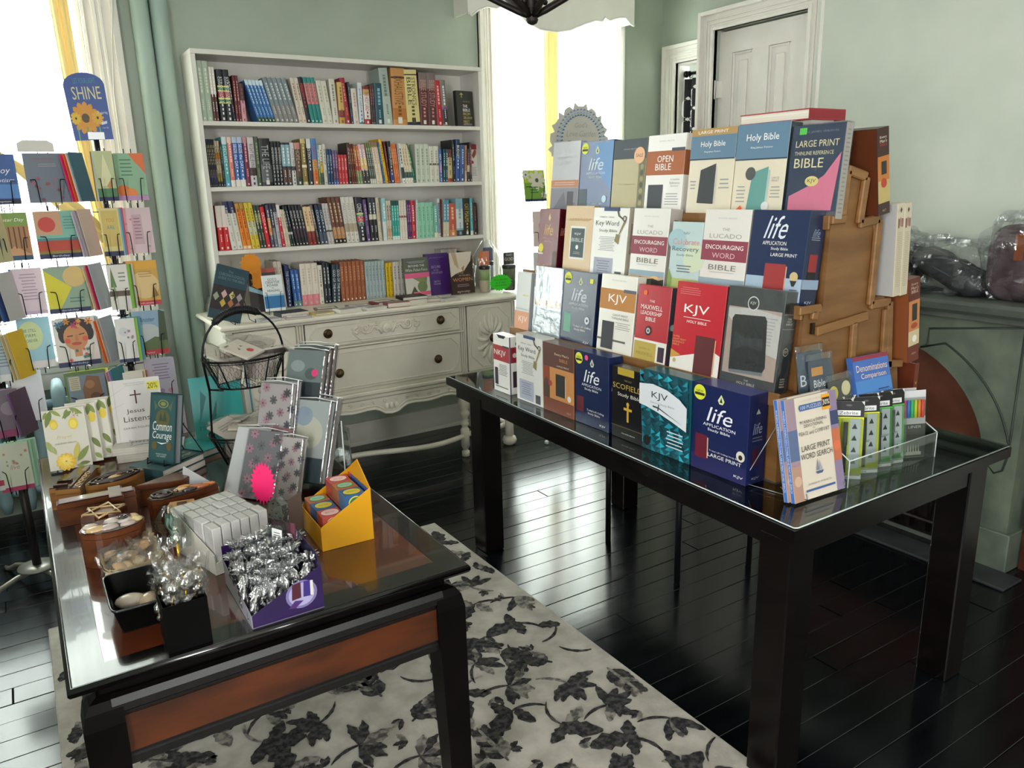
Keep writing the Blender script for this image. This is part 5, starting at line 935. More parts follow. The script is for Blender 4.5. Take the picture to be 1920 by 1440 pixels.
tri+=[('p',[(0,.83),(.3,.86),(.6,.83),(.85,.76),(1,.68),(1,.40),(.7,.47),(.4,.53),(.15,.565),(0,.575)],'DCE0E6'),('t','KJV',.44,.72,.34,.10,'2A2C30'),('t','Sword Study Bible',.5,.635,.5,.035,'8A9098'),('p',[(.30,.60),(.42,.595),(.92,.465),(.43,.575),(.30,.58)],'3A3C40'),('p',[(.40,.55),(.42,.63),(.44,.63),(.425,.55)],'3A3C40'),('e',.18,.14,.08,0,'0A0A0C'),('d',.6,.14,.95,.36,5,'C9D8DC'),('r',.0,.0,.0001,.0001,'000')]
for k,r_,yL,w_,h_,t_,lab,col,it,sc,si,tc in rows:
    X,Z,tl={1:(1.62,ZG,0),2:(1.704,1.0225,6),3:(1.776,1.2565,6),4:(1.866,1.4925,5)}[r_]
    cat='boxed book'; 
    b=boxed('boxed_bible',lab,w_-.003,h_,t_,col,it if it else tri,(X,yL,Z+.0003),R(-90),R(-tl),side=sc,side_items=si,top=tc)
    if k=='life1': sticker(b,w_,h_,[('e',.36,.93,.05,0,'F0508A')],lab='pink dot sticker')
    if k in('thin','grayhb','white'): 
        f=MB(); f.box(-.002,w_-.001,-.0035,t_+.002,-.0002,h_+.003,FILM2,.002); f.build('plastic_wrap',b)
    if k=='nkjv': f=MB(); f.box(.02,.11,.012,.04,h_+.0002,h_+.0008,'F4F4F2'); f.prism([(.03,h_+.001),(.10,h_+.001),(.085,h_-.012),(.045,h_-.012)],-.0008,-.0004,M('15151A'),'y'); f.build('thumb_notch',b)
    if k=='luc1': sticker(b,w_,h_,[('r',.66,.03,.98,.11,'1E1C1C')],lab='small black sticker')
# boxes standing on the back steps with their spines to the camera
def back_box(lab,x,z,w_,h_,L,col,side,items,lean=0):
    lean=R(lean)
    b=thing('boxed_bible',lab,'boxed book',(x,YN-.025,z),(0,lean,0)); mb=MB(); mb.box(0,w_,0,L,0,h_,M(col,.35),.001); mb.box(-.0003,.0003,.002,L-.002,.002,h_-.002,M(side,.35)); mb.build('case',b); front_print(b,w_,h_,items,'spine_print'); return b
EM=[('r',0,.68,1,1,'3A2018'),('r',0,.0,1,.14,'3A2420'),('r',0,.40,1,.68,'B8702E'),('r',0,.14,1,.40,'B8A468'),('t','Every',.5,.89,.6,.035,'E8D8C8'),('t',"Man's",.5,.85,.6,.035,'E8D8C8'),('t','BIBLE',.5,.81,.6,.03,'A04030'),('r',.3,.47,.75,.62,'2A2826'),('e',.5,.37,.25,0,'B04030'),('t','NLT',.5,.05,.3,.025,'C9B8A0')]
back_box("orange and dark brown boxed Bible on the back of the rack top",2.044,1.4928,.052,.235,.17,'3A2018','5A2E18',EM,-10)
for i in range(2): back_box('tall pale beige boxed set, '+('left' if i==0 else 'right')+' one of the pair on the back step of the rack',2.152+i*.0362,1.2568,.0345,.268,.19,'C4B8A0','B4B2B0',[('p',[(.35,.93),(.5,.96),(.65,.93),(.5,.90)],'4A463E'),('r',.15,.74,.35,.84,'7A5A50'),('r',.4,.76,.55,.85,'A87A68'),('r',.6,.75,.85,.84,'8A6A60'),('d',.15,.1,.85,.7,30,'A89C88')],-4)
EM2=[('r',0,.74,1,1,'5A2A20'),('r',0,0,1,.2,'6A3024'),('r',0,.2,1,.74,'BE7C48'),('r',0,.2,1,.38,'C9B890'),('t','Every',.5,.93,.6,.035,'D8B8A0'),('t',"Man's",.5,.89,.65,.035,'D8B8A0'),('t','BIBLE',.5,.845,.6,.035,'D8B8A0'),('r',.3,.5,.75,.70,'2A2826'),('e',.5,.44,.3,.035,'A04A34'),('e',.55,.28,.2,0,'E8E4DC'),('t','MEN',.5,.1,.4,.025,'C9A088')]
back_box('red-brown boxed Bible with large print spine below the beige pair, back of rack',2.264,1.0408,.056,.262,.18,'6A3424','8A4E2C',EM2,-8)
b=face_book('book','reddish brown leather book leaning upright behind the rack at table level',.022,.255,.14,'6A3220',[('t','w',.5,.75,.5,.04,'D8A850'),('d',.3,.2,.7,.5,10,'8A4A34')],(2.335,YN-.01,ZG+.0003),0,0,rough=.3); 
bb=thing('book','white and red book lying flat behind the top row of Bibles','book',(2.03,1.47,1.7605)); 
mb=MB(); mb.box(-.10,.06,0,.25,0,.003,'9E2430'); mb.box(-.10,.06,0,.25,.027,.030,'9E2430'); mb.box(-.10,.06,0,.004,.0031,.0269,'8A1E2A'); mb.build('cover',bb)
mb=MB(); mb.box(-.098,.056,.0042,.247,.0032,.0268,PAGES); mb.build('page_block',bb)
sp=MB(); sp.box(1.95,2.05,1.48,1.70,1.6015,1.76,M('B8B4AC')); tag(sp.build('cardboard_box'),'plain pale cardboard box hidden on the rack top behind the Holy Bibles','box')
# ---------------------------------------------------------------- front of the display table
ez=thing('wire_easel','twisted wire easel holding the word search books','easel',(1.73,1.245,ZG))
TW=M('8A8C90',.3,.8); mb=MB()
for x in (-.075,.085):
    mb.tube([(x,-.052,.026),(x,-.056,.012),(x,-.03,.003),(x,.0,.003),(x,.03,.02)],.0016,TW,6)
mb.tube([(-.075,.0,.003),(-.10,.14,.003),(-.07,.05,.20),(.07,.05,.20),(.10,.14,.003),(.085,.0,.003)],.0016,TW,6); mb.build('wire_frame',ez)
WS=[('r',0,0,.18,1,'9A8490'),('r',0,.4,.18,.7,'5A6A90'),('r',0,0,.18,.35,'B08A78'),('r',.84,0,1,1,'8A7A98'),('r',.84,.3,1,.62,'C06A48'),('r',.84,.66,1,.8,'3A4468'),('e',.10,.2,.07,0,'C9A890'),('e',.92,.45,.07,0,'D8704A'),
 ('t','LARGE PRINT',.52,.96,.5,.02,'C9C4B0'),('p',[(.24,.90),(.26,.925),(.70,.925),(.72,.90),(.70,.865),(.26,.865)],'3F5E94'),('t','100 PUZZLES',.48,.895,.40,.035,'C9D0DC'),('t','MORNING & EVENING',.50,.755,.52,.032,'5A5450'),('t','DEVOTIONAL',.50,.715,.38,.032,'5A5450'),('t','in',.50,.685,.04,.015,'5A5450'),('t','PEACE and COMFORT',.50,.645,.60,.038,'5A5450'),('t','LARGE PRINT',.50,.50,.56,.055,'44403E'),('t','WORD SEARCH',.50,.42,.62,.055,'44403E'),('p',[(.46,.26),(.50,.38),(.51,.26)],'7A7E90'),('p',[(.52,.26),(.53,.36),(.58,.26)],'9A9EB0'),('p',[(.44,.25),(.60,.25),(.57,.225),(.47,.225)],'4A5A88'),('t','CHARLES H. SPURGEON',.5,.145,.46,.018,'7A7470'),('r',.22,.075,.80,.095,'3F5E94')]
SP=[('t','MORNING & EVENING LARGE PRINT WORD SEARCH',.5,.5,.3,.0001,'FFF')]
def vtext(b,t,h,s,c,x=-.0004,ln=.8):
    mb=MB(); V,F,a=text_geo(s); mb.add([(x,t*.5-(y-.5)*t*.5,h*(.5+ln/2)-xx*h*ln) for xx,y in V],[tuple(reversed(f)) for f in F],c); mb.build('spine_title',b)
for i,(y,x) in enumerate(((1.198,1.618),(1.213,1.609))):
    b=face_book('book','cream and sunset large print word search paperback, '+('front' if i==0 else 'back')+' one of the two on the wire easel',.200,.272,.013,'D8CCBC',WS,(x,y,ZG+.006),R(-2),R(-12),spine='3F72C0',soft=True)
    vtext(b,.013,.272,'MORNING & EVENING DEVOTIONAL LARGE PRINT WORD SEARCH','DDE6F2')
    if i==0: sticker(b,.200,.272,[('r',.70,.83,.86,.98,'E8A020'),('r',.705,.86,.855,.95,'1A1815'),('t','30%',.78,.905,.13,.05,'F4F0E4')],lab='yellow and black thirty percent sticker')
hb=thing('acrylic_tray','clear acrylic tray full of highlighter packs on the display table','tray',(0,0,0))
mb=MB(); x0,x1,y0,y1=1.835,2.262,1.195,1.330
mb.box(x0,x1,y0,y1,ZG+.0003,ZG+.0033,ACR); mb.box(x0,x1,y0,y0+.003,ZG+.0034,ZG+.078,ACR); mb.box(x0,x1,y1-.003,y1,ZG+.0034,ZG+.16,ACR)
for x in (x0,x1-.003): mb.prism([(y0+.0031,ZG+.0034),(y0+.0031,ZG+.078),(y1-.0031,ZG+.15),(y1-.0031,ZG+.0034)],x,x+.003,ACR,'x')
mb.build('clear_box',hb)
mb=MB(); mb.tube([(x0,y0,ZG+.078),(x1,y0,ZG+.078)],.0018,EDGE,5); mb.tube([(x1,y0,ZG+.0),(x1,y0,ZG+.078),(x1,y1,ZG+.155)],.0018,EDGE,5); mb.tube([(x0,y0,ZG+.0),(x0,y0,ZG+.078),(x0,y1,ZG+.155)],.0018,EDGE,5); mb.build('polished_edge',hb)
def hl_pack(lab,x,y,rz,tilt,col,grp=None,z=ZG+.004):
    p=thing('highlighter_pack',lab,'highlighter',(x,y,z),(R(tilt),0,R(rz)),grp); w_,h_=.082,.222
    mb=MB(); mb.box(0,w_,0,.0012,0,h_,'D8D8D4'); mb.build('backing_card',p)
    front_print(p,w_,h_,[('r',0,.06,1,.80,col),('p',[(0,.80),(0,.95),(.1,1),(.9,1),(1,.95),(1,.80)],'151515'),('r',.12,.82,.88,.885,'D8D8D8'),('t','Zebrite',.5,.852,.6,.04,'151515'),('e',.5,.95,.10,.012,'5A5A5A'),('r',.56,.14,.90,.78,'D8DCE0'),('t','2X',.5,.02,.2,.02,'222')]+[('p',[(.62,.2+.15*i),(.8,.2+.15*i),(.72,.27+.15*i)],'1A1A1A') for i in range(4)])
    mb=MB(); V,F,a=text_geo('BIBLE HIGHLIGHTER'); mb.add([(w_*.14+(.5-y_)*w_*.14,-.0016,h_*(.10+.66*xx)) for xx,y_ in V],F,'16160E'); mb.build('printed_title',p)
    mb=MB(); mb.tube([(w_*.40,-.010,h_*.10),(w_*.40,-.010,h_*.44),(w_*.40,-.010,h_*.46),(w_*.40,-.010,h_*.74)],[.0052,.0052,.0064,.0064],'16181C',10); mb.build('pen',p)
    mb=MB(); mb.box(w_*.25,w_*.95,-.019,-.0012,h_*.06,h_*.79,ACR,.004); mb.build('blister',p); return p
Y_='D8DC2E'; G_='58B848'
for i,(x,y,rz,tl,c_,lb) in enumerate([(1.85,1.262,-42,-6,Y_,'yellow Bible highlighter pack, nearest and leftmost in the acrylic tray'),(1.845,1.283,-30,-5,Y_,'yellow highlighter pack just behind the nearest one in the tray'),(1.842,1.302,-22,-4,Y_,'yellow highlighter pack at the back left of the tray'),(1.93,1.3,-12,-3,Y_,'yellow highlighter pack with its black top showing at the tray back'),(1.925,1.25,-28,-6,Y_,'yellow highlighter pack turned aside, right of the nearest one'),(1.955,1.262,-20,-6,Y_,'yellow highlighter pack left of the green ones'),(2.02,1.302,-12,-4,G_,'green highlighter pack at the back of the tray'),(2,1.248,-20,-6,G_,'green highlighter pack, middle of the tray front'),(2.055,1.24,-16,-6,G_,'green highlighter pack nearest the coloured liners'),(1.99,1.318,-8,0,Y_,'yellow highlighter pack against the tray back wall')]): hl_pack(lb,x,y,rz,tl,c_)
for i,(x,y) in enumerate(((2.150,1.242),(2.150,1.272))):
    p=thing('liner_pack','clear pack of rainbow coloured liner pens, '+('front' if i==0 else 'back')+' one at the right end of the tray','pens',(x,y,ZG+.004),(R(-7),0,R(-24)))
    w_,h_=.085,.205; mb=MB(); mb.box(0,w_,0,.001,0,h_,'8A8884'); mb.build('backing_card',p)
    front_print(p,w_,h_,[('r',0,.0,1,.5,'55534F'),('r',0,.5,1,.62,'D8D4D4'),('r',0,.85,1,1,'C9C9C9'),('t','LINER',.6,.46,.5,.04,'E4E0D8')]+[('p',[(.22+.1*k,.08),(.29+.1*k,.08),(.255+.1*k,.2)],'E8E4D0') for k in range(6)]+[('r',.2,.04,.85,.09,'E8E4D0')])
    for k,c_ in enumerate(('D83A8C','3A7AD0','3ABF7A','C9D830','F0902A','F04A3A')):
        mb=MB(); mb.tube([(.014+.0115*k,-.006,h_*.60),(.014+.0115*k,-.006,h_*.86)],.0045,c_,8); mb.build('pen',p)
    mb=MB(); mb.box(.004,w_-.004,-.013,-.001,h_*.03,h_*.9,ACR,.003); mb.build('blister',p)
for i,(x,y,z,w_,h_,it,c_,lb) in enumerate([(1.757,1.298,.945,.095,.195,[('t','B',.2,.6,.25,.16,'C9D0D4')],'3A4A5A','Bible indexing tab pack, back one in the bag by the rack'),(1.79,1.283,.925,.095,.19,[('r',.1,.78,.6,.9,'C98A3A'),('t','Bible',.42,.66,.5,.11,'E8ECEE'),('t','Indexing',.5,.53,.75,.11,'E8ECEE'),('t','Tabs',.35,.40,.4,.1,'E8ECEE')],'2E3E52','dark blue pack reading Bible indexing behind the word search books'),(1.855,1.262,.86,.105,.19,[('e',.22,.82,.2,0,'D8CC4A'),('e',.78,.86,.2,0,'D8CFA0'),('r',.55,.3,.98,.7,'6A5F4C'),('r',.6,.45,.95,.52,'C9BCA0'),('e',.85,.40,.08,0,'E83A6A'),('d',.5,.55,.95,.7,3,'AAA080')],'2A2A26','black and olive tab pack with round yellow stickers')]):
    p=thing('tab_pack',lb,'tab pack',(x,y,z),(R(-10),0,R(-4+3*i))); mb=MB(); mb.box(0,w_,0,.002,0,h_,M(c_,.4)); mb.build('card',p); front_print(p,w_,h_,it); f=MB(); f.box(-.006,w_+.006,-.004,.005,-.004,h_+.02,FILM2,.002); f.build('plastic_bag',p)
sd=MB(); sd.box(1.775,1.96,1.288,1.33,ZG+.0003,.918,ACR,.002); tag(sd.build('acrylic_stand'),'clear acrylic riser behind the word search books holding the tab packs','stand')
face_book('book','blue and yellow paperback reading denominations comparison, propped behind the highlighters',.158,.232,.02,'3F67B0',[('r',0,0,1,.25,'A8BC6A'),('r',0,.0,1,.08,'D8C850'),('r',0,.25,1,.5,'6FB0C4'),('r',0,.5,1,.7,'4A80C0'),('r',0,.95,1,1,'8A3040'),('t','Denominations',.5,.85,.86,.085,'F0D0B0'),('t','Comparison',.52,.74,.7,.085,'F0D0B0'),('d',.55,.30,.95,.58,6,'1E3A70')]+[('r',.08,.30+.09*i,.42,.35+.09*i,'8AB4D8') for i in range(3)],(1.970,1.247,.875),R(-3),R(-15),rough=.3)
sd=MB(); sd.box(1.965,2.15,1.232,1.331,.868,.8735,ACR); sd.box(1.966,2.148,1.3265,1.3305,.775,.8675,ACR); tag(sd.build('acrylic_stand'),'clear acrylic shelf holding up the denominations book','stand')
# ---------------------------------------------------------------- bags on the mantel
DG=noisy('charcoal_leatherette','26292B','3C4043',20,.4,.2,60); BG=noisy('brown_purple_leatherette','4A3D3F','62545A',20,.35,.2,60)
def soft_bag(name,lab,c,dims,rot,m,extras=None,cat='bag'):
    b=thing(name,lab,cat,c,rot); a,d,h=dims; mb=MB()
    def f(u,v):
        th=2*pi*u; ph=pi*v; s=lambda q,p:(abs(q)**p)*(1 if q>=0 else -1)
        return (a/2*s(cos(th),.45)*s(sin(ph),.5),d/2*s(sin(th),.45)*s(sin(ph),.5),h/2-h/2*s(cos(ph),.6)+.004*sin(9*u*6+5*v))
    mb.grid(f,40,20,m); mb.build('body',b); return b
b=soft_bag('book_cover_bag','charcoal zipped Bible cover in clear plastic lying on the mantel',(3.29,1.775,1.118),(.17,.33,.10),(R(24),0,0),DG)
mb=MB(); mb.tube([(.086*cos(a),.150*sin(a),.055) for a in [2*pi*i/20 for i in range(20)]],.003,'55585A',5,True); mb.build('zip',b)
b.location=(3.29,1.775,1.165)
b=soft_bag('book_cover_bag','dark strapped case in clear plastic, leftmost and highest on the mantel',(3.30,2.03,1.117),(.20,.24,.20),(0,0,R(10)),DG)
mb=MB(); mb.tube([(-.10,-.08,.12),(-.09,-.03,.21),(-.09,.05,.21),(-.10,.09,.12)],.008,'101112',6); mb.build('strap',b)
b=soft_bag('book_cover_bag','brown-purple handbag style Bible cover in clear plastic at the right end of the mantel',(3.29,1.475,1.117),(.15,.25,.29),(0,0,0),BG)
mb=MB(); mb.box(-.081,-.076,-.02,.012,.16,.26,M('8A4A30',.5),.001); mb.build('leather_tab',b)
def crumple(name,lab,c,dims,seed,m=FILM2):
    rg=random.Random(seed); ph=[rg.uniform(0,6) for _ in range(9)]; a,d,h=dims
    mb=MB()
    def f(u,v):
        th=2*pi*u; p_=pi*v; s=lambda q,p:(abs(q)**p)*(1 if q>=0 else -1)
        n=1+.09*sin(5*th+ph[0]+7*v)+.07*sin(11*th+ph[1]-9*v)+.05*sin(17*th+ph[2]+23*v)+.04*sin(29*v+ph[3])
        return (c[0]+a/2*s(cos(th),.6)*s(sin(p_),.6)*n,c[1]+d/2*s(sin(th),.6)*s(sin(p_),.6)*n,c[2]+max(0.001,h/2-h/2*s(cos(p_),.7)*n))
    mb.grid(f,56,28,m,None,False); return tag(mb.build(name),lab,'plastic bag')
crumple('plastic_wrap','crinkled clear bag around the charcoal Bible cover on the mantel',(3.29,1.78,1.117),(.21,.42,.22),3)
crumple('plastic_wrap','crinkled clear bag around the leftmost strapped case on the mantel',(3.30,2.03,1.117),(.24,.30,.25),5)
crumple('plastic_wrap','crinkled clear bag around the brown-purple cover on the mantel',(3.29,1.47,1.117),(.20,.29,.33),8)
# ---------------------------------------------------------------- revolving card racks
def card(lab,x,y,z,w_,h_,items,rz=0,tilt=-8,base='E4E0DA',cat='card',grp=None,env=None):
    p=thing('greeting_card',lab,cat,(x,y,z),(R(tilt),0,R(rz)),grp); mb=MB(); mb.box(-w_/2,w_/2,0,.0022,0,h_,base); mb.build('folded_card',p)
    if items: mb=MB(); prints(mb,w_,h_,items,lambda a,b,e:(a-w_/2,-e,b)); mb.build('cover_print',p)
    return p
def pocket(par,x,y,z,w_,rz):
    T=Matrix.Translation((x,y,z))@Matrix.Rotation(R(rz),4,'Z'); mb=MB()
    for s_ in (-1,1):
        P=[(s_*w_*.52,.05,.085),(s_*w_*.30,-.022,.085),(s_*w_*.28,-.024,.075),(s_*w_*.25,-.012,-.004),(s_*w_*.2,.04,-.008)]
        mb.tube([tuple(T@Vector(p)) for p in P],.0019,WIRE,5)
    for s_ in (-1,1): mb.tube([tuple(T@Vector(p)) for p in ((s_*w_*.12,.042,-.03),(s_*w_*.12,.045,.16),(s_*w_*.12,.042,.2))],.0019,WIRE,5)
    mb.tube([tuple(T@Vector(p)) for p in ((-w_*.52,.05,.085),(w_*.52,.05,.085))],.0019,WIRE,5)
    mb.build('wire_pocket',par)
def rack(lab,cx,cy,top,feet=True):
    r_=thing('card_rack',lab,'card rack',(cx,cy,0)); 
    mb=MB(); mb.tube([(0,0,.085),(0,0,.5)],.017,M('2A2521',.4,.5),12); mb.tube([(0,0,.5),(0,0,top)],.011,M('2E2A28',.4,.5),10); mb.build('pole',r_)
    mb=MB(); mb.lathe([(.075,.072),(.075,.078),(.022,.084)],M('8E8B86',.35,.6),(0,0,0),28); mb.build('base_plate',r_)
    for k in range(4):
        a=R(30+90*k); mb=MB(); P=[(.02,.062),(.09,.06),(.16,.045),(.22,.014),(.245,.012)]; mb.tube([(cos(a)*p,sin(a)*p,q) for p,q in P],.0105,M('8A857C',.35,.6),9); mb.build('leg',r_)
        mb=MB(); mb.tube([(cos(a)*.238,sin(a)*.238,.0125),(cos(a)*.252,sin(a)*.252,.0125)],.012,'151515',9); mb.build('rubber_cap',r_)
    for z in [.48+.212*k for k in range(6)]:
        mb=MB(); mb.tube([(.02*cos(a),.02*sin(a),z) for a in [2*pi*j/10 for j in range(10)]],.004,WIRE,5,True)
        for a in (0,pi/2,pi,3*pi/2): mb.tube([(0,0,z),(.06*cos(a),.06*sin(a),z)],.002,WIRE,5)
        mb.build('hub_ring',r_)
    return r_
RB=rack('tall revolving wire card rack with the blue sunflower sign, behind the left table',.345,3.60,1.83)
RA=rack('revolving wire card rack at the left edge of the picture',-.12,3.66,1.78)
RC=rack('revolving wire card rack behind the black display table, topped by a flowered fan sign',2.98,4.00,1.86)
def fill(RK,rcx,rcy,data):
    for (x,y,z,w_,h_,rz,base,items,lab,edges,ec) in data:
        pocket(RK,x-rcx,y-rcy,z,w_,rz)
        card(lab,x,y,z+.001,w_,h_,items,rz,base=base)
        q=random.Random(int(z*1000+x*77))
        for k in range(edges):
            T=Matrix.Rotation(R(rz),3,'Z')@Vector((.006*(k+1)*(1 if x<rcx else -.6),.0075*(k+1),0))
            card('card edges (%s) stacked behind '%['nearest','second','third','fourth','last'][k]+lab.split(',')[0],x+T.x,y+T.y,z+.001,w_*.98,h_-.004+.006*q.random(),None,rz,base=ec[k%len(ec)],grp=('cards behind the '+lab)[:80])
FO=lambda a,b:[('r',0,0,1,.09,'1E2250'),('t','Birthday',a,.045,.4,.04,'C9CCE0')]
def flowers(cols,seed,n=7,lo=.15,hi=.9,r_=.09):
    q=random.Random(seed); return [('f',q.uniform(.1,.9),q.uniform(lo,hi),r_*q.uniform(.6,1.2),6,cols[i%len(cols)],'6A4A20') for i in range(n)]
fill(RB,.345,3.60,[
 (.150,3.49,1.582,.138,.183,0,'6E7684',[('r',0,0,1,1,'6E7684'),('t','Happy Birthday',.45,.88,.5,.05,'A04A5A',.3),('d',.3,.72,.8,.8,2,'999')]+flowers(['9A4A58','B8607A','7A3A48'],3,14,.05,.5,.05),'grey card with pink wildflowers at the top left of the sunflower rack',3,['B8B8BC','8A9098']),
 (.154,3.49,1.372,.144,.180,0,'7FB8A8',[('r',0,.5,.62,1,'C99A78'),('e',.28,.72,.2,0,'C8403A'),('r',0,.12,1,.38,'B8402A'),('r',0,.10,1,.16,'8A7A2A'),('r',0,.38,1,.43,'4A8A90'),('d',.66,.6,.95,.9,5,'5A8A80'),('r',0,0,1,.1,'1E2250'),('t','Birthday',.5,.05,.4,.045,'C9CCE0')],'card with a red poppy and orange field, second row',2,['C8D0D0','D83A7A']),
 (.155,3.49,1.160,.143,.178,0,'8FA890',[('e',.72,.78,.28,0,'D8B878'),('p',[(0,.12),(0,.95),(.62,.55),(.28,.1)],'D8CC2A'),('p',[(.62,.8),(1,.9),(1,.75)],'D8C070'),('d',.5,.2,.9,.35,2,'4A7A78'),('r',0,0,1,.10,'1E2250'),('t','Birthday',.5,.05,.4,.045,'C9CCE0')],'green card with a yellow envelope and orange sun, third row',3,['A8A8B0','C9B840','B0B8B0']),
 (.157,3.49,.945,.149,.190,0,'DCD8D0',[('e',.5,.80,.42,.2,'241C1C'),('e',.82,.68,.12,.16,'241C1C'),('e',.2,.66,.1,.16,'241C1C'),('e',.5,.60,.29,.27,'C98A5A'),('r',.42,.2,.60,.42,'C98A5A'),('e',.30,.54,.07,0,'D85A4A'),('e',.72,.56,.07,0,'D85A4A'),('e',.5,.47,.12,.035,'B84A3A'),('p',[(.30,.64),(.44,.65),(.44,.63),(.30,.62)],'241C1C'),('p',[(.58,.66),(.72,.68),(.72,.66),(.58,.64)],'241C1C'),('p',[(.49,.66),(.55,.66),(.56,.53),(.48,.52)],'B87A4A'),('r',0,0,1,.1,'1E2250'),('t','Birthday',.5,.05,.4,.045,'C9CCE0')]+flowers(['C83A5A','D88A2A','3A7A9A','D8B83A','B83A6A'],5,9,.82,.95,.09)+flowers(['4A7A60','D85A5A','2A6A7A'],6,8,.13,.38,.06),'card of a dark haired woman with a crown of flowers, fourth row',3,['7FB0B0','A8B8BC','9FC0B8']),
 (.165,3.49,.733,.145,.185,0,'5F7A48',[('r',0,0,1,1,'5F7A48'),('r',.06,0,1,.92,'7A8A98'),('p',[(.45,0),(.4,.6),(.55,.9),(.85,.85),(.9,.3),(.8,0)],'8A6248'),('e',.6,.7,.12,0,'A87A58'),('e',.7,.4,.14,0,'6A4A38'),('e',.55,.25,.1,0,'B08A68'),('r',.1,.6,.36,.9,'C9C0A0'),('d',.12,.62,.34,.88,6,'888')],'green and blue card with a brown dog picture, behind the lemon booklets',4,['6A9A3A','D8D04A','D8D4C8']),
 (.345,3.46,1.582,.066,.190,-6,'A8B488',[('r',0,0,1,1,'B8BC90'),('p',[(.2,.3),(.5,.95),(.8,.5),(.6,.3)],'D8D4A8'),('p',[(.5,.3),(.8,.45),(.7,.2)],'C98A5A'),('r',0,.08,1,.25,'4A7A50'),('r',0,0,1,.08,'1E2250')],'pale green iris card in the middle of the top row',3,['B8D0E0','C9C08A','6A5A4A']),
 (.336,3.46,1.370,.068,.186,-6,'D8C888',[('r',.08,.2,.92,.95,'C9B060'),('t','YOU',.5,.75,.4,.08,'B87A2A'),('t','ARE',.5,.6,.4,.08,'4A8A8A'),('r',0,0,1,.1,'1E2250')],'golden patterned card in the middle of the second row',3,['8FC0D0','4A90B0','D83A5A']),
 (.334,3.46,1.156,.073,.180,-6,'D8D4CC',[('p',[(.1,.5),(.2,.95),(.4,.5)],'5A7A4A'),('p',[(.15,.2),(.25,.6),(.4,.3)],'7A9A5A'),('r',0,.3,1,.42,'5A4A3A'),('d',.5,.6,.9,.85,3,'777')],'white card with green willow leaves in the middle of the third row',4,['8AC030','7ABA20','5A6A30','C9C4B8']),
 (.333,3.46,.940,.073,.178,-6,'DCD8D4',[('e',.4,.7,.25,0,'C9CCD0'),('r',0,0,1,.08,'2A2A58')]+flowers(['B87A8A','6A8A6A'],9,5,.55,.9,.1),'white wreath card in the middle of the fourth row',4,['8AC030','9AC850','3A8A9A','5A9AA8']),
 (.335,3.46,.735,.075,.16,-6,'D8D0C4',None,'cream card top in the fifth row behind the marbled book',3,['C98A6A','D8D4B0','A8502A']),
 (.440,3.50,1.582,.108,.183,-4,'8AB090',[('p',[(.5,1),(1,1),(1,.55),(.85,.7),(.7,.8)],'D86A3A'),('e',.2,.2,.22,0,'D8702A'),('e',.45,.14,.2,0,'E0803A'),('r',0,0,1,.1,'B88AB8'),('d',.15,.5,.6,.9,5,'4A7A60')],'green card with orange blossoms at the top right of the sunflower rack',2,['6A5A4A','C9A8A0']),
 (.436,3.50,1.372,.112,.182,-4,'D0B8BC',[('r',.35,.2,.68,.85,'C0A0A8'),('d',.38,.3,.65,.8,7,'8A6A78')]+flowers(['C87A9A','B89A9A'],12,8,.1,.9,.05),'pale pink card with a framed verse, second row right',3,['C82A4A','6A7A9A','9AB8C8']),
 (.432,3.50,1.160,.112,.182,-4,'C99A3A',[('r',0,.82,1,1,'D8A02A'),('e',.5,.45,.5,.3,'D8B880'),('d',.3,.62,.85,.78,3,'A87A3A'),('p',[(.7,.15),(.8,.45),(.95,.2)],'8A6A2A'),('r',0,0,1,.10,'B82A3A'),('t',"God's servants",.5,.05,.5,.04,'E8C9B8')],'golden card with a red foot, third row right',3,['C8602A','4A5A6A','B8683A']),
 (.432,3.50,.952,.122,.184,-4,'8AA8C0',[('e',.4,.5,.4,.2,'B8C0C0'),('p',[(0,.2),(.3,.3),(.6,.4),(1,.35),(1,.1),(0,.1)],'5A6A40'),('p',[(.72,.3),(.82,1),(1,.95),(1,.3)],'3A4A2A'),('t','Minister',.4,.80,.55,.1,'2A4A6A',.3),('r',0,0,1,.11,'B82A3A'),('t','Pastor',.4,.05,.3,.045,'E8C9B8')],'blue lake and pine card with a red foot, fourth row right',3,['D8D0A0','3A6A50','5A9AA0']),
 (.450,3.50,.745,.112,.184,-4,'C0B8C8',[('d',.2,.5,.8,.9,6,'8A7AA8'),('e',.2,.22,.08,0,'C87A9A'),('e',.45,.25,.09,0,'A88AB0'),('e',.75,.24,.09,0,'C88AA0'),('r',0,0,1,.09,'B82A3A')],'pale lilac card with pink trees, fifth row right',2,['D8D4D8','B8A8C8']),
 (.472,3.50,.55,.10,.17,-4,'D8C0CC',[('d',.2,.5,.8,.9,4,'A89AB0'),('p',[(.3,.2),(.5,.4),(.7,.2),(.5,.25)],'D84A7A')],'pink bird card in the lowest visible row',1,['B87AC0']),
])
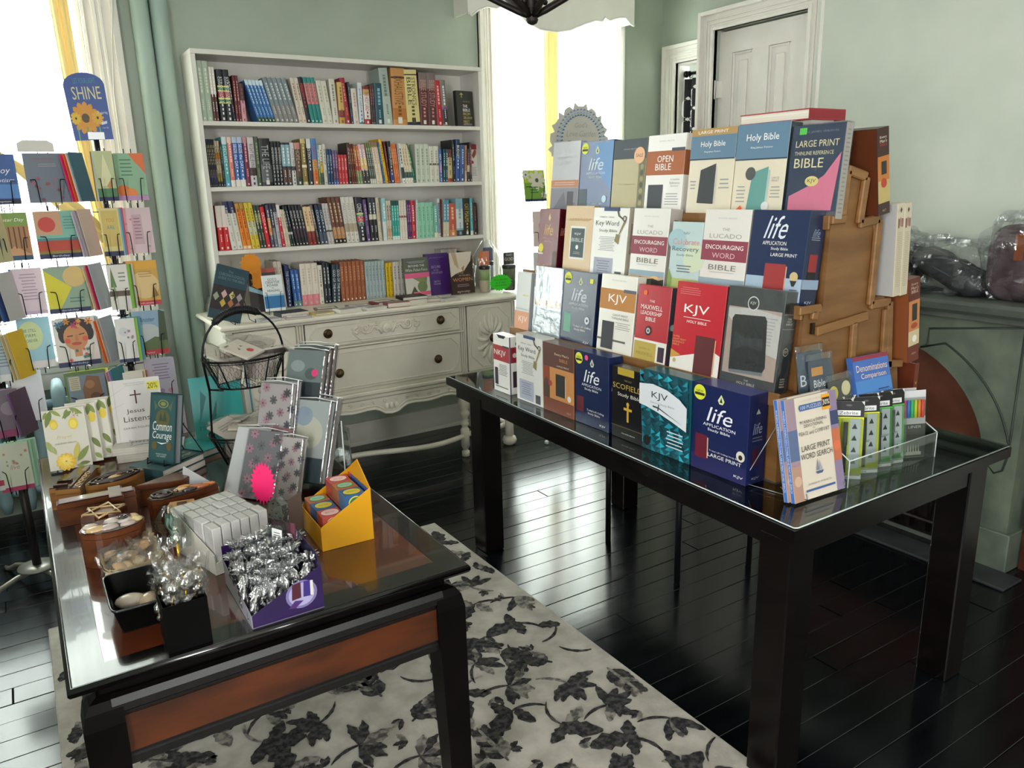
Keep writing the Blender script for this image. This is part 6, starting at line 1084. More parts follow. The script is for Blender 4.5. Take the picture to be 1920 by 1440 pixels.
fill(RA,-.12,3.66,[
 (.000,3.54,1.580,.110,.183,0,'3A5C9A',[('r',0,.12,1,.4,'5A8AC8'),('p',[(.25,.85),(.42,.78),(.5,.84),(.4,.9),(.3,.93)],'D8E0F0'),('t','Joy',.62,.66,.42,.16,'F0F0F0',.3),('t','Baptism',.55,.47,.7,.1,'E8ECF4',.3),('r',0,0,1,.1,'1E2238'),('t','Baptism',.5,.05,.4,.045,'C9CCE0')],'deep blue card reading joy at the top of the left edge rack',2,['9A9A8A','B8B4A8']),
 (.008,3.54,1.370,.110,.18,0,'A87A4A',[('r',0,.72,1,1,'7A9A48'),('t','Easter Day',.5,.84,.8,.09,'F0F0E0',.3),('p',[(0,.1),(.5,.3),(1,.1)],'C9986A'),('r',0,0,1,.1,'2A4A6A')]+[('r',.08+.15*i,.25,.12+.15*i,.7,'5A3A2A') for i in range(6)],'orange wood card with a green top, second row of the left rack',3,['C9C4A8','A8A8A8','3A3A38']),
 (.030,3.55,1.158,.10,.18,0,'D8C4D0',[('d',.2,.3,.8,.9,9,'A88AA0'),('r',0,0,1,.08,'C8B0C8')],'pale pink verse card, third row of the left rack',3,['C9CCD4','4A6AA8','2A3A6A']),
 (.022,3.55,.945,.11,.20,0,'9AC4D4',[('e',.35,.65,.38,.28,'C9D4A0'),('t','BE STILL',.35,.75,.4,.06,'3A7A70'),('t','FIRM',.35,.65,.3,.06,'3A7A70'),('t','FOREVER',.35,.55,.4,.06,'3A7A70'),('r',0,0,1,.14,'D8D0D0')],'light blue card with a pale green circle of words, left rack',1,['3AA8C0']),
 (-.040,3.55,.735,.115,.20,0,'E4E4EE',None,'blank white card in the fifth row of the left rack',1,['D4CCD8']),
 (-.062,3.49,1.578,.066,.183,0,'7A8070',None,'grey-green card cut by the left edge of the picture, top row',1,['55584A']),
 (-.072,3.49,1.370,.075,.165,0,'2E302C',[('r',.2,.4,.8,.9,'C9C4B8')],'dark card with a note, second row at the left edge',3,['A8A8A8','C9C49A','8A8A8A']),
 (-.105,3.49,1.150,.09,.165,0,'26221F',[('r',0,.6,1,1,'B8333A'),('t','PEOPLE',.5,.8,.7,.12,'E8A0A0'),('d',.1,.1,.8,.5,7,'B8B0A8')],'black and red card at the left edge, third row',4,['5A4A48','B8A890','8A7A70','C9B8A0']),
 (-.100,3.49,.920,.085,.175,0,'A8B4BC',[('p',[(0,.5),(.3,.9),(.2,.4)],'6A8A9A'),('d',.3,.3,.8,.8,7,'6A7A88'),('r',0,0,1,.15,'D8D8D8')],'misty blue card, fourth row at the left edge',5,['C9B88A','D8C89A','B8B4A0','A8A890']),
 (-.118,3.49,.700,.09,.185,0,'6A5A66',[('e',.6,.6,.3,0,'8A7A88'),('r',0,0,1,.15,'8A2A5A')],'smoky purple photo card, fifth row of the left rack',5,['5A4058','C9B8C8','8A7088','6A4A68']),
 (-.126,3.49,.478,.11,.19,0,'C9CCB8',[('t','live',.5,.5,.3,.1,'B88A8A',.3),('r',0,0,1,.09,'A82A5A')]+flowers(['C8907A','8AA080'],21,9,.55,.9,.06),'pale green wreath card, lowest row of the left rack',5,['9AC8A8','B8D8C0','8ABFA0']),
 (-.215,3.49,.49,.09,.185,0,'C9C9C4',[('r',0,.1,1,.22,'A82A4A')],'white card with a crimson band at the left edge, lowest row',1,['4AA0A0']),
])
fill(RC,2.98,4.00,[
 (2.617,3.84,1.509,.149,.177,0,'7AA83A',[('r',0,.6,1,1,'B8C83A'),('f',.62,.68,.42,8,'D8D4C0','4A5A3A'),('f',.12,.86,.2,7,'D8D4D0','4A5A3A'),('f',.9,.2,.15,7,'D8D4D0','888'),('r',0,0,1,.08,'2A2A58'),('d',.2,.25,.7,.5,3,'2A6A3A')],'lime green daisy card left of the bible rack',1,['D8D4CC']),
 (2.663,3.84,1.246,.115,.206,-25,'D8C4C0',[('e',.5,.6,.2,0,'C88A8A')],'pale pink card just left of the maroon Bible',1,['E4E0D8']),
 (2.663,3.84,1.006,.115,.206,-25,'C9C9C9',None,'grey card below the pink one beside the maroon Bible',1,['B0B0B0']),
])
def side_stack(RKx,tiers,name,sg=1):
    for x,y,z,cols,lb in tiers:
        for k,c_ in enumerate(cols):
            card('%s card edge, %s of the stack seen edge-on %s'%(c_[1],['nearest','second','third','fourth'][k],lb),x+.011*k,y+.006*k,z,.10,.175+.004*k,None,58,base=c_[0])
side_stack(0,[(.248,3.50,1.583,(('E8307A','hot pink'),('F0602A','bright orange'),('E4E0DA','white'),('3A6A80','slate blue')),'beside the wildflower card'),(.256,3.50,1.373,(('D8C8D8','pale lilac'),('B8B0B8','grey'),('E0C8B8','peach')),'beside the poppy card'),(.264,3.50,1.162,(('E8C8B0','peach cream'),('C82A5A','crimson'),('B8BCC8','pale grey')),'beside the orange sun card'),(.272,3.50,.947,(('F07030','vivid orange'),('D8B8A0','tan'),('B0B4C0','blue-grey')),'beside the flower crown card'),(.285,3.50,.735,(('E8A0B8','pink'),('B8A8D8','lilac'),('3A8A98','teal')),'beside the brown dog card')],'b')
side_stack(0,[(-.035,3.50,1.37,(('B8B8B0','light grey'),('C9C49A','straw')),'beside the orange wood card'),(-.045,3.50,1.15,(('4A6AA8','blue'),('2A3A6A','navy'),('C0C0C0','silver grey')),'beside the verse card'),(-.045,3.50,.925,(('C9B88A','sand'),('D8C89A','cream'),('E0B82A','yellow')),'beside the circle of words card'),(-.060,3.50,.70,(('8A6A90','purple'),('5A4058','plum')),'beside the smoky photo card')],'a')
# header signs
mb=MB(); P=[(-.075,0),(.062,0),(.066,.165)]+[(-.005+.07*cos(a),.165+.035*sin(a)) for a in [pi*i/12 for i in range(1,12)]]+[(-.077,.165)]
mb.prism(P,0,.003,M('2E4E96',.35),'y'); w_=.14
prints(mb,w_,.20,[('t','LET YOUR LIGHT',.52,.88,.55,.08,'3A8A98'),('t','SHINE',.52,.70,.72,.19,'D8CF9A'),('f',.38,.33,.36,13,'D8943A','6A4A2A'),('e',.38,.33,.10,0,'5A4A38'),('f',.68,.33,.16,10,'E0A83A','5A3A1A'),('f',.14,.33,.14,10,'E0B83A','5A3A1A'),('p',[(.36,0),(.40,0),(.40,.2),(.36,.2)],'6AA85A'),('p',[(.12,0),(.15,0),(.16,.2),(.13,.2)],'6AA88A'),('p',[(.66,0),(.69,0),(.70,.2),(.67,.2)],'6AA86A'),('t','Dayspring',.82,.40,.26,.05,'D8DCE8'),('p',[(.74,.26),(.90,.28),(.89,.24),(.75,.22)],'D8DCE8'),('t','cards',.83,.18,.16,.03,'B0B8D8')],lambda x,z,e:(x-.075,-e,z))
s_=mb.build('header_sign',RB,(0,-.012,1.818),(0,R(-3),R(-6))); s_.scale=(1,1,1.25)
s_['label']='blue arched sign reading SHINE with a sunflower'
mb=MB(); mb.box(-.028,.03,-.006,.006,-.005,.022,M('E4E8EC',.2)); mb.build('sign_clip',RB,(.0,-.012,1.825))
mb=MB(); mb.box(-.06,.06,0,.002,0,.03,'D8D4CC'); mb.prism([(-.06,.03),(.06,.03),(.04,.042),(-.04,.042)],0,.002,M('D8D4CC'),'y'); mb.build('divider_tab',RB,(-.215,-.07,1.77))
mb=MB(); P=[]; q=random.Random(2)
for i in range(40): a=pi*(-.08+1.16*i/39); r_=.17+.012*(i%2)+.01*sin(i*1.9); P.append((r_*cos(a),.205*sin(a)*r_/.17-.0))
P+=[(-.1,-.04),(.1,-.04)]
mb.prism(P,0,.003,M('C4C0B8',.5),'y')
prints(mb,.36,.22,[('e',q.uniform(.06,.94),q.uniform(.1,.95),.02,0,c_) for c_ in []]+[('p',[(x,y),(x+.05,y+.02),(x+.02,y+.05)],c_) for x,y,c_ in [(.5+.40*cos(a)*k,.12+.72*sin(a)*k,cc) for a in [pi*j/22 for j in range(23)] for k,cc in ((1.0,'5A86B8'),(.9,'8AA8C8'),(.82,'3A6A9A'))]]+[('t',"God's",.52,.5,.22,.12,'A8A49C',.3),('t','Love Garden',.52,.3,.5,.14,'A8A49C',.3)],lambda x,z,e:(x-.18,-e,z))
s_=mb.build('header_sign',RC,(.07,-.01,1.827),(0,0,R(-10))); s_.scale=(1.137,1,1.137); s_['label']='grey-white fan shaped sign edged with blue flowers'
# ---------------------------------------------------------------- left table
ld=thing('gift_table','black lacquered table with a burl wood inset top on the rug','table')
DZ=.76; A0,A1,B0,B1=-.034,.768,1.432,2.915; BW=.058
mb=MB(); 
P=[(0,0),(BW,0)]
for poly in ([(A0,B0),(A1,B0),(A1-BW,B0+BW),(A0+BW,B0+BW)],[(A1,B0),(A1,B1),(A1-BW,B1-BW),(A1-BW,B0+BW)],[(A1,B1),(A0,B1),(A0+BW,B1-BW),(A1-BW,B1-BW)],[(A0,B1),(A0,B0),(A0+BW,B0+BW),(A0+BW,B1-BW)]): mb.prism(poly,DZ-.018,DZ,BLKT,'z')
mb.build('top_frame',ld)
mb=MB(); mb.tube([(A0+.002,B0+.002,DZ-.010),(A1-.002,B0+.002,DZ-.010),(A1-.002,B1-.002,DZ-.010),(A0+.002,B1-.002,DZ-.010)],.0105,BLKT,10,True); mb.build('rounded_edge',ld)
mb=MB(); mb.box(A0+BW+.0004,A1-BW-.0004,B0+BW+.0004,B1-BW-.0004,DZ-.017,DZ-.0004,BURL); mb.build('burl_inset',ld)
mb=MB(); mb.box(A0+.04,A1-.04,B0+.04,B1-.04,DZ-.10,DZ-.0185,BLK,.002); mb.build('waist',ld)
BLA=noisy('satin_black_apron','060505','0E0A09',12,.38,.03,60)
for ax in range(4):
    mb=MB(); pass
    prof=[(0,.705),(.014,.703),(.020,.690),(.020,.675),(.012,.668),(.012,.575),(.016,.572),(.016,.556),(0,.556)]
    if ax==0: mb.prism([(B0+.034-a,b) for a,b in prof],A0+.058,A1-.058,BLA,'x')
    if ax==1: mb.prism([(B1-.034+a,b) for a,b in prof],A0+.058,A1-.058,BLA,'x')
    if ax==2: mb.prism([(A0+.034-a,b) for a,b in prof],B0+.058,B1-.058,BLA,'y')
    if ax==3: mb.prism([(A1-.034+a,b) for a,b in prof],B0+.058,B1-.058,BLA,'y')
    mb.build('apron',ld)
mb=MB(); mb.box(A0+.068,A1-.068,B0+.0185,B0+.0218,.583,.662,BURL2); mb.build('front_panel',ld)
mb=MB(); mb.box(A0+.0185,A0+.0218,B0+.07,B1-.07,.583,.662,BURL2); mb.box(A1-.0218,A1-.0185,B0+.07,B1-.07,.583,.662,BURL2); mb.build('side_inset',ld)
for x,y,sx,sy in ((A0+.006,B0+.008,1,1),(A1-.006,B0+.008,-1,1),(A0+.006,B1-.008,1,-1),(A1-.006,B1-.008,-1,-1)):
    mb=MB(); L=[]
    for z,o,wd in ((.0145,0,.050),(.50,0,.066),(.60,0,.070),(.655,0,.070),(.685,.006,.064),(.700,.016,.054),(.7065,.030,.040)):
        a,b=x+sx*o,x+sx*(o+wd); c,d=y+sy*o,y+sy*(o+wd); L+=[(a,c,z),(b,c,z),(b,d,z),(a,d,z)]
    n=7; F=[(0,3,2,1),(24,25,26,27)]+[(4*i+k,4*i+(k+1)%4,4*i+4+(k+1)%4,4*i+4+k) for i in range(n-1) for k in range(4)]
    if sx*sy<0: F=[tuple(reversed(f)) for f in F]
    mb.add(L,F,BLK); mb.build('leg',ld)
T0=DZ+.0004
# ---------------------------------------------------------------- carved wooden puzzle boxes
WB=noisy('reddish_box_wood','42200F','6A3819',6,.3,.1,30,(1,1,5)); WB2=noisy('golden_box_wood','6E4420','9A6C36',6,.3,.1,30,(1,1,5)); WD=M('2A0F0A',.15,0,.6); WMID=noisy('polished_brown_inlay','4E2416','6A3822',8,.18,coat=.5); WPALE=M('C8A878',.2,0,.5); WGR=M('8A7A74',.15,0,.6)
def wbox(lab,x,y,rz,outline,h,body,lid,th=.014,lidm=None):
    b=thing('wooden_box',lab,'wooden box',(x,y,T0),(0,0,R(rz)))
    mb=MB(); mb.prism(outline,0,h-th-.001,body); mb.build('body',b)
    mb=MB(); mb.prism(outline,h-th,h,body); mb.prism([(p*.97,q*.97) for p,q in outline],h,h+.002,lid); mb.build('lid',b); return b
def ell(a,b,n=28,tip=0): 
    return [(a*cos(2*pi*i/n)*(1+tip*abs(cos(2*pi*i/n))**3),b*sin(2*pi*i/n)*(1-tip*abs(cos(2*pi*i/n)))) for i in range(n)]
def ring(mb,P,r,z,m,close=True): mb.tube([(p,q,z) for p,q in P],r,m,6,close)
# key shaped
b=wbox('key-shaped wooden box with carved teeth and cut-out slot, top left of the boxes',.062,2.44,70,[(-.10,-.028),(.06,-.028),(.06,-.035),(.085,-.03),(.10,0),(.085,.03),(.06,.035),(-.02,.035),(-.02,.05),(-.045,.05),(-.045,.035),(-.062,.035),(-.062,.055),(-.085,.055),(-.085,.035),(-.10,.035)],.062,WB2,WD)
mb=MB(); mb.box(-.09,.03,-.004,.002,.0645,.067,WMID); 
for i in range(4): ring(mb,[(-.075+.03*i+.010*cos(a),-.016+.006*sin(a)) for a in [2*pi*j/10 for j in range(10)]],.0018,.0655,WPALE)
mb.box(.035,.075,-.006,.006,.0645,.068,WGR); mb.box(-.08,-.07,.010,.045,.0645,.070,WD); mb.box(-.045,-.030,.010,.045,.0645,.070,WD); mb.build('inlay',b)
b=wbox('eye-shaped wooden box with dark ridged lid and pale centre',.145,2.365,18,ell(.072,.042,28,.12),.065,WB2,WD)
mb=MB()
for k in (.85,.65,.45): ring(mb,[(p*k,q*k) for p,q in ell(.072,.042,28,.12)],.0035,.0675,WD)
mb.ball((0,0,.066),.020,.012,.006,WPALE); mb.ball((.012,.002,.069),.011,.009,.005,WMID); mb.build('inlay',b)
b=wbox('cross-shaped wooden box with a pale grey polished top',.088,2.243,-3,[(-.095,-.016),(.030,-.016),(.030,-.044),(.062,-.044),(.062,-.016),(.092,-.016),(.092,.016),(.062,.016),(.062,.044),(.030,.044),(.030,.016),(-.095,.016)],.062,WB,WD)
mb=MB(); mb.prism([(p*.93,q*.85) for p,q in [(-.095,-.016),(.030,-.016),(.030,-.044),(.062,-.044),(.062,-.016),(.092,-.016),(.092,.016),(.062,.016),(.062,.044),(.030,.044),(.030,.016),(-.095,.016)]],.0645,.068,M('A89A98',.12,0,.5)); mb.build('inlay',b)
st6=[]
for i in range(12): a=pi*i/6; r_=.056 if i%2==0 else .033; st6.append((r_*cos(a),r_*sin(a)))
b=wbox('six-pointed star wooden box with raised pale star outline',.093,2.125,12,st6,.058,WB,WMID)
mb=MB()
for o in (0,pi): ring(mb,[(.050*cos(2*pi*i/3+o),.050*sin(2*pi*i/3+o)) for i in range(3)],.0035,.063 if o else .0615,WPALE)
mb.build('inlay',b)
b=wbox('tall oval wooden box with a carved white rose lid, behind the shell dish',.098,1.952,4,ell(.070,.046),.085,WB,WD)
mb=MB()
for x,y,ax_,ay_,rr_,m in ((-.035,-.012,.026,.016,.5,WPALE),(-.045,.012,.018,.012,-.3,M('C9B8A8',.12,0,.6)),(-.01,-.018,.022,.014,.2,M('B8A8A0',.12,0,.6)),(.005,.018,.022,.014,-.4,M('C9BDB4',.12,0,.6)),(.028,.004,.018,.018,0,M('CFC6C0',.12,0,.6)),(.048,.016,.014,.011,.3,WPALE),(.052,-.008,.014,.011,-.4,M('D8C08A',.15,0,.6)),(.03,-.024,.018,.010,.3,M('BCA9A0',.12,0,.6))):
    mb.ball((x,y,.087),ax_,ay_,.008,m,12,6)
mb.tube(spiral(0,0,.001,.1,1,0)[:2],.001,WD)
mb.tube([(.026+(.014*(1-i/20)+.002)*cos(i*.75),.006+(.014*(1-i/20)+.002)*sin(i*.75),.096) for i in range(20)],.002,WD,5); mb.build('carved_rose',b)
b=wbox('smooth teardrop-shaped wooden box with a dusky brown lid',.262,2.262,5,[(.055+.030*cos(a)*1.3 if cos(a)>0 else .055+.105*cos(a),.036*sin(a)*(1 if cos(a)>0 else (1+cos(a))**.8*1.0)) for a in [2*pi*i/30 for i in range(30)]],.062,WB,noisy('dusky_lid','5A3F34','7A5A4C',9,.3,coat=.3))
b.location.x=.235
b=wbox('carved bird-shaped wooden box with dark swirled head and orange wing',.282,2.138,2,[(-.085+.0,.0),(-.078,-.028),(-.055,-.040),(-.02,-.038),(.02,-.030),(.06,-.022),(.095,-.006),(.095,.006),(.06,.024),(.02,.034),(-.03,.038),(-.065,.030)],.064,WB,WD)
mb=MB(); mb.tube([(-.045+(.028*(1-i/22)+.002)*cos(i*.7)*1.2,(.026*(1-i/22)+.002)*sin(i*.7),.068) for i in range(22)],.003,M('4A403E',.12,0,.6),5)
for x,y,m in ((.0,.008,WPALE),(.02,-.008,M('3A3030',.15,0,.6)),(.04,.006,M('B8683A',.2,0,.5)),(.055,-.004,M('A85A2E',.2,0,.5)),(.072,.004,M('C87A48',.2,0,.5)),(.012,.022,M('C8884A',.2,0,.5))): mb.ball((x,y,.067),.020,.007,.006,m,10,5)
mb.build('carved_bird',b)
b=wbox('small light wooden box with two dark inlays beside the white carton',.262,2.015,-10,[(-.03,-.055),(.03,-.055),(.036,-.03),(.03,.055),(-.03,.055),(-.036,.02)],.062,WB2,M('B8864A',.3))
mb=MB(); mb.box(-.012,.012,.02,.04,.0645,.066,WMID); mb.box(-.015,.012,-.03,-.012,.0645,.066,WMID); mb.build('inlay',b)
# ---------------------------------------------------------------- books at the back of the left table
def easel(x,y,rz,lab,s=1.,z=T0):
    e=thing('wire_easel',lab,'easel',(x,y,z),(0,0,R(rz))); mb=MB()
    for q in (-.035*s,.035*s): mb.tube([(q,-.042,.024),(q,-.046,.006),(q*1.1,.02,.002),(q*1.2,.11*s,.002),(q*.5,.03,.17*s)],.002,WIRE,5)
    mb.tube([(-.042*s,.11*s,.002),(.042*s,.11*s,.002)],.002,WIRE,5); mb.tube([(-.018*s,.03,.17*s),(.018*s,.03,.17*s)],.002,WIRE,5); mb.build('wire_frame',e); return e
easel(.055,2.78,-8,'black wire easel behind the row of lemon prayer books',1.1)
LEM=[('l',.22,1.0,.05,.72,.16,'6A7A34'),('l',.22,1.0,.44,.88,.18,'8A9A48'),('l',.12,.98,.02,.86,.2,'7A8A3A'),('e',.24,.76,.095,.085,'DCC02E'),('e',.24,.745,.07,.06,'E8D04A'),('l',.60,.99,.52,.82,.2,'7A8A3A'),('l',.66,1.0,.95,.88,.18,'7F8F40'),('l',.70,.95,.46,.84,.2,'6F7F38'),('l',.72,.98,.84,.84,.22,'8A9A50'),('e',.70,.74,.115,.10,'DFC436'),('e',.69,.73,.08,.07,'EAD24E'),('f',.74,.87,.10,5,'D8C0B8','B88A3A'),('t','Prayer',.45,.53,.38,.07,'D8C48A',.3),('t','FOR EVERY SEASON',.46,.43,.5,.025,'8A7A5A'),('f',.40,.12,.25,13,'E8B828','D8A020'),('f',.38,.12,.20,11,'F4D050','E8B830'),('f',.40,.13,.12,9,'F8DC70','C98A18'),('l',.02,.5,.12,.30,.2,'9AA860'),('l',.10,.42,.20,.26,.2,'A8B070'),('l',.66,.10,.98,.34,.16,'7A8A3A'),('l',.62,.14,.74,.42,.16,'C8B850'),('l',.70,.06,.96,.06,.2,'6A7A34'),('l',.62,.04,.80,.01,.25,'8A9A50')]
for i in range(4):
    face_book('book',('front' if i==0 else ['','second','third','backmost'][i])+' white prayer book with lemons in the row of four standing on the left table',.118,.19,.022,'D4CFC0',LEM if i in(0,) else [('l',.8,1.,.98,.82,.2,'7F8F40'),('l',.85,1.,.78,.8,.2,'6A7A34'),('e',.88,.76,.09,.09,'E0C638'),('l',.80,.42,.98,.22,.2,'6A7A34'),('l',.82,.15,.98,.04,.25,'8A9A50')],(-.008+.034*i,2.715+.0265*i,T0+.008+.0008*i),R(-3),R(-12),soft=True,rough=.3)
JL=[('t','Daily Devotional Prayers',.5,.935,.42,.022,'7A7672'),('t','of Peace, Joy and Hope',.5,.905,.40,.02,'7A7672'),('r',.475,.60,.505,.82,'4A1A1A'),('r',.38,.735,.60,.755,'4A1A1A'),('t','Jesus',.45,.48,.36,.085,'4A3E3A'),('t','Listens',.46,.36,.52,.085,'4A3E3A'),('t','SARAH YOUNG',.45,.215,.56,.03,'6A6460'),('p',[(0,.75),(.35,.9),(.36,.905),(0,.765)],'C0BAB4'),('p',[(.6,.3),(1,.45),(1,.46),(.6,.31)],'C0BAB4'),('p',[(0,.55),(.25,.62),(.25,.625),(0,.56)],'C0BAB4'),('r',.07,0,.078,1,'BEB8B2')]
flat_book('white marbled hardcover titled with a thin cross, bottom one lying behind the green book',.29,2.735,T0,.20,.13,.026,'C9C4BE',R(-12))
flat_book('white marbled hardcover titled with a thin cross, top one lying under the standing copy',.275,2.73,T0+.0262,.19,.125,.024,'CFCAC4',R(-16),[('t','Listens',.5,.5,.5,.2,'6A6460')])
b=face_book('book','white marbled book with a brown cross standing upright with a yellow 20% sticker',.152,.205,.028,'CFCBC6',JL,(.19,2.748,T0+.0515),R(-6),R(-10))
sticker(b,.152,.205,[('r',.74,.80,.98,.93,'D8D02A'),('t','20%',.85,.865,.20,.09,'1A1812')],lab='yellow twenty percent sticker')
mb=MB(); mb.tube([(.225,2.70,T0+.070),(.225,2.695,T0+.0525),(.36,2.690,T0+.0525),(.36,2.695,T0+.070)],.002,CHROME,5); mb.tube([(.245,2.80,T0+.0525),(.225,2.695,T0+.0525)],.002,CHROME,5); mb.tube([(.345,2.80,T0+.0525),(.36,2.69,T0+.0525)],.002,CHROME,5); tag(mb.build('wire_easel'),'silver wire easel clip under the standing white marbled book','easel')
TEA='27454A'
flat_book('dark teal hardcover with white brush lettering, lower one lying on the left table',.305,2.50,T0,.175,.135,.024,TEA,R(38)); flat_book('dark teal hardcover with white brush lettering, upper one lying under the standing copy',.303,2.497,T0+.0242,.172,.132,.022,'35565A',R(36),[('t','Common',.72,.55,.4,.16,'C9CBB8',.3),('t','Courage',.72,.32,.4,.16,'C9CBB8',.3)])
easel(.300,2.47,-55,'black wire easel holding the upright dark teal hardcover',.95,T0+.0466)
CC=[('r',.04,.03,.96,.97,'31565A'),('e',.5,.85,.2,.06,'8A8A50'),('e',.5,.85,.15,.045,'31565A'),('e',.5,.85,.10,.03,'8A8A50'),('p',[(.15,.9),(.3,.8),(.2,.75)],'5A6A58'),('p',[(.85,.9),(.7,.8),(.8,.75)],'5A6A58'),('e',.5,.64,.26,.13,'5F5C3C'),('p',[(.36,.6),(.42,.74),(.5,.62),(.58,.76),(.66,.6)],'3A4A3A'),('t','Common',.5,.53,.72,.13,'EEF0EC',.15),('t','Courage',.5,.385,.72,.14,'EEF0EC',.15),('p',[(.3,.30),(.5,.27),(.75,.31),(.5,.29)],'EEF0EC'),('e',.22,.25,.1,.06,'6A5A34'),('e',.78,.25,.1,.06,'6A5A34'),('t','PRAYERS FOR BOLD',.5,.13,.4,.022,'C9CFC8'),('t','AND HONEST',.5,.10,.34,.022,'C9CFC8')]
face_book('book','dark teal hardcover with white brush lettering standing tilted on a wire easel',.102,.212,.027,TEA,CC,(.248,2.488,T0+.053),R(-53),R(-13),page=M('8E9094',.7))
# teal gift books behind the basket
face_book('book','turquoise hardcover with dark leaf drawing leaning behind the wire basket',.165,.235,.022,'2E9A98',[('t','Indeed Living',.7,.78,.4,.03,'8FD0C8'),('p',[(.1,.3),(.3,.7),(.2,.8),(.15,.5)],'2A7A80'),('p',[(.3,.3),(.5,.65),(.45,.4)],'2A7A80'),('t','ISRAEL',.4,.25,.6,.06,'2A7A80')],(.43,2.72,T0),R(-6),R(-14))
face_book('book','white book with a thin blue line standing right of the turquoise one behind the basket',.03,.225,.12,'C4C0BA',[('r',.55,0,.75,1,'4A8A90')],(.605,2.70,T0),R(-4),R(-10))
flat_book('turquoise gift book lying flat between the green book and the wire basket',.40,2.665,T0,.13,.17,.022,'1F8A8C',R(28),[('t','GRACE',.5,.7,.5,.08,'8FC060')])
# ---------------------------------------------------------------- two tier wire basket
bk=thing('wire_basket','two-tier black wire basket with a spring handle, full of wrapped cards','basket',(.555,2.44,T0),(0,0,R(8)))
def mesh_bowl(z0,z1,ra,rb,ya,yb,name):
    mb=MB(); N=40
    def at(a,t): q=t; return ((rb+(ra-rb)*q)*cos(a),(yb+(ya-yb)*q)*sin(a),z0+(z1-z0)*q)
    mb.tube([at(2*pi*i/N,1) for i in range(N)],.0035,WIRE,6,True); mb.tube([at(2*pi*i/N,0) for i in range(N)],.003,WIRE,6,True); mb.tube([at(2*pi*i/N,.9) for i in range(N)],.0014,WIRE,5,True)
    for i in range(10): a=2*pi*i/10; mb.tube([at(a,1),at(a,0)],.0025,WIRE,5)
    mb.build(name+'_frame',bk)
    mb=MB(); n=34; rows_=6
    for r_ in range(rows_):
        for i in range(n):
            a=2*pi*(i+.5*(r_%2))/n; d=pi/n; t0=r_/rows_; dt=1/rows_
            mb.tube([at(a-d*.5,t0+dt*.05),at(a-d*.5,t0+dt*.6),at(a,t0+dt),at(a+d*.5,t0+dt*.6),at(a+d*.5,t0+dt*.05)],.0007,WIRE,3,False,False)
    for i in range(7):
        x=-rb+2*rb*(i+.5)/7; y_=yb*math.sqrt(max(0,1-(x/rb)**2)); mb.tube([(x,-y_,z0),(x,y_,z0)],.0008,WIRE,3)
    mb.build(name+'_chicken_wire',bk)
mesh_bowl(.262,.352,.128,.088,.10,.072,'upper')
mesh_bowl(.012,.112,.135,.088,.10,.072,'lower')
mb=MB()
for s_ in (-1,1): mb.tube([(s_*.09,0,.012),(s_*.128,0,.112),(s_*.118,0,.262),(s_*.128,0,.352)],.0035,WIRE,6)
mb.tube([(-.118,0,.262),(-.09,-.04,.262)],.003,WIRE,5)
mb.tube([(-.118+0*0,0,.25)]+[(-.128*cos(a),0,.352+.142*sin(a)) for a in [pi*i/20 for i in range(0,21)]],.0035,WIRE,7); mb.build('upright_frame',bk)
mb=MB(); mb.tube([(-.128*cos(a),0,.352+.142*sin(a)) for a in [pi*(.27+.40*i/12) for i in range(13)]],[.006]+[.011]*11+[.006],M('101012',.5),10)
for i in range(26): a=pi*(.29+.36*i/26); c_=(-.128*cos(a),0,.352+.142*sin(a)); mb.tube([(c_[0]+.012*cos(q)*cos(a),.012*sin(q),c_[2]+.012*cos(q)*sin(a)*-1) for q in [2*pi*j/10 for j in range(10)]],.0012,WIRE,4,True)
mb.build('handle_coil',bk)
rb=random.Random(5)
def wcard(lab,x,y,z,w_,l_,rot,col,items,grp=None,t=.006,cat='wrapped card'):
    b=thing('wrapped_card',lab,cat,(x,y,z),rot,grp); mb=MB(); mb.box(-w_/2,w_/2,-l_/2,l_/2,0,t,col)
    mb.build('card',b)
    if items: mb=MB(); prints(mb,w_,l_,items,lambda a,c,e:(a-w_/2,c-l_/2,t+e)); mb.build('cover_print',b)
    f=MB(); f.box(-w_/2-.004,w_/2+.004,-l_/2-.008,l_/2+.008,-.002,t+.003,FILM,.002); f.build('film_sleeve',b); return b
CC_=[('CFC6BA','cream'),('B8AFA6','grey-beige'),('C9BDB0','stone coloured'),('A89C94','taupe'),('D4CCC0','off-white')]
wcard('cream wrapped card with a red cardinal, top of the upper basket',.542,2.40,1.135,.085,.10,(R(18),R(-6),R(38)),'D6CCBF',[('e',.62,.30,.13,0,'C8323A'),('p',[(.3,.5),(.4,.62),(.42,.5)],'3A5A3A'),('p',[(.55,.6),(.6,.7),(.66,.6)],'3A5A3A'),('r',.1,.85,.3,.92,'6A6058')])
for i,(x,y,z,rot) in enumerate([(.49,2.43,1.115,(R(30),R(-20),R(80))),(.60,2.46,1.13,(R(12),R(14),R(-30))),(.575,2.50,1.14,(R(10),R(4),R(12))),(.625,2.42,1.115,(R(-8),R(20),R(60))),(.52,2.48,1.10,(R(40),R(-10),R(110)))]):
    wcard('%s wrapped card in the upper basket, %s'%(CC_[i][1],['leaning at its left rim','at its right, crinkled','at the back, highest','sloping to its right rim','behind the cardinal card'][i]),x,y,z,.08,.11,rot,CC_[i][0],[('d',.15,.3,.85,.8,4,'9A8E84')])
for i in range(7): a=i*.9; wcard('wrapped card packed on edge inside the upper basket behind the chicken wire',.555+.055*cos(a),2.44+.038*sin(a),1.075,.075,.075,(R(78),0,R(i*51)),CC_[i%5][0],None,'cards inside the upper basket')
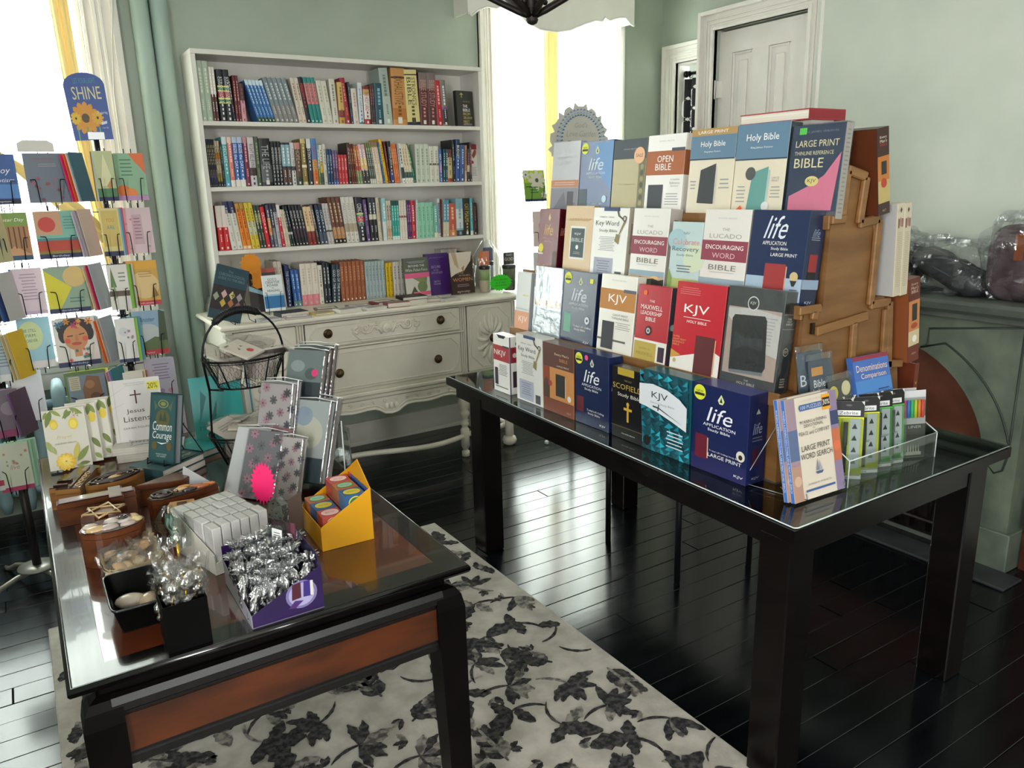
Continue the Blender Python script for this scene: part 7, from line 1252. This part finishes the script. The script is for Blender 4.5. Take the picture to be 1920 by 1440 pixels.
for i,(x,y,z,rot) in enumerate([(.485,2.42,.885,(R(20),R(-10),R(30))),(.53,2.45,.892,(R(8),R(6),R(-15))),(.505,2.50,.895,(R(-6),R(4),R(50))),(.575,2.44,.885,(R(10),R(10),R(-40)))]):
    wcard('%s wrapped card in the lower basket, %s'%(CC_[(i+1)%5][1],['front left with small printing','lying across its middle','at the back with a red stripe','at its right side'][i]),x,y,z,.085,.11,rot,CC_[(i+1)%5][0],[('d',.15,.5,.85,.8,3,'8A7E74')]+([('r',0,.2,1,.35,'B86A5A')] if i==2 else []))
for i in range(6): a=i*1.05; wcard('wrapped card packed on edge inside the lower basket behind the chicken wire',.555+.05*cos(a),2.44+.036*sin(a),.825,.075,.075,(R(75),0,R(i*60)),CC_[i%5][0],None,'cards inside the lower basket')
# ---------------------------------------------------------------- acrylic stand with wrapped journals
ac=thing('acrylic_stand','clear acrylic stepped stand holding the wrapped journals','stand')
mb=MB()
for (x,y,w_,d_,h_) in ((.610,2.262,.125,.085,.2135),(.505,2.225,.11,.05,.0965),(.565,2.150,.12,.06,.0285)):
    T=Matrix.Translation((x,y,T0))@Matrix.Rotation(R(-54),4,'Z')
    mb.box(.002,w_-.002,0,.003,.0005,h_,ACR,T=T); mb.box(.002,w_-.002,d_,d_+.003,.0005,h_,ACR,T=T); mb.box(.002,w_-.002,-.004,d_+.004,h_-.0001,h_+.0009,ACR,T=T)
mb.box(-.14,.17,-.08,.16,-.0002,.0003,ACR,T=Matrix.Translation((.56,2.12,T0))@Matrix.Rotation(R(-28),4,'Z')); mb.build('clear_plates',ac)
mb=MB(); T=Matrix.Translation((.735,2.10,T0))@Matrix.Rotation(R(-28),4,'Z')
mb.prism([(-.05,0),(.11,0),(.055,.13),(-.045,.20)],0,.004,ACR,'x',T); mb.prism([(-.13,.0),(.0,.0),(.0,.13),(-.13,.20)],.11,.114,ACR,'y',T); mb.build('side_wing',ac)
mb=MB(); P=[tuple(T@Vector(p)) for p in ((.002,-.05,0),(.002,-.045,.20),(.002,.055,.13),(.002,.11,0))]; mb.tube(P,.0022,EDGE,5); mb.build('polished_edge',ac)
def journal(lab,x,y,z,w_,h_,t,rz,tilt,col,items,page=M('9A9590',.8)):
    b=face_book('wrapped_journal',lab,w_,h_,t,col,items,(x,y,z),R(rz),R(tilt),cat='journal',page=page)
    f=MB(); f.box(-.003,w_+.004,-.003,t+.003,-.001,h_+.006,FILMJ,.002)
    f.tube([(0,-.002,h_+.004),(w_*.5,t*.5,h_+.010),(w_+.002,t,h_+.004)],.0014,M('E8EAEC',.1,0,.5),5); f.build('film_wrap',b); return b
FLW=[('f',.12+.25*(i%4)+.08*(i%3),.06+.055*i,.13,7,['A87888','5A5A62','9A7080','44444C'][i%4],'3A3238') for i in range(17)]
GR=[('r',0,.45,1,1,'6A7678'),('r',0,.2,1,.46,'2E3A3E'),('e',.3,.72,.2,.1,'8A9698'),('e',.7,.6,.18,.1,'4A565A'),('r',0,0,1,.2,'4E5458')]
journal('wrapped grey journal with a pink sticker, front of the top group',.610,2.262,T0+.215,.125,.175,.020,-54,-19,'55605F',GR+[('e',.80,.62,.09,0,'E8307A')])
journal('wrapped grey journal with dark ribbon, middle of the top group',.632,2.279,T0+.218,.125,.175,.020,-54,-19,'4A4A4E',None)
journal('wrapped grey journal, back of the top group',.654,2.296,T0+.221,.125,.175,.020,-54,-19,'5E6064',None)
journal('wrapped pale journal with soft pink flowers, left of the middle step',.505,2.225,T0+.098,.11,.21,.018,-54,-17,'A8A0A2',FLW)
journal('wrapped pale journal just behind the pink flowered one',.526,2.241,T0+.102,.11,.21,.018,-54,-17,'9A989A',None)
journal('wrapped silvery blue journal with watercolour cover, front of the big pair',.565,2.150,T0+.030,.12,.235,.024,-55,-21,'A0A8A8',[('e',.5,.6,.4,.2,'B8B8A8'),('e',.3,.8,.25,.12,'8A9AA8'),('r',0,0,1,.3,'3A4A50'),('d',.02,.35,.12,.95,14,'6A7078')])
journal('wrapped thick grey journal behind the watercolour one',.592,2.169,T0+.032,.12,.235,.026,-55,-21,'8A8684',None)
journal('wrapped white panel card at the left front of the acrylic stand',.398,2.195,T0+.006,.11,.20,.012,-50,-30,'C4C6C8',None)
journal('wrapped journal with grey and pink floral print, front centre',.428,2.160,T0+.004,.115,.195,.020,-52,-26,'8A8488',[('r',0,0,1,1,'6E6C74')]+FLW)
journal('wrapped journal with a pink spine behind the floral print',.458,2.175,T0+.004,.11,.195,.020,-52,-24,'8A4A60',FLW)
journal('wrapped white and floral journal right of the pink spine',.500,2.100,T0+.004,.09,.175,.024,-52,-20,'B0A8A8',FLW)
mb=MB(); mb.prism([(-.07,0),(.07,0),(.07,.05),(-.07,.09)],0,.002,M('C9C9CC',.3),'y'); tag(mb.build('card_divider',None,(.335,2.205,T0),(R(-12),0,R(-58))),'grey-white card divider leaning in front of the wrapped white panel','divider')
# pink starburst
mb=MB(); P=[]
for i in range(44): a=2*pi*i/44; r_=1.0 if i%2 else .78; P.append((.035*r_*cos(a),.058*r_*sin(a)))
mb.prism(P,0,.0012,M('F0186C',.5),'y'); tag(mb.build('starburst_tag',None,(.455,1.955,T0+.105),(R(-8),0,R(-40))),'hot pink starburst sign behind the white wrapped boxes','tag')
# ---------------------------------------------------------------- white carton of small wrapped boxes
ct=thing('display_carton','open white carton holding rows of small white wrapped boxes','carton',(.275,1.715,T0),(0,0,R(15)))
CW,CD=.150,.200
mb=MB(); KR=M('C9C4BA',.6); mb.box(0,CW,0,CD,0,.002,KR); mb.box(0,CW,CD-.002,CD,.0021,.11,KR); 
for x in (0,CW-.002): mb.prism([(0,.0021),(0,.05),(CD-.0021,.11),(CD-.0021,.0021)],x,x+.002,KR,'x')
mb.prism([(.0021,.0021),(CW-.0021,.0021),(CW-.0021,.075),(.0021,.028)],0,.002,KR,'y'); mb.build('carton',ct)
WBX=M('D9D7D4',.4); first=None
for r_ in range(4):
    for c_ in range(6):
        lx=.0055+.0233*c_; ly=.006+.048*r_; lz=.0026
        if first is None:
            first=thing('small_white_box','small white box wrapped in clear film in the white carton','box',(0,0,0),(0,0,R(15)),'small white boxes in the carton')
            mb=MB(); mb.box(0,.0208,0,.043,0,.106,WBX,.0012); mb.build('box_body',first); mb=MB(); mb.box(-.0004,.0212,-.0006,.0436,-.0001,.1080,FILM,.001); mb.build('film_wrap',first); b=first
        else: b=dup(first)
        v=Matrix.Rotation(R(15),3,'Z')@Vector((lx,ly,0)); b.location=(.275+v.x,1.715+v.y,T0+lz+.0045*((r_*5+c_*7)%4)/3); b.rotation_euler=(0,0,R(15+((r_*3+c_*5)%5-2)*1.1)); b['label']='small white film-wrapped box, %s in the %s row of the white carton'%(['leftmost','second from left','third from left','third from right','second from right','rightmost'][c_],['front','second','third','back'][r_])
# ---------------------------------------------------------------- purple carton of silver-wrapped mini books
pc=thing('display_carton','open purple carton holding mini books wrapped in crinkled film','carton',(.284,1.441,T0),(0,0,R(0)))
PU=noisy('purple_print_card','1C1030','3A1E66',3,.35); PW,PD=.148,.225
mb=MB(); mb.box(0,PW,0,PD,0,.002,'6A6470'); mb.box(0,PW,PD-.002,PD,.0021,.09,PU); mb.prism([(.0021,.0021),(PW-.0021,.0021),(PW-.0021,.095),(.0021,.028)],0,.002,PU,'y')
mb.prism([(0,.0021),(0,.028),(PD-.0021,.055),(PD-.0021,.0021)],0,.002,M('8A8490',.4),'x'); mb.prism([(0,.0021),(0,.095),(.03,.118),(PD-.0021,.118),(PD-.0021,.0021)],PW-.002,PW,PU,'x'); mb.build('carton',pc)
front_print(pc,PW,.09,[('e',.70,.50,.22,.34,'7A70A0'),('e',.70,.50,.18,.28,'A8A0C8'),('p',[(.56,.40),(.58,.78),(.70,.80),(.69,.42)],'4A1A2A'),('p',[(.72,.42),(.74,.80),(.86,.78),(.85,.40)],'3A2A7A'),('p',[(.82,.42),(.86,.40),(.87,.77),(.83,.78)],'D8D0C8'),('p',[(.50,.22),(.60,.20),(.72,.34),(.60,.38)],'4A2A6A')])
pr=random.Random(9); firstb=None
for r_ in range(4):
    for c_ in range(5):
        if firstb is None:
            firstb=thing('wrapped_mini_book','mini book in crinkled silvery film standing in the purple carton','mini book',(0,0,0),(0,0,0),'wrapped mini books in the purple carton')
            mb=MB(); mb.box(-.009,.009,-.018,.018,0,.055,M('2A2630',.4)); mb.box(-.0065,.0065,-.0185,.0165,.0015,.0555,M('B8B4B0',.6)); mb.build('book_body',firstb)
            mb=MB()
            def f(u,v):
                a=2*pi*u; k=1 if v<.62 else max(.25,1-(v-.62)*2.6); k*= (1+.16*sin(5*a+9*v)+.10*sin(9*a-17*v)); k=k if v<.85 else k+.9*(v-.85)/.15*(1+.5*sin(11*a)); return (.015*k*cos(a),.023*k*sin(a),.002+.082*v)
            mb.grid(f,30,12,film('silvery_crinkled_film','DADCDE',.42,.16,1.0,60),None,False); mb.build('crinkled_film',firstb); b=firstb
        else: b=dup(firstb)
        b.location=(.284+.020+.0265*c_+pr.uniform(-.002,.002),1.441+.034+.05*r_,T0+.0035+.022*(c_/5)+.006*r_+pr.uniform(0,.006)); b.rotation_euler=(R(pr.uniform(-9,9)),R(pr.uniform(-10,10)),R(pr.uniform(-50,50))); b['label']='film-wrapped mini book, %s in the %s row of the purple carton'%(['leftmost','second from left','middle one','second from right','rightmost'][c_],['front','second','third','back'][r_])
t=thing('tube_pack','clear blister hang pack standing at the right of the purple carton','pack',(.398,1.60,T0+.04),(R(-6),0,R(-62)))
mb=MB(); mb.box(-.035,.035,0,.002,0,.10,M('6A3A48',.4)); mb.build('card',t); mb=MB(); mb.prism([(-.02,.0),(.02,.0),(.024,.11),(.02,.145),(.0,.158),(-.02,.145),(-.024,.11)],-.022,-.004,film('blister_film','E0E4E6',.2,.08,.6,30),'y'); mb.build('blister',t)
mb=MB(); prints(mb,.03,.06,[('r',0,0,1,1,'E4E4E0'),('d',.1,.1,.9,.9,9,'333')],lambda x,z,e:(x-.01,-.0225-e,z+.03)); mb.build('barcode_label',t)
# ---------------------------------------------------------------- yellow carton of small printed boxes
yc=thing('display_carton','yellow angled carton holding small boxes of quiz cards','carton',(.515,1.690,T0),(0,0,R(-2)))
YM=M('D99A06',.45); YI=M('B88A14',.5); LW,LD=.130,.165
mb=MB(); mb.box(0,LW,0,LD,0,.002,YM); mb.prism([(.0021,.0021),(LW-.0021,.0021),(LW-.0021,.135),(.0021,.062)],0,.002,YM,'y'); mb.prism([(.0021,.0021),(LW-.0021,.0021),(LW-.0021,.135),(.0021,.062)],LD-.002,LD,YM,'y')
mb.prism([(0,.0021),(0,.135),(LD*.5,.185),(LD,.135),(LD,.0021)],LW-.002,LW,YM,'x'); mb.box(0,.002,0,LD,.0021,.06,YM); mb.build('carton',yc)
mb=MB(); prints(mb,LD,.13,[('r',.06,.25,.94,1,'3A5A9A'),('t','CHILDREN',.5,.80,.7,.11,'D8DCC8'),('t','QUIZ & MORE',.5,.62,.7,.1,'D8DCC8'),('e',.12,.95,.05,0,'E83A6A')],lambda x,z,e:(LW-.0025-e,LD-x,z)); mb.build('inside_print',yc)
qc=[('A8603A','E0C9A0','2F8A4A'),('A8603A','8FC0A0','2F8A4A'),('B84A3A','E8B8B0','F0D8D0'),('2F5A8A','E0D03A','E0D03A'),('B84A4A','F0C8C0','F0C8C0'),('2F5A8A','D8C840','E0D03A'),('8A3A4A','4A9A4A','D8C0C0')]
k=0
for ly in range(3):
    for lx in range(2):
        for lz in range(3 if lx else 2):
            if lz<(2 if lx==0 else 3):
                zz=.003+.0405*lz; xx=.008+.058*lx; 
                if lx==0 and lz>0: zz=.0435
                a,b_,c_=qc[(lz*2+lx+ly*3)%7 if lz else 0]
                v=Matrix.Rotation(R(-2),3,'Z')@Vector((xx+.0,.006+.052*ly,0))
                q=thing('quiz_card_box','small %s printed card box in the yellow carton, %s layer, %s row, %s side'%({'A8603A':'orange-brown','B84A3A':'red','2F5A8A':'blue','B84A4A':'rose red','8A3A4A':'maroon'}[a],['bottom','middle','top'][lz],['front','middle','back'][ly],['left','right'][lx]),'box',(.515+v.x,1.690+v.y,T0+zz),(0,0,R(-2)))
                mb=MB(); mb.box(0,.053,0,.049,0,.0395,M(a,.35),.0008); mb.build('box_body',q)
                mb=MB(); prints(mb,.053,.0395,[('e',.5,.5,.34,.42,b_),('e',.5,.5,.28,.35,'2F7A4A' if b_!='E0D03A' else 'C9BC30'),('t','QUIZ',.5,.5,.3,.16,'E8E4D0')],FR); prints(mb,.053,.049,[('e',.5,.5,.40,.36,c_),('e',.5,.5,.35,.31,b_),('t','BIBLE QUIZ',.5,.5,.44,.14,'4A5A3A')],lambda x,z,e:(x,z,.0395+e)); mb.build('lid_print',q)
                if lz==(1 if lx==0 else 2): pass
mb=MB(); mb.prism([(0,0),(.10,0),(.10,.115),(.0,.05)],0,.0016,M('4A3A30',.6),'y'); tag(mb.build('card_flap',None,(.425,1.865,T0),(0,0,R(-30))),'dark brown card flap between the white carton and the yellow one','card')
# ---------------------------------------------------------------- shell dish, black tray, tall holder
sd=thing('scalloped_dish','cream rectangular dish with wavy rims full of bagged shells','dish',(.120,1.873,T0))
CRM=M('D8C8A8',.35,0,.3); mb=MB()
def rim(t,k): 
    a=2*pi*t; s=lambda q,p:(abs(q)**p)*(1 if q>=0 else -1); return (s(cos(a),.35)*.062*k,s(sin(a),.35)*.092*k)
def dsh(u,v):
    k=.72+.30*v; x,y=rim(u,k); return (x*(1+.035*sin(2*pi*u*20)*v),y*(1+.035*sin(2*pi*u*20)*v),.002+.040*v**1.3+.003*v*sin(2*pi*u*20))
mb.grid(dsh,120,6,CRM); mb.grid(lambda u,v:(dsh(u,v)[0]*.96,dsh(u,v)[1]*.96,dsh(u,v)[2]+.003),120,6,CRM); mb.prism([rim(i/40,.74) for i in range(40)],0.0005,.004,CRM); mb.build('dish',sd)
mb=MB(); V=[]; 
rs=random.Random(3)
for i in range(16):
    x,y=rs.uniform(-.042,.042),rs.uniform(-.07,.07); b=thing('bagged_shell','bagged tan sea shell in the cream scalloped dish','shell',(.120+x,1.873+y,T0+.012+.022*rs.random()),(R(rs.uniform(-25,25)),R(rs.uniform(-25,25)),R(rs.uniform(0,360))),'bagged shells in the cream dish')
    q=MB(); q.lathe([(.001,.0),(.016,.004),(.019,.008),(.012,.012),(.003,.015)],M(['D8B488','C8A078','DCC4A4'][i%3],.4),(0,0,0),14); q.build('shell',b)
    q=MB(); ph=rs.uniform(0,6); q.grid(lambda u,v:((.026+.006*sin(5*2*pi*u+ph)+.004*sin(31*v))*cos(2*pi*u)*(1-.2*v),(.026+.006*sin(7*2*pi*u+ph))*sin(2*pi*u)*(1-.2*v),-.003+.026*v+.006*sin(9*2*pi*u+ph)*v),20,5,FILM,None,False); q.build('film_bag',b)
for i_,(x_,y_,z_) in enumerate(((.10,1.90,.030),(.14,1.86,.034),(.11,1.83,.028))):
    q=MB(); rs2=random.Random(40+i_); p_=[rs2.uniform(0,6) for _ in range(4)]
    q.grid(lambda u,v:((.045+.010*sin(5*2*pi*u+p_[0])+.005*sin(9*2*pi*u+7*v))*cos(2*pi*u)*(1-.8*v**2)+.01*v,(.055+.012*sin(4*2*pi*u+p_[1]))*sin(2*pi*u)*(1-.8*v**2),.035*v+.006*sin(6*2*pi*u+p_[2])),34,10,FILM,None,False)
    o=q.build('plastic_bag',None,(x_,y_,T0+z_)); tag(o,['crinkled clear bag lying over the back of the shell dish','crinkled clear bag over the right side of the shell dish','crinkled clear bag over the front of the shell dish'][i_],'plastic bag')
tr=thing('plastic_tray','small black plastic tray holding polished stones','tray',(.105,1.645,T0))
BK=noisy('matt_black_plastic','020202','050505',8,.5,0,spec=.1); mb=MB()
def sq(u,hx,hy,p=.22): a=2*pi*u; s=lambda q,e:(abs(q)**e)*(1 if q>=0 else -1); return (s(cos(a),p)*hx,s(sin(a),p)*hy)
for k,(o,sg) in enumerate(((0,1),(.0025,-1))):
    def f(u,v,o=o): x,y=sq(u,.040+.012*v-o,.070+.018*v-o); return (x,y,(.002 if o==0 else .004)+.056*v)
    mb.grid(f,64,3,BK)
mb.prism([sq(i/40,.040,.070) for i in range(40)],0.0004,.0038,BK); mb.build('tray_body',tr)
mb=MB(); mb.tube([(*sq(i/64,.0525,.0885),.058) for i in range(64)],.0026,M('1E1F20',.15,0,.5),6,True); mb.build('rim',tr)
for i,(x,y,z,a,b_,c_,rz,lb) in enumerate(((-.012,.015,.030,.022,.030,.014,80,'large cream polished stone at the left of the black tray'),(.022,.000,.028,.020,.026,.015,-30,'tan polished stone beside the tall black holder'),(-.022,-.045,.016,.011,.015,.009,10,'small dark polished stone at the front of the black tray'),(.004,-.042,.015,.012,.013,.008,10,'small mottled stone at the front of the black tray'),(.012,.045,.014,.016,.018,.010,0,'small brown stone hidden at the back of the black tray'))):
    mb=MB(); mb.ball((0,0,0),a,b_,c_,noisy('polished_stone_%s'%['cream','tan','dark','mottled','brown'][i],['B8A898','A89078','4A4038','3A3634','6A5A4A'][i],['CFC2B4','C0AA90','6A5C50','8A8480','8A7864'][i],30,.15,coat=.5),18,12); o=mb.build('polished_stone',None,(.105+x,1.645+y,T0+z-.006),(0,0,R(rz))); tag(o,lb,'stone')
th=thing('card_holder','tall square black holder full of bagged crystal ornaments','holder',(.170,1.485,T0))
mb=MB(); h_=.096
for x,y,a,b_ in ((-.040,-.040,.080,.002),(-.040,.038,.080,.002)): mb.box(x,x+a,y,y+b_,0,h_,BK)
for x in (-.040,.038): mb.box(x,x+.002,-.0379,.0379,0,h_,BK)
mb.box(-.0379,.0379,-.0379,.0379,0,.003,BK); mb.build('holder_body',th)
GD=M('C9A03A',.25,.8); CRY=film('cut_crystal','F2EEE4',.32,.04,.5,80); ro=random.Random(12)
for i in range(15):
    a=ro.uniform(0,2*pi); r_=ro.uniform(0,.034); x,y=r_*cos(a),r_*sin(a)
    b=thing('crystal_ornament','bagged crystal and gold drop ornament in the tall black holder','ornament',(.170+x,1.485+y+.01,T0+.090+.055*ro.random()),(R(ro.uniform(-25,25)),R(ro.uniform(-40,25)),R(ro.uniform(0,360))),'bagged crystal ornaments in the black holder')
    mb=MB(); mb.lathe([(.001,-.018),(.015,-.008),(.0165,.005),(.008,.015),(.002,.019)],CRY,(0,0,0),9); mb.ball((0,0,.022),.006,.006,.006,CRY,8,5); mb.build('crystal',b)
    mb=MB(); mb.tube([(0,0,-.036),(.002,0,-.014)],.0018,GD,5); mb.tube([(.008*cos(q),.001,.014+.006*sin(q)) for q in [2*pi*j/10 for j in range(10)]],.0012,GD,5,True); mb.build('gold_wire',b)
    mb=MB(); ph=ro.uniform(0,6); mb.grid(lambda u,v:((.020+.006*sin(3*2*pi*u+ph+20*v))*cos(2*pi*u)*(1-.3*v),(.020+.006*sin(4*2*pi*u+ph))*sin(2*pi*u)*(1-.3*v),-.03+.082*v),14,7,FILM,None,False); mb.build('film_bag',b)
for x,y,z,lb in ((.129,1.50,.845,'crystal drop hanging over the left rim of the tall black holder'),(.185,1.56,.925,'gold stemmed crystal standing highest above the black holder')):
    b=thing('crystal_ornament',lb,'ornament',(x,y,z),(0,R(180 if z<.9 else 0),0)); mb=MB(); mb.lathe([(.001,0),(.008,.008),(.009,.018),(.003,.028)],CRY,(0,0,0),7); mb.ball((0,0,.034),.006,.006,.006,CRY,8,6); mb.build('crystal',b); mb=MB(); mb.tube([(0,0,-.05),(0,0,.0)] if z>.9 else [(0,0,.03),(-.012,.0,.034)],.003,GD,6); mb.build('gold_stem',b)
gb=thing('bagged_bookmark','tall clear pointed bag with a sage green tassel standing by the shell dish','bag',(.205,1.80,T0),(0,0,R(-25)))
mb=MB(); mb.grid(lambda u,v:((u-.5)*.075*(1 if v<.72 else 1-(v-.72)*2.8),.012*sin(6*v)+.006*sin(14*u),.055+.105*v),10,12,film('cloudy_clear_film','C8D2CC',.12,.12,1.,30)); mb.build('clear_bag',gb)
mb=MB(); mb.grid(lambda u,v:((u-.5)*.020+.003*sin(9*v),.012*sin(6*v)+.003+.005*sin(5*pi*u),.07+.07*v),10,6,M('6F8A7C',.8)); mb.build('green_tassel',gb)
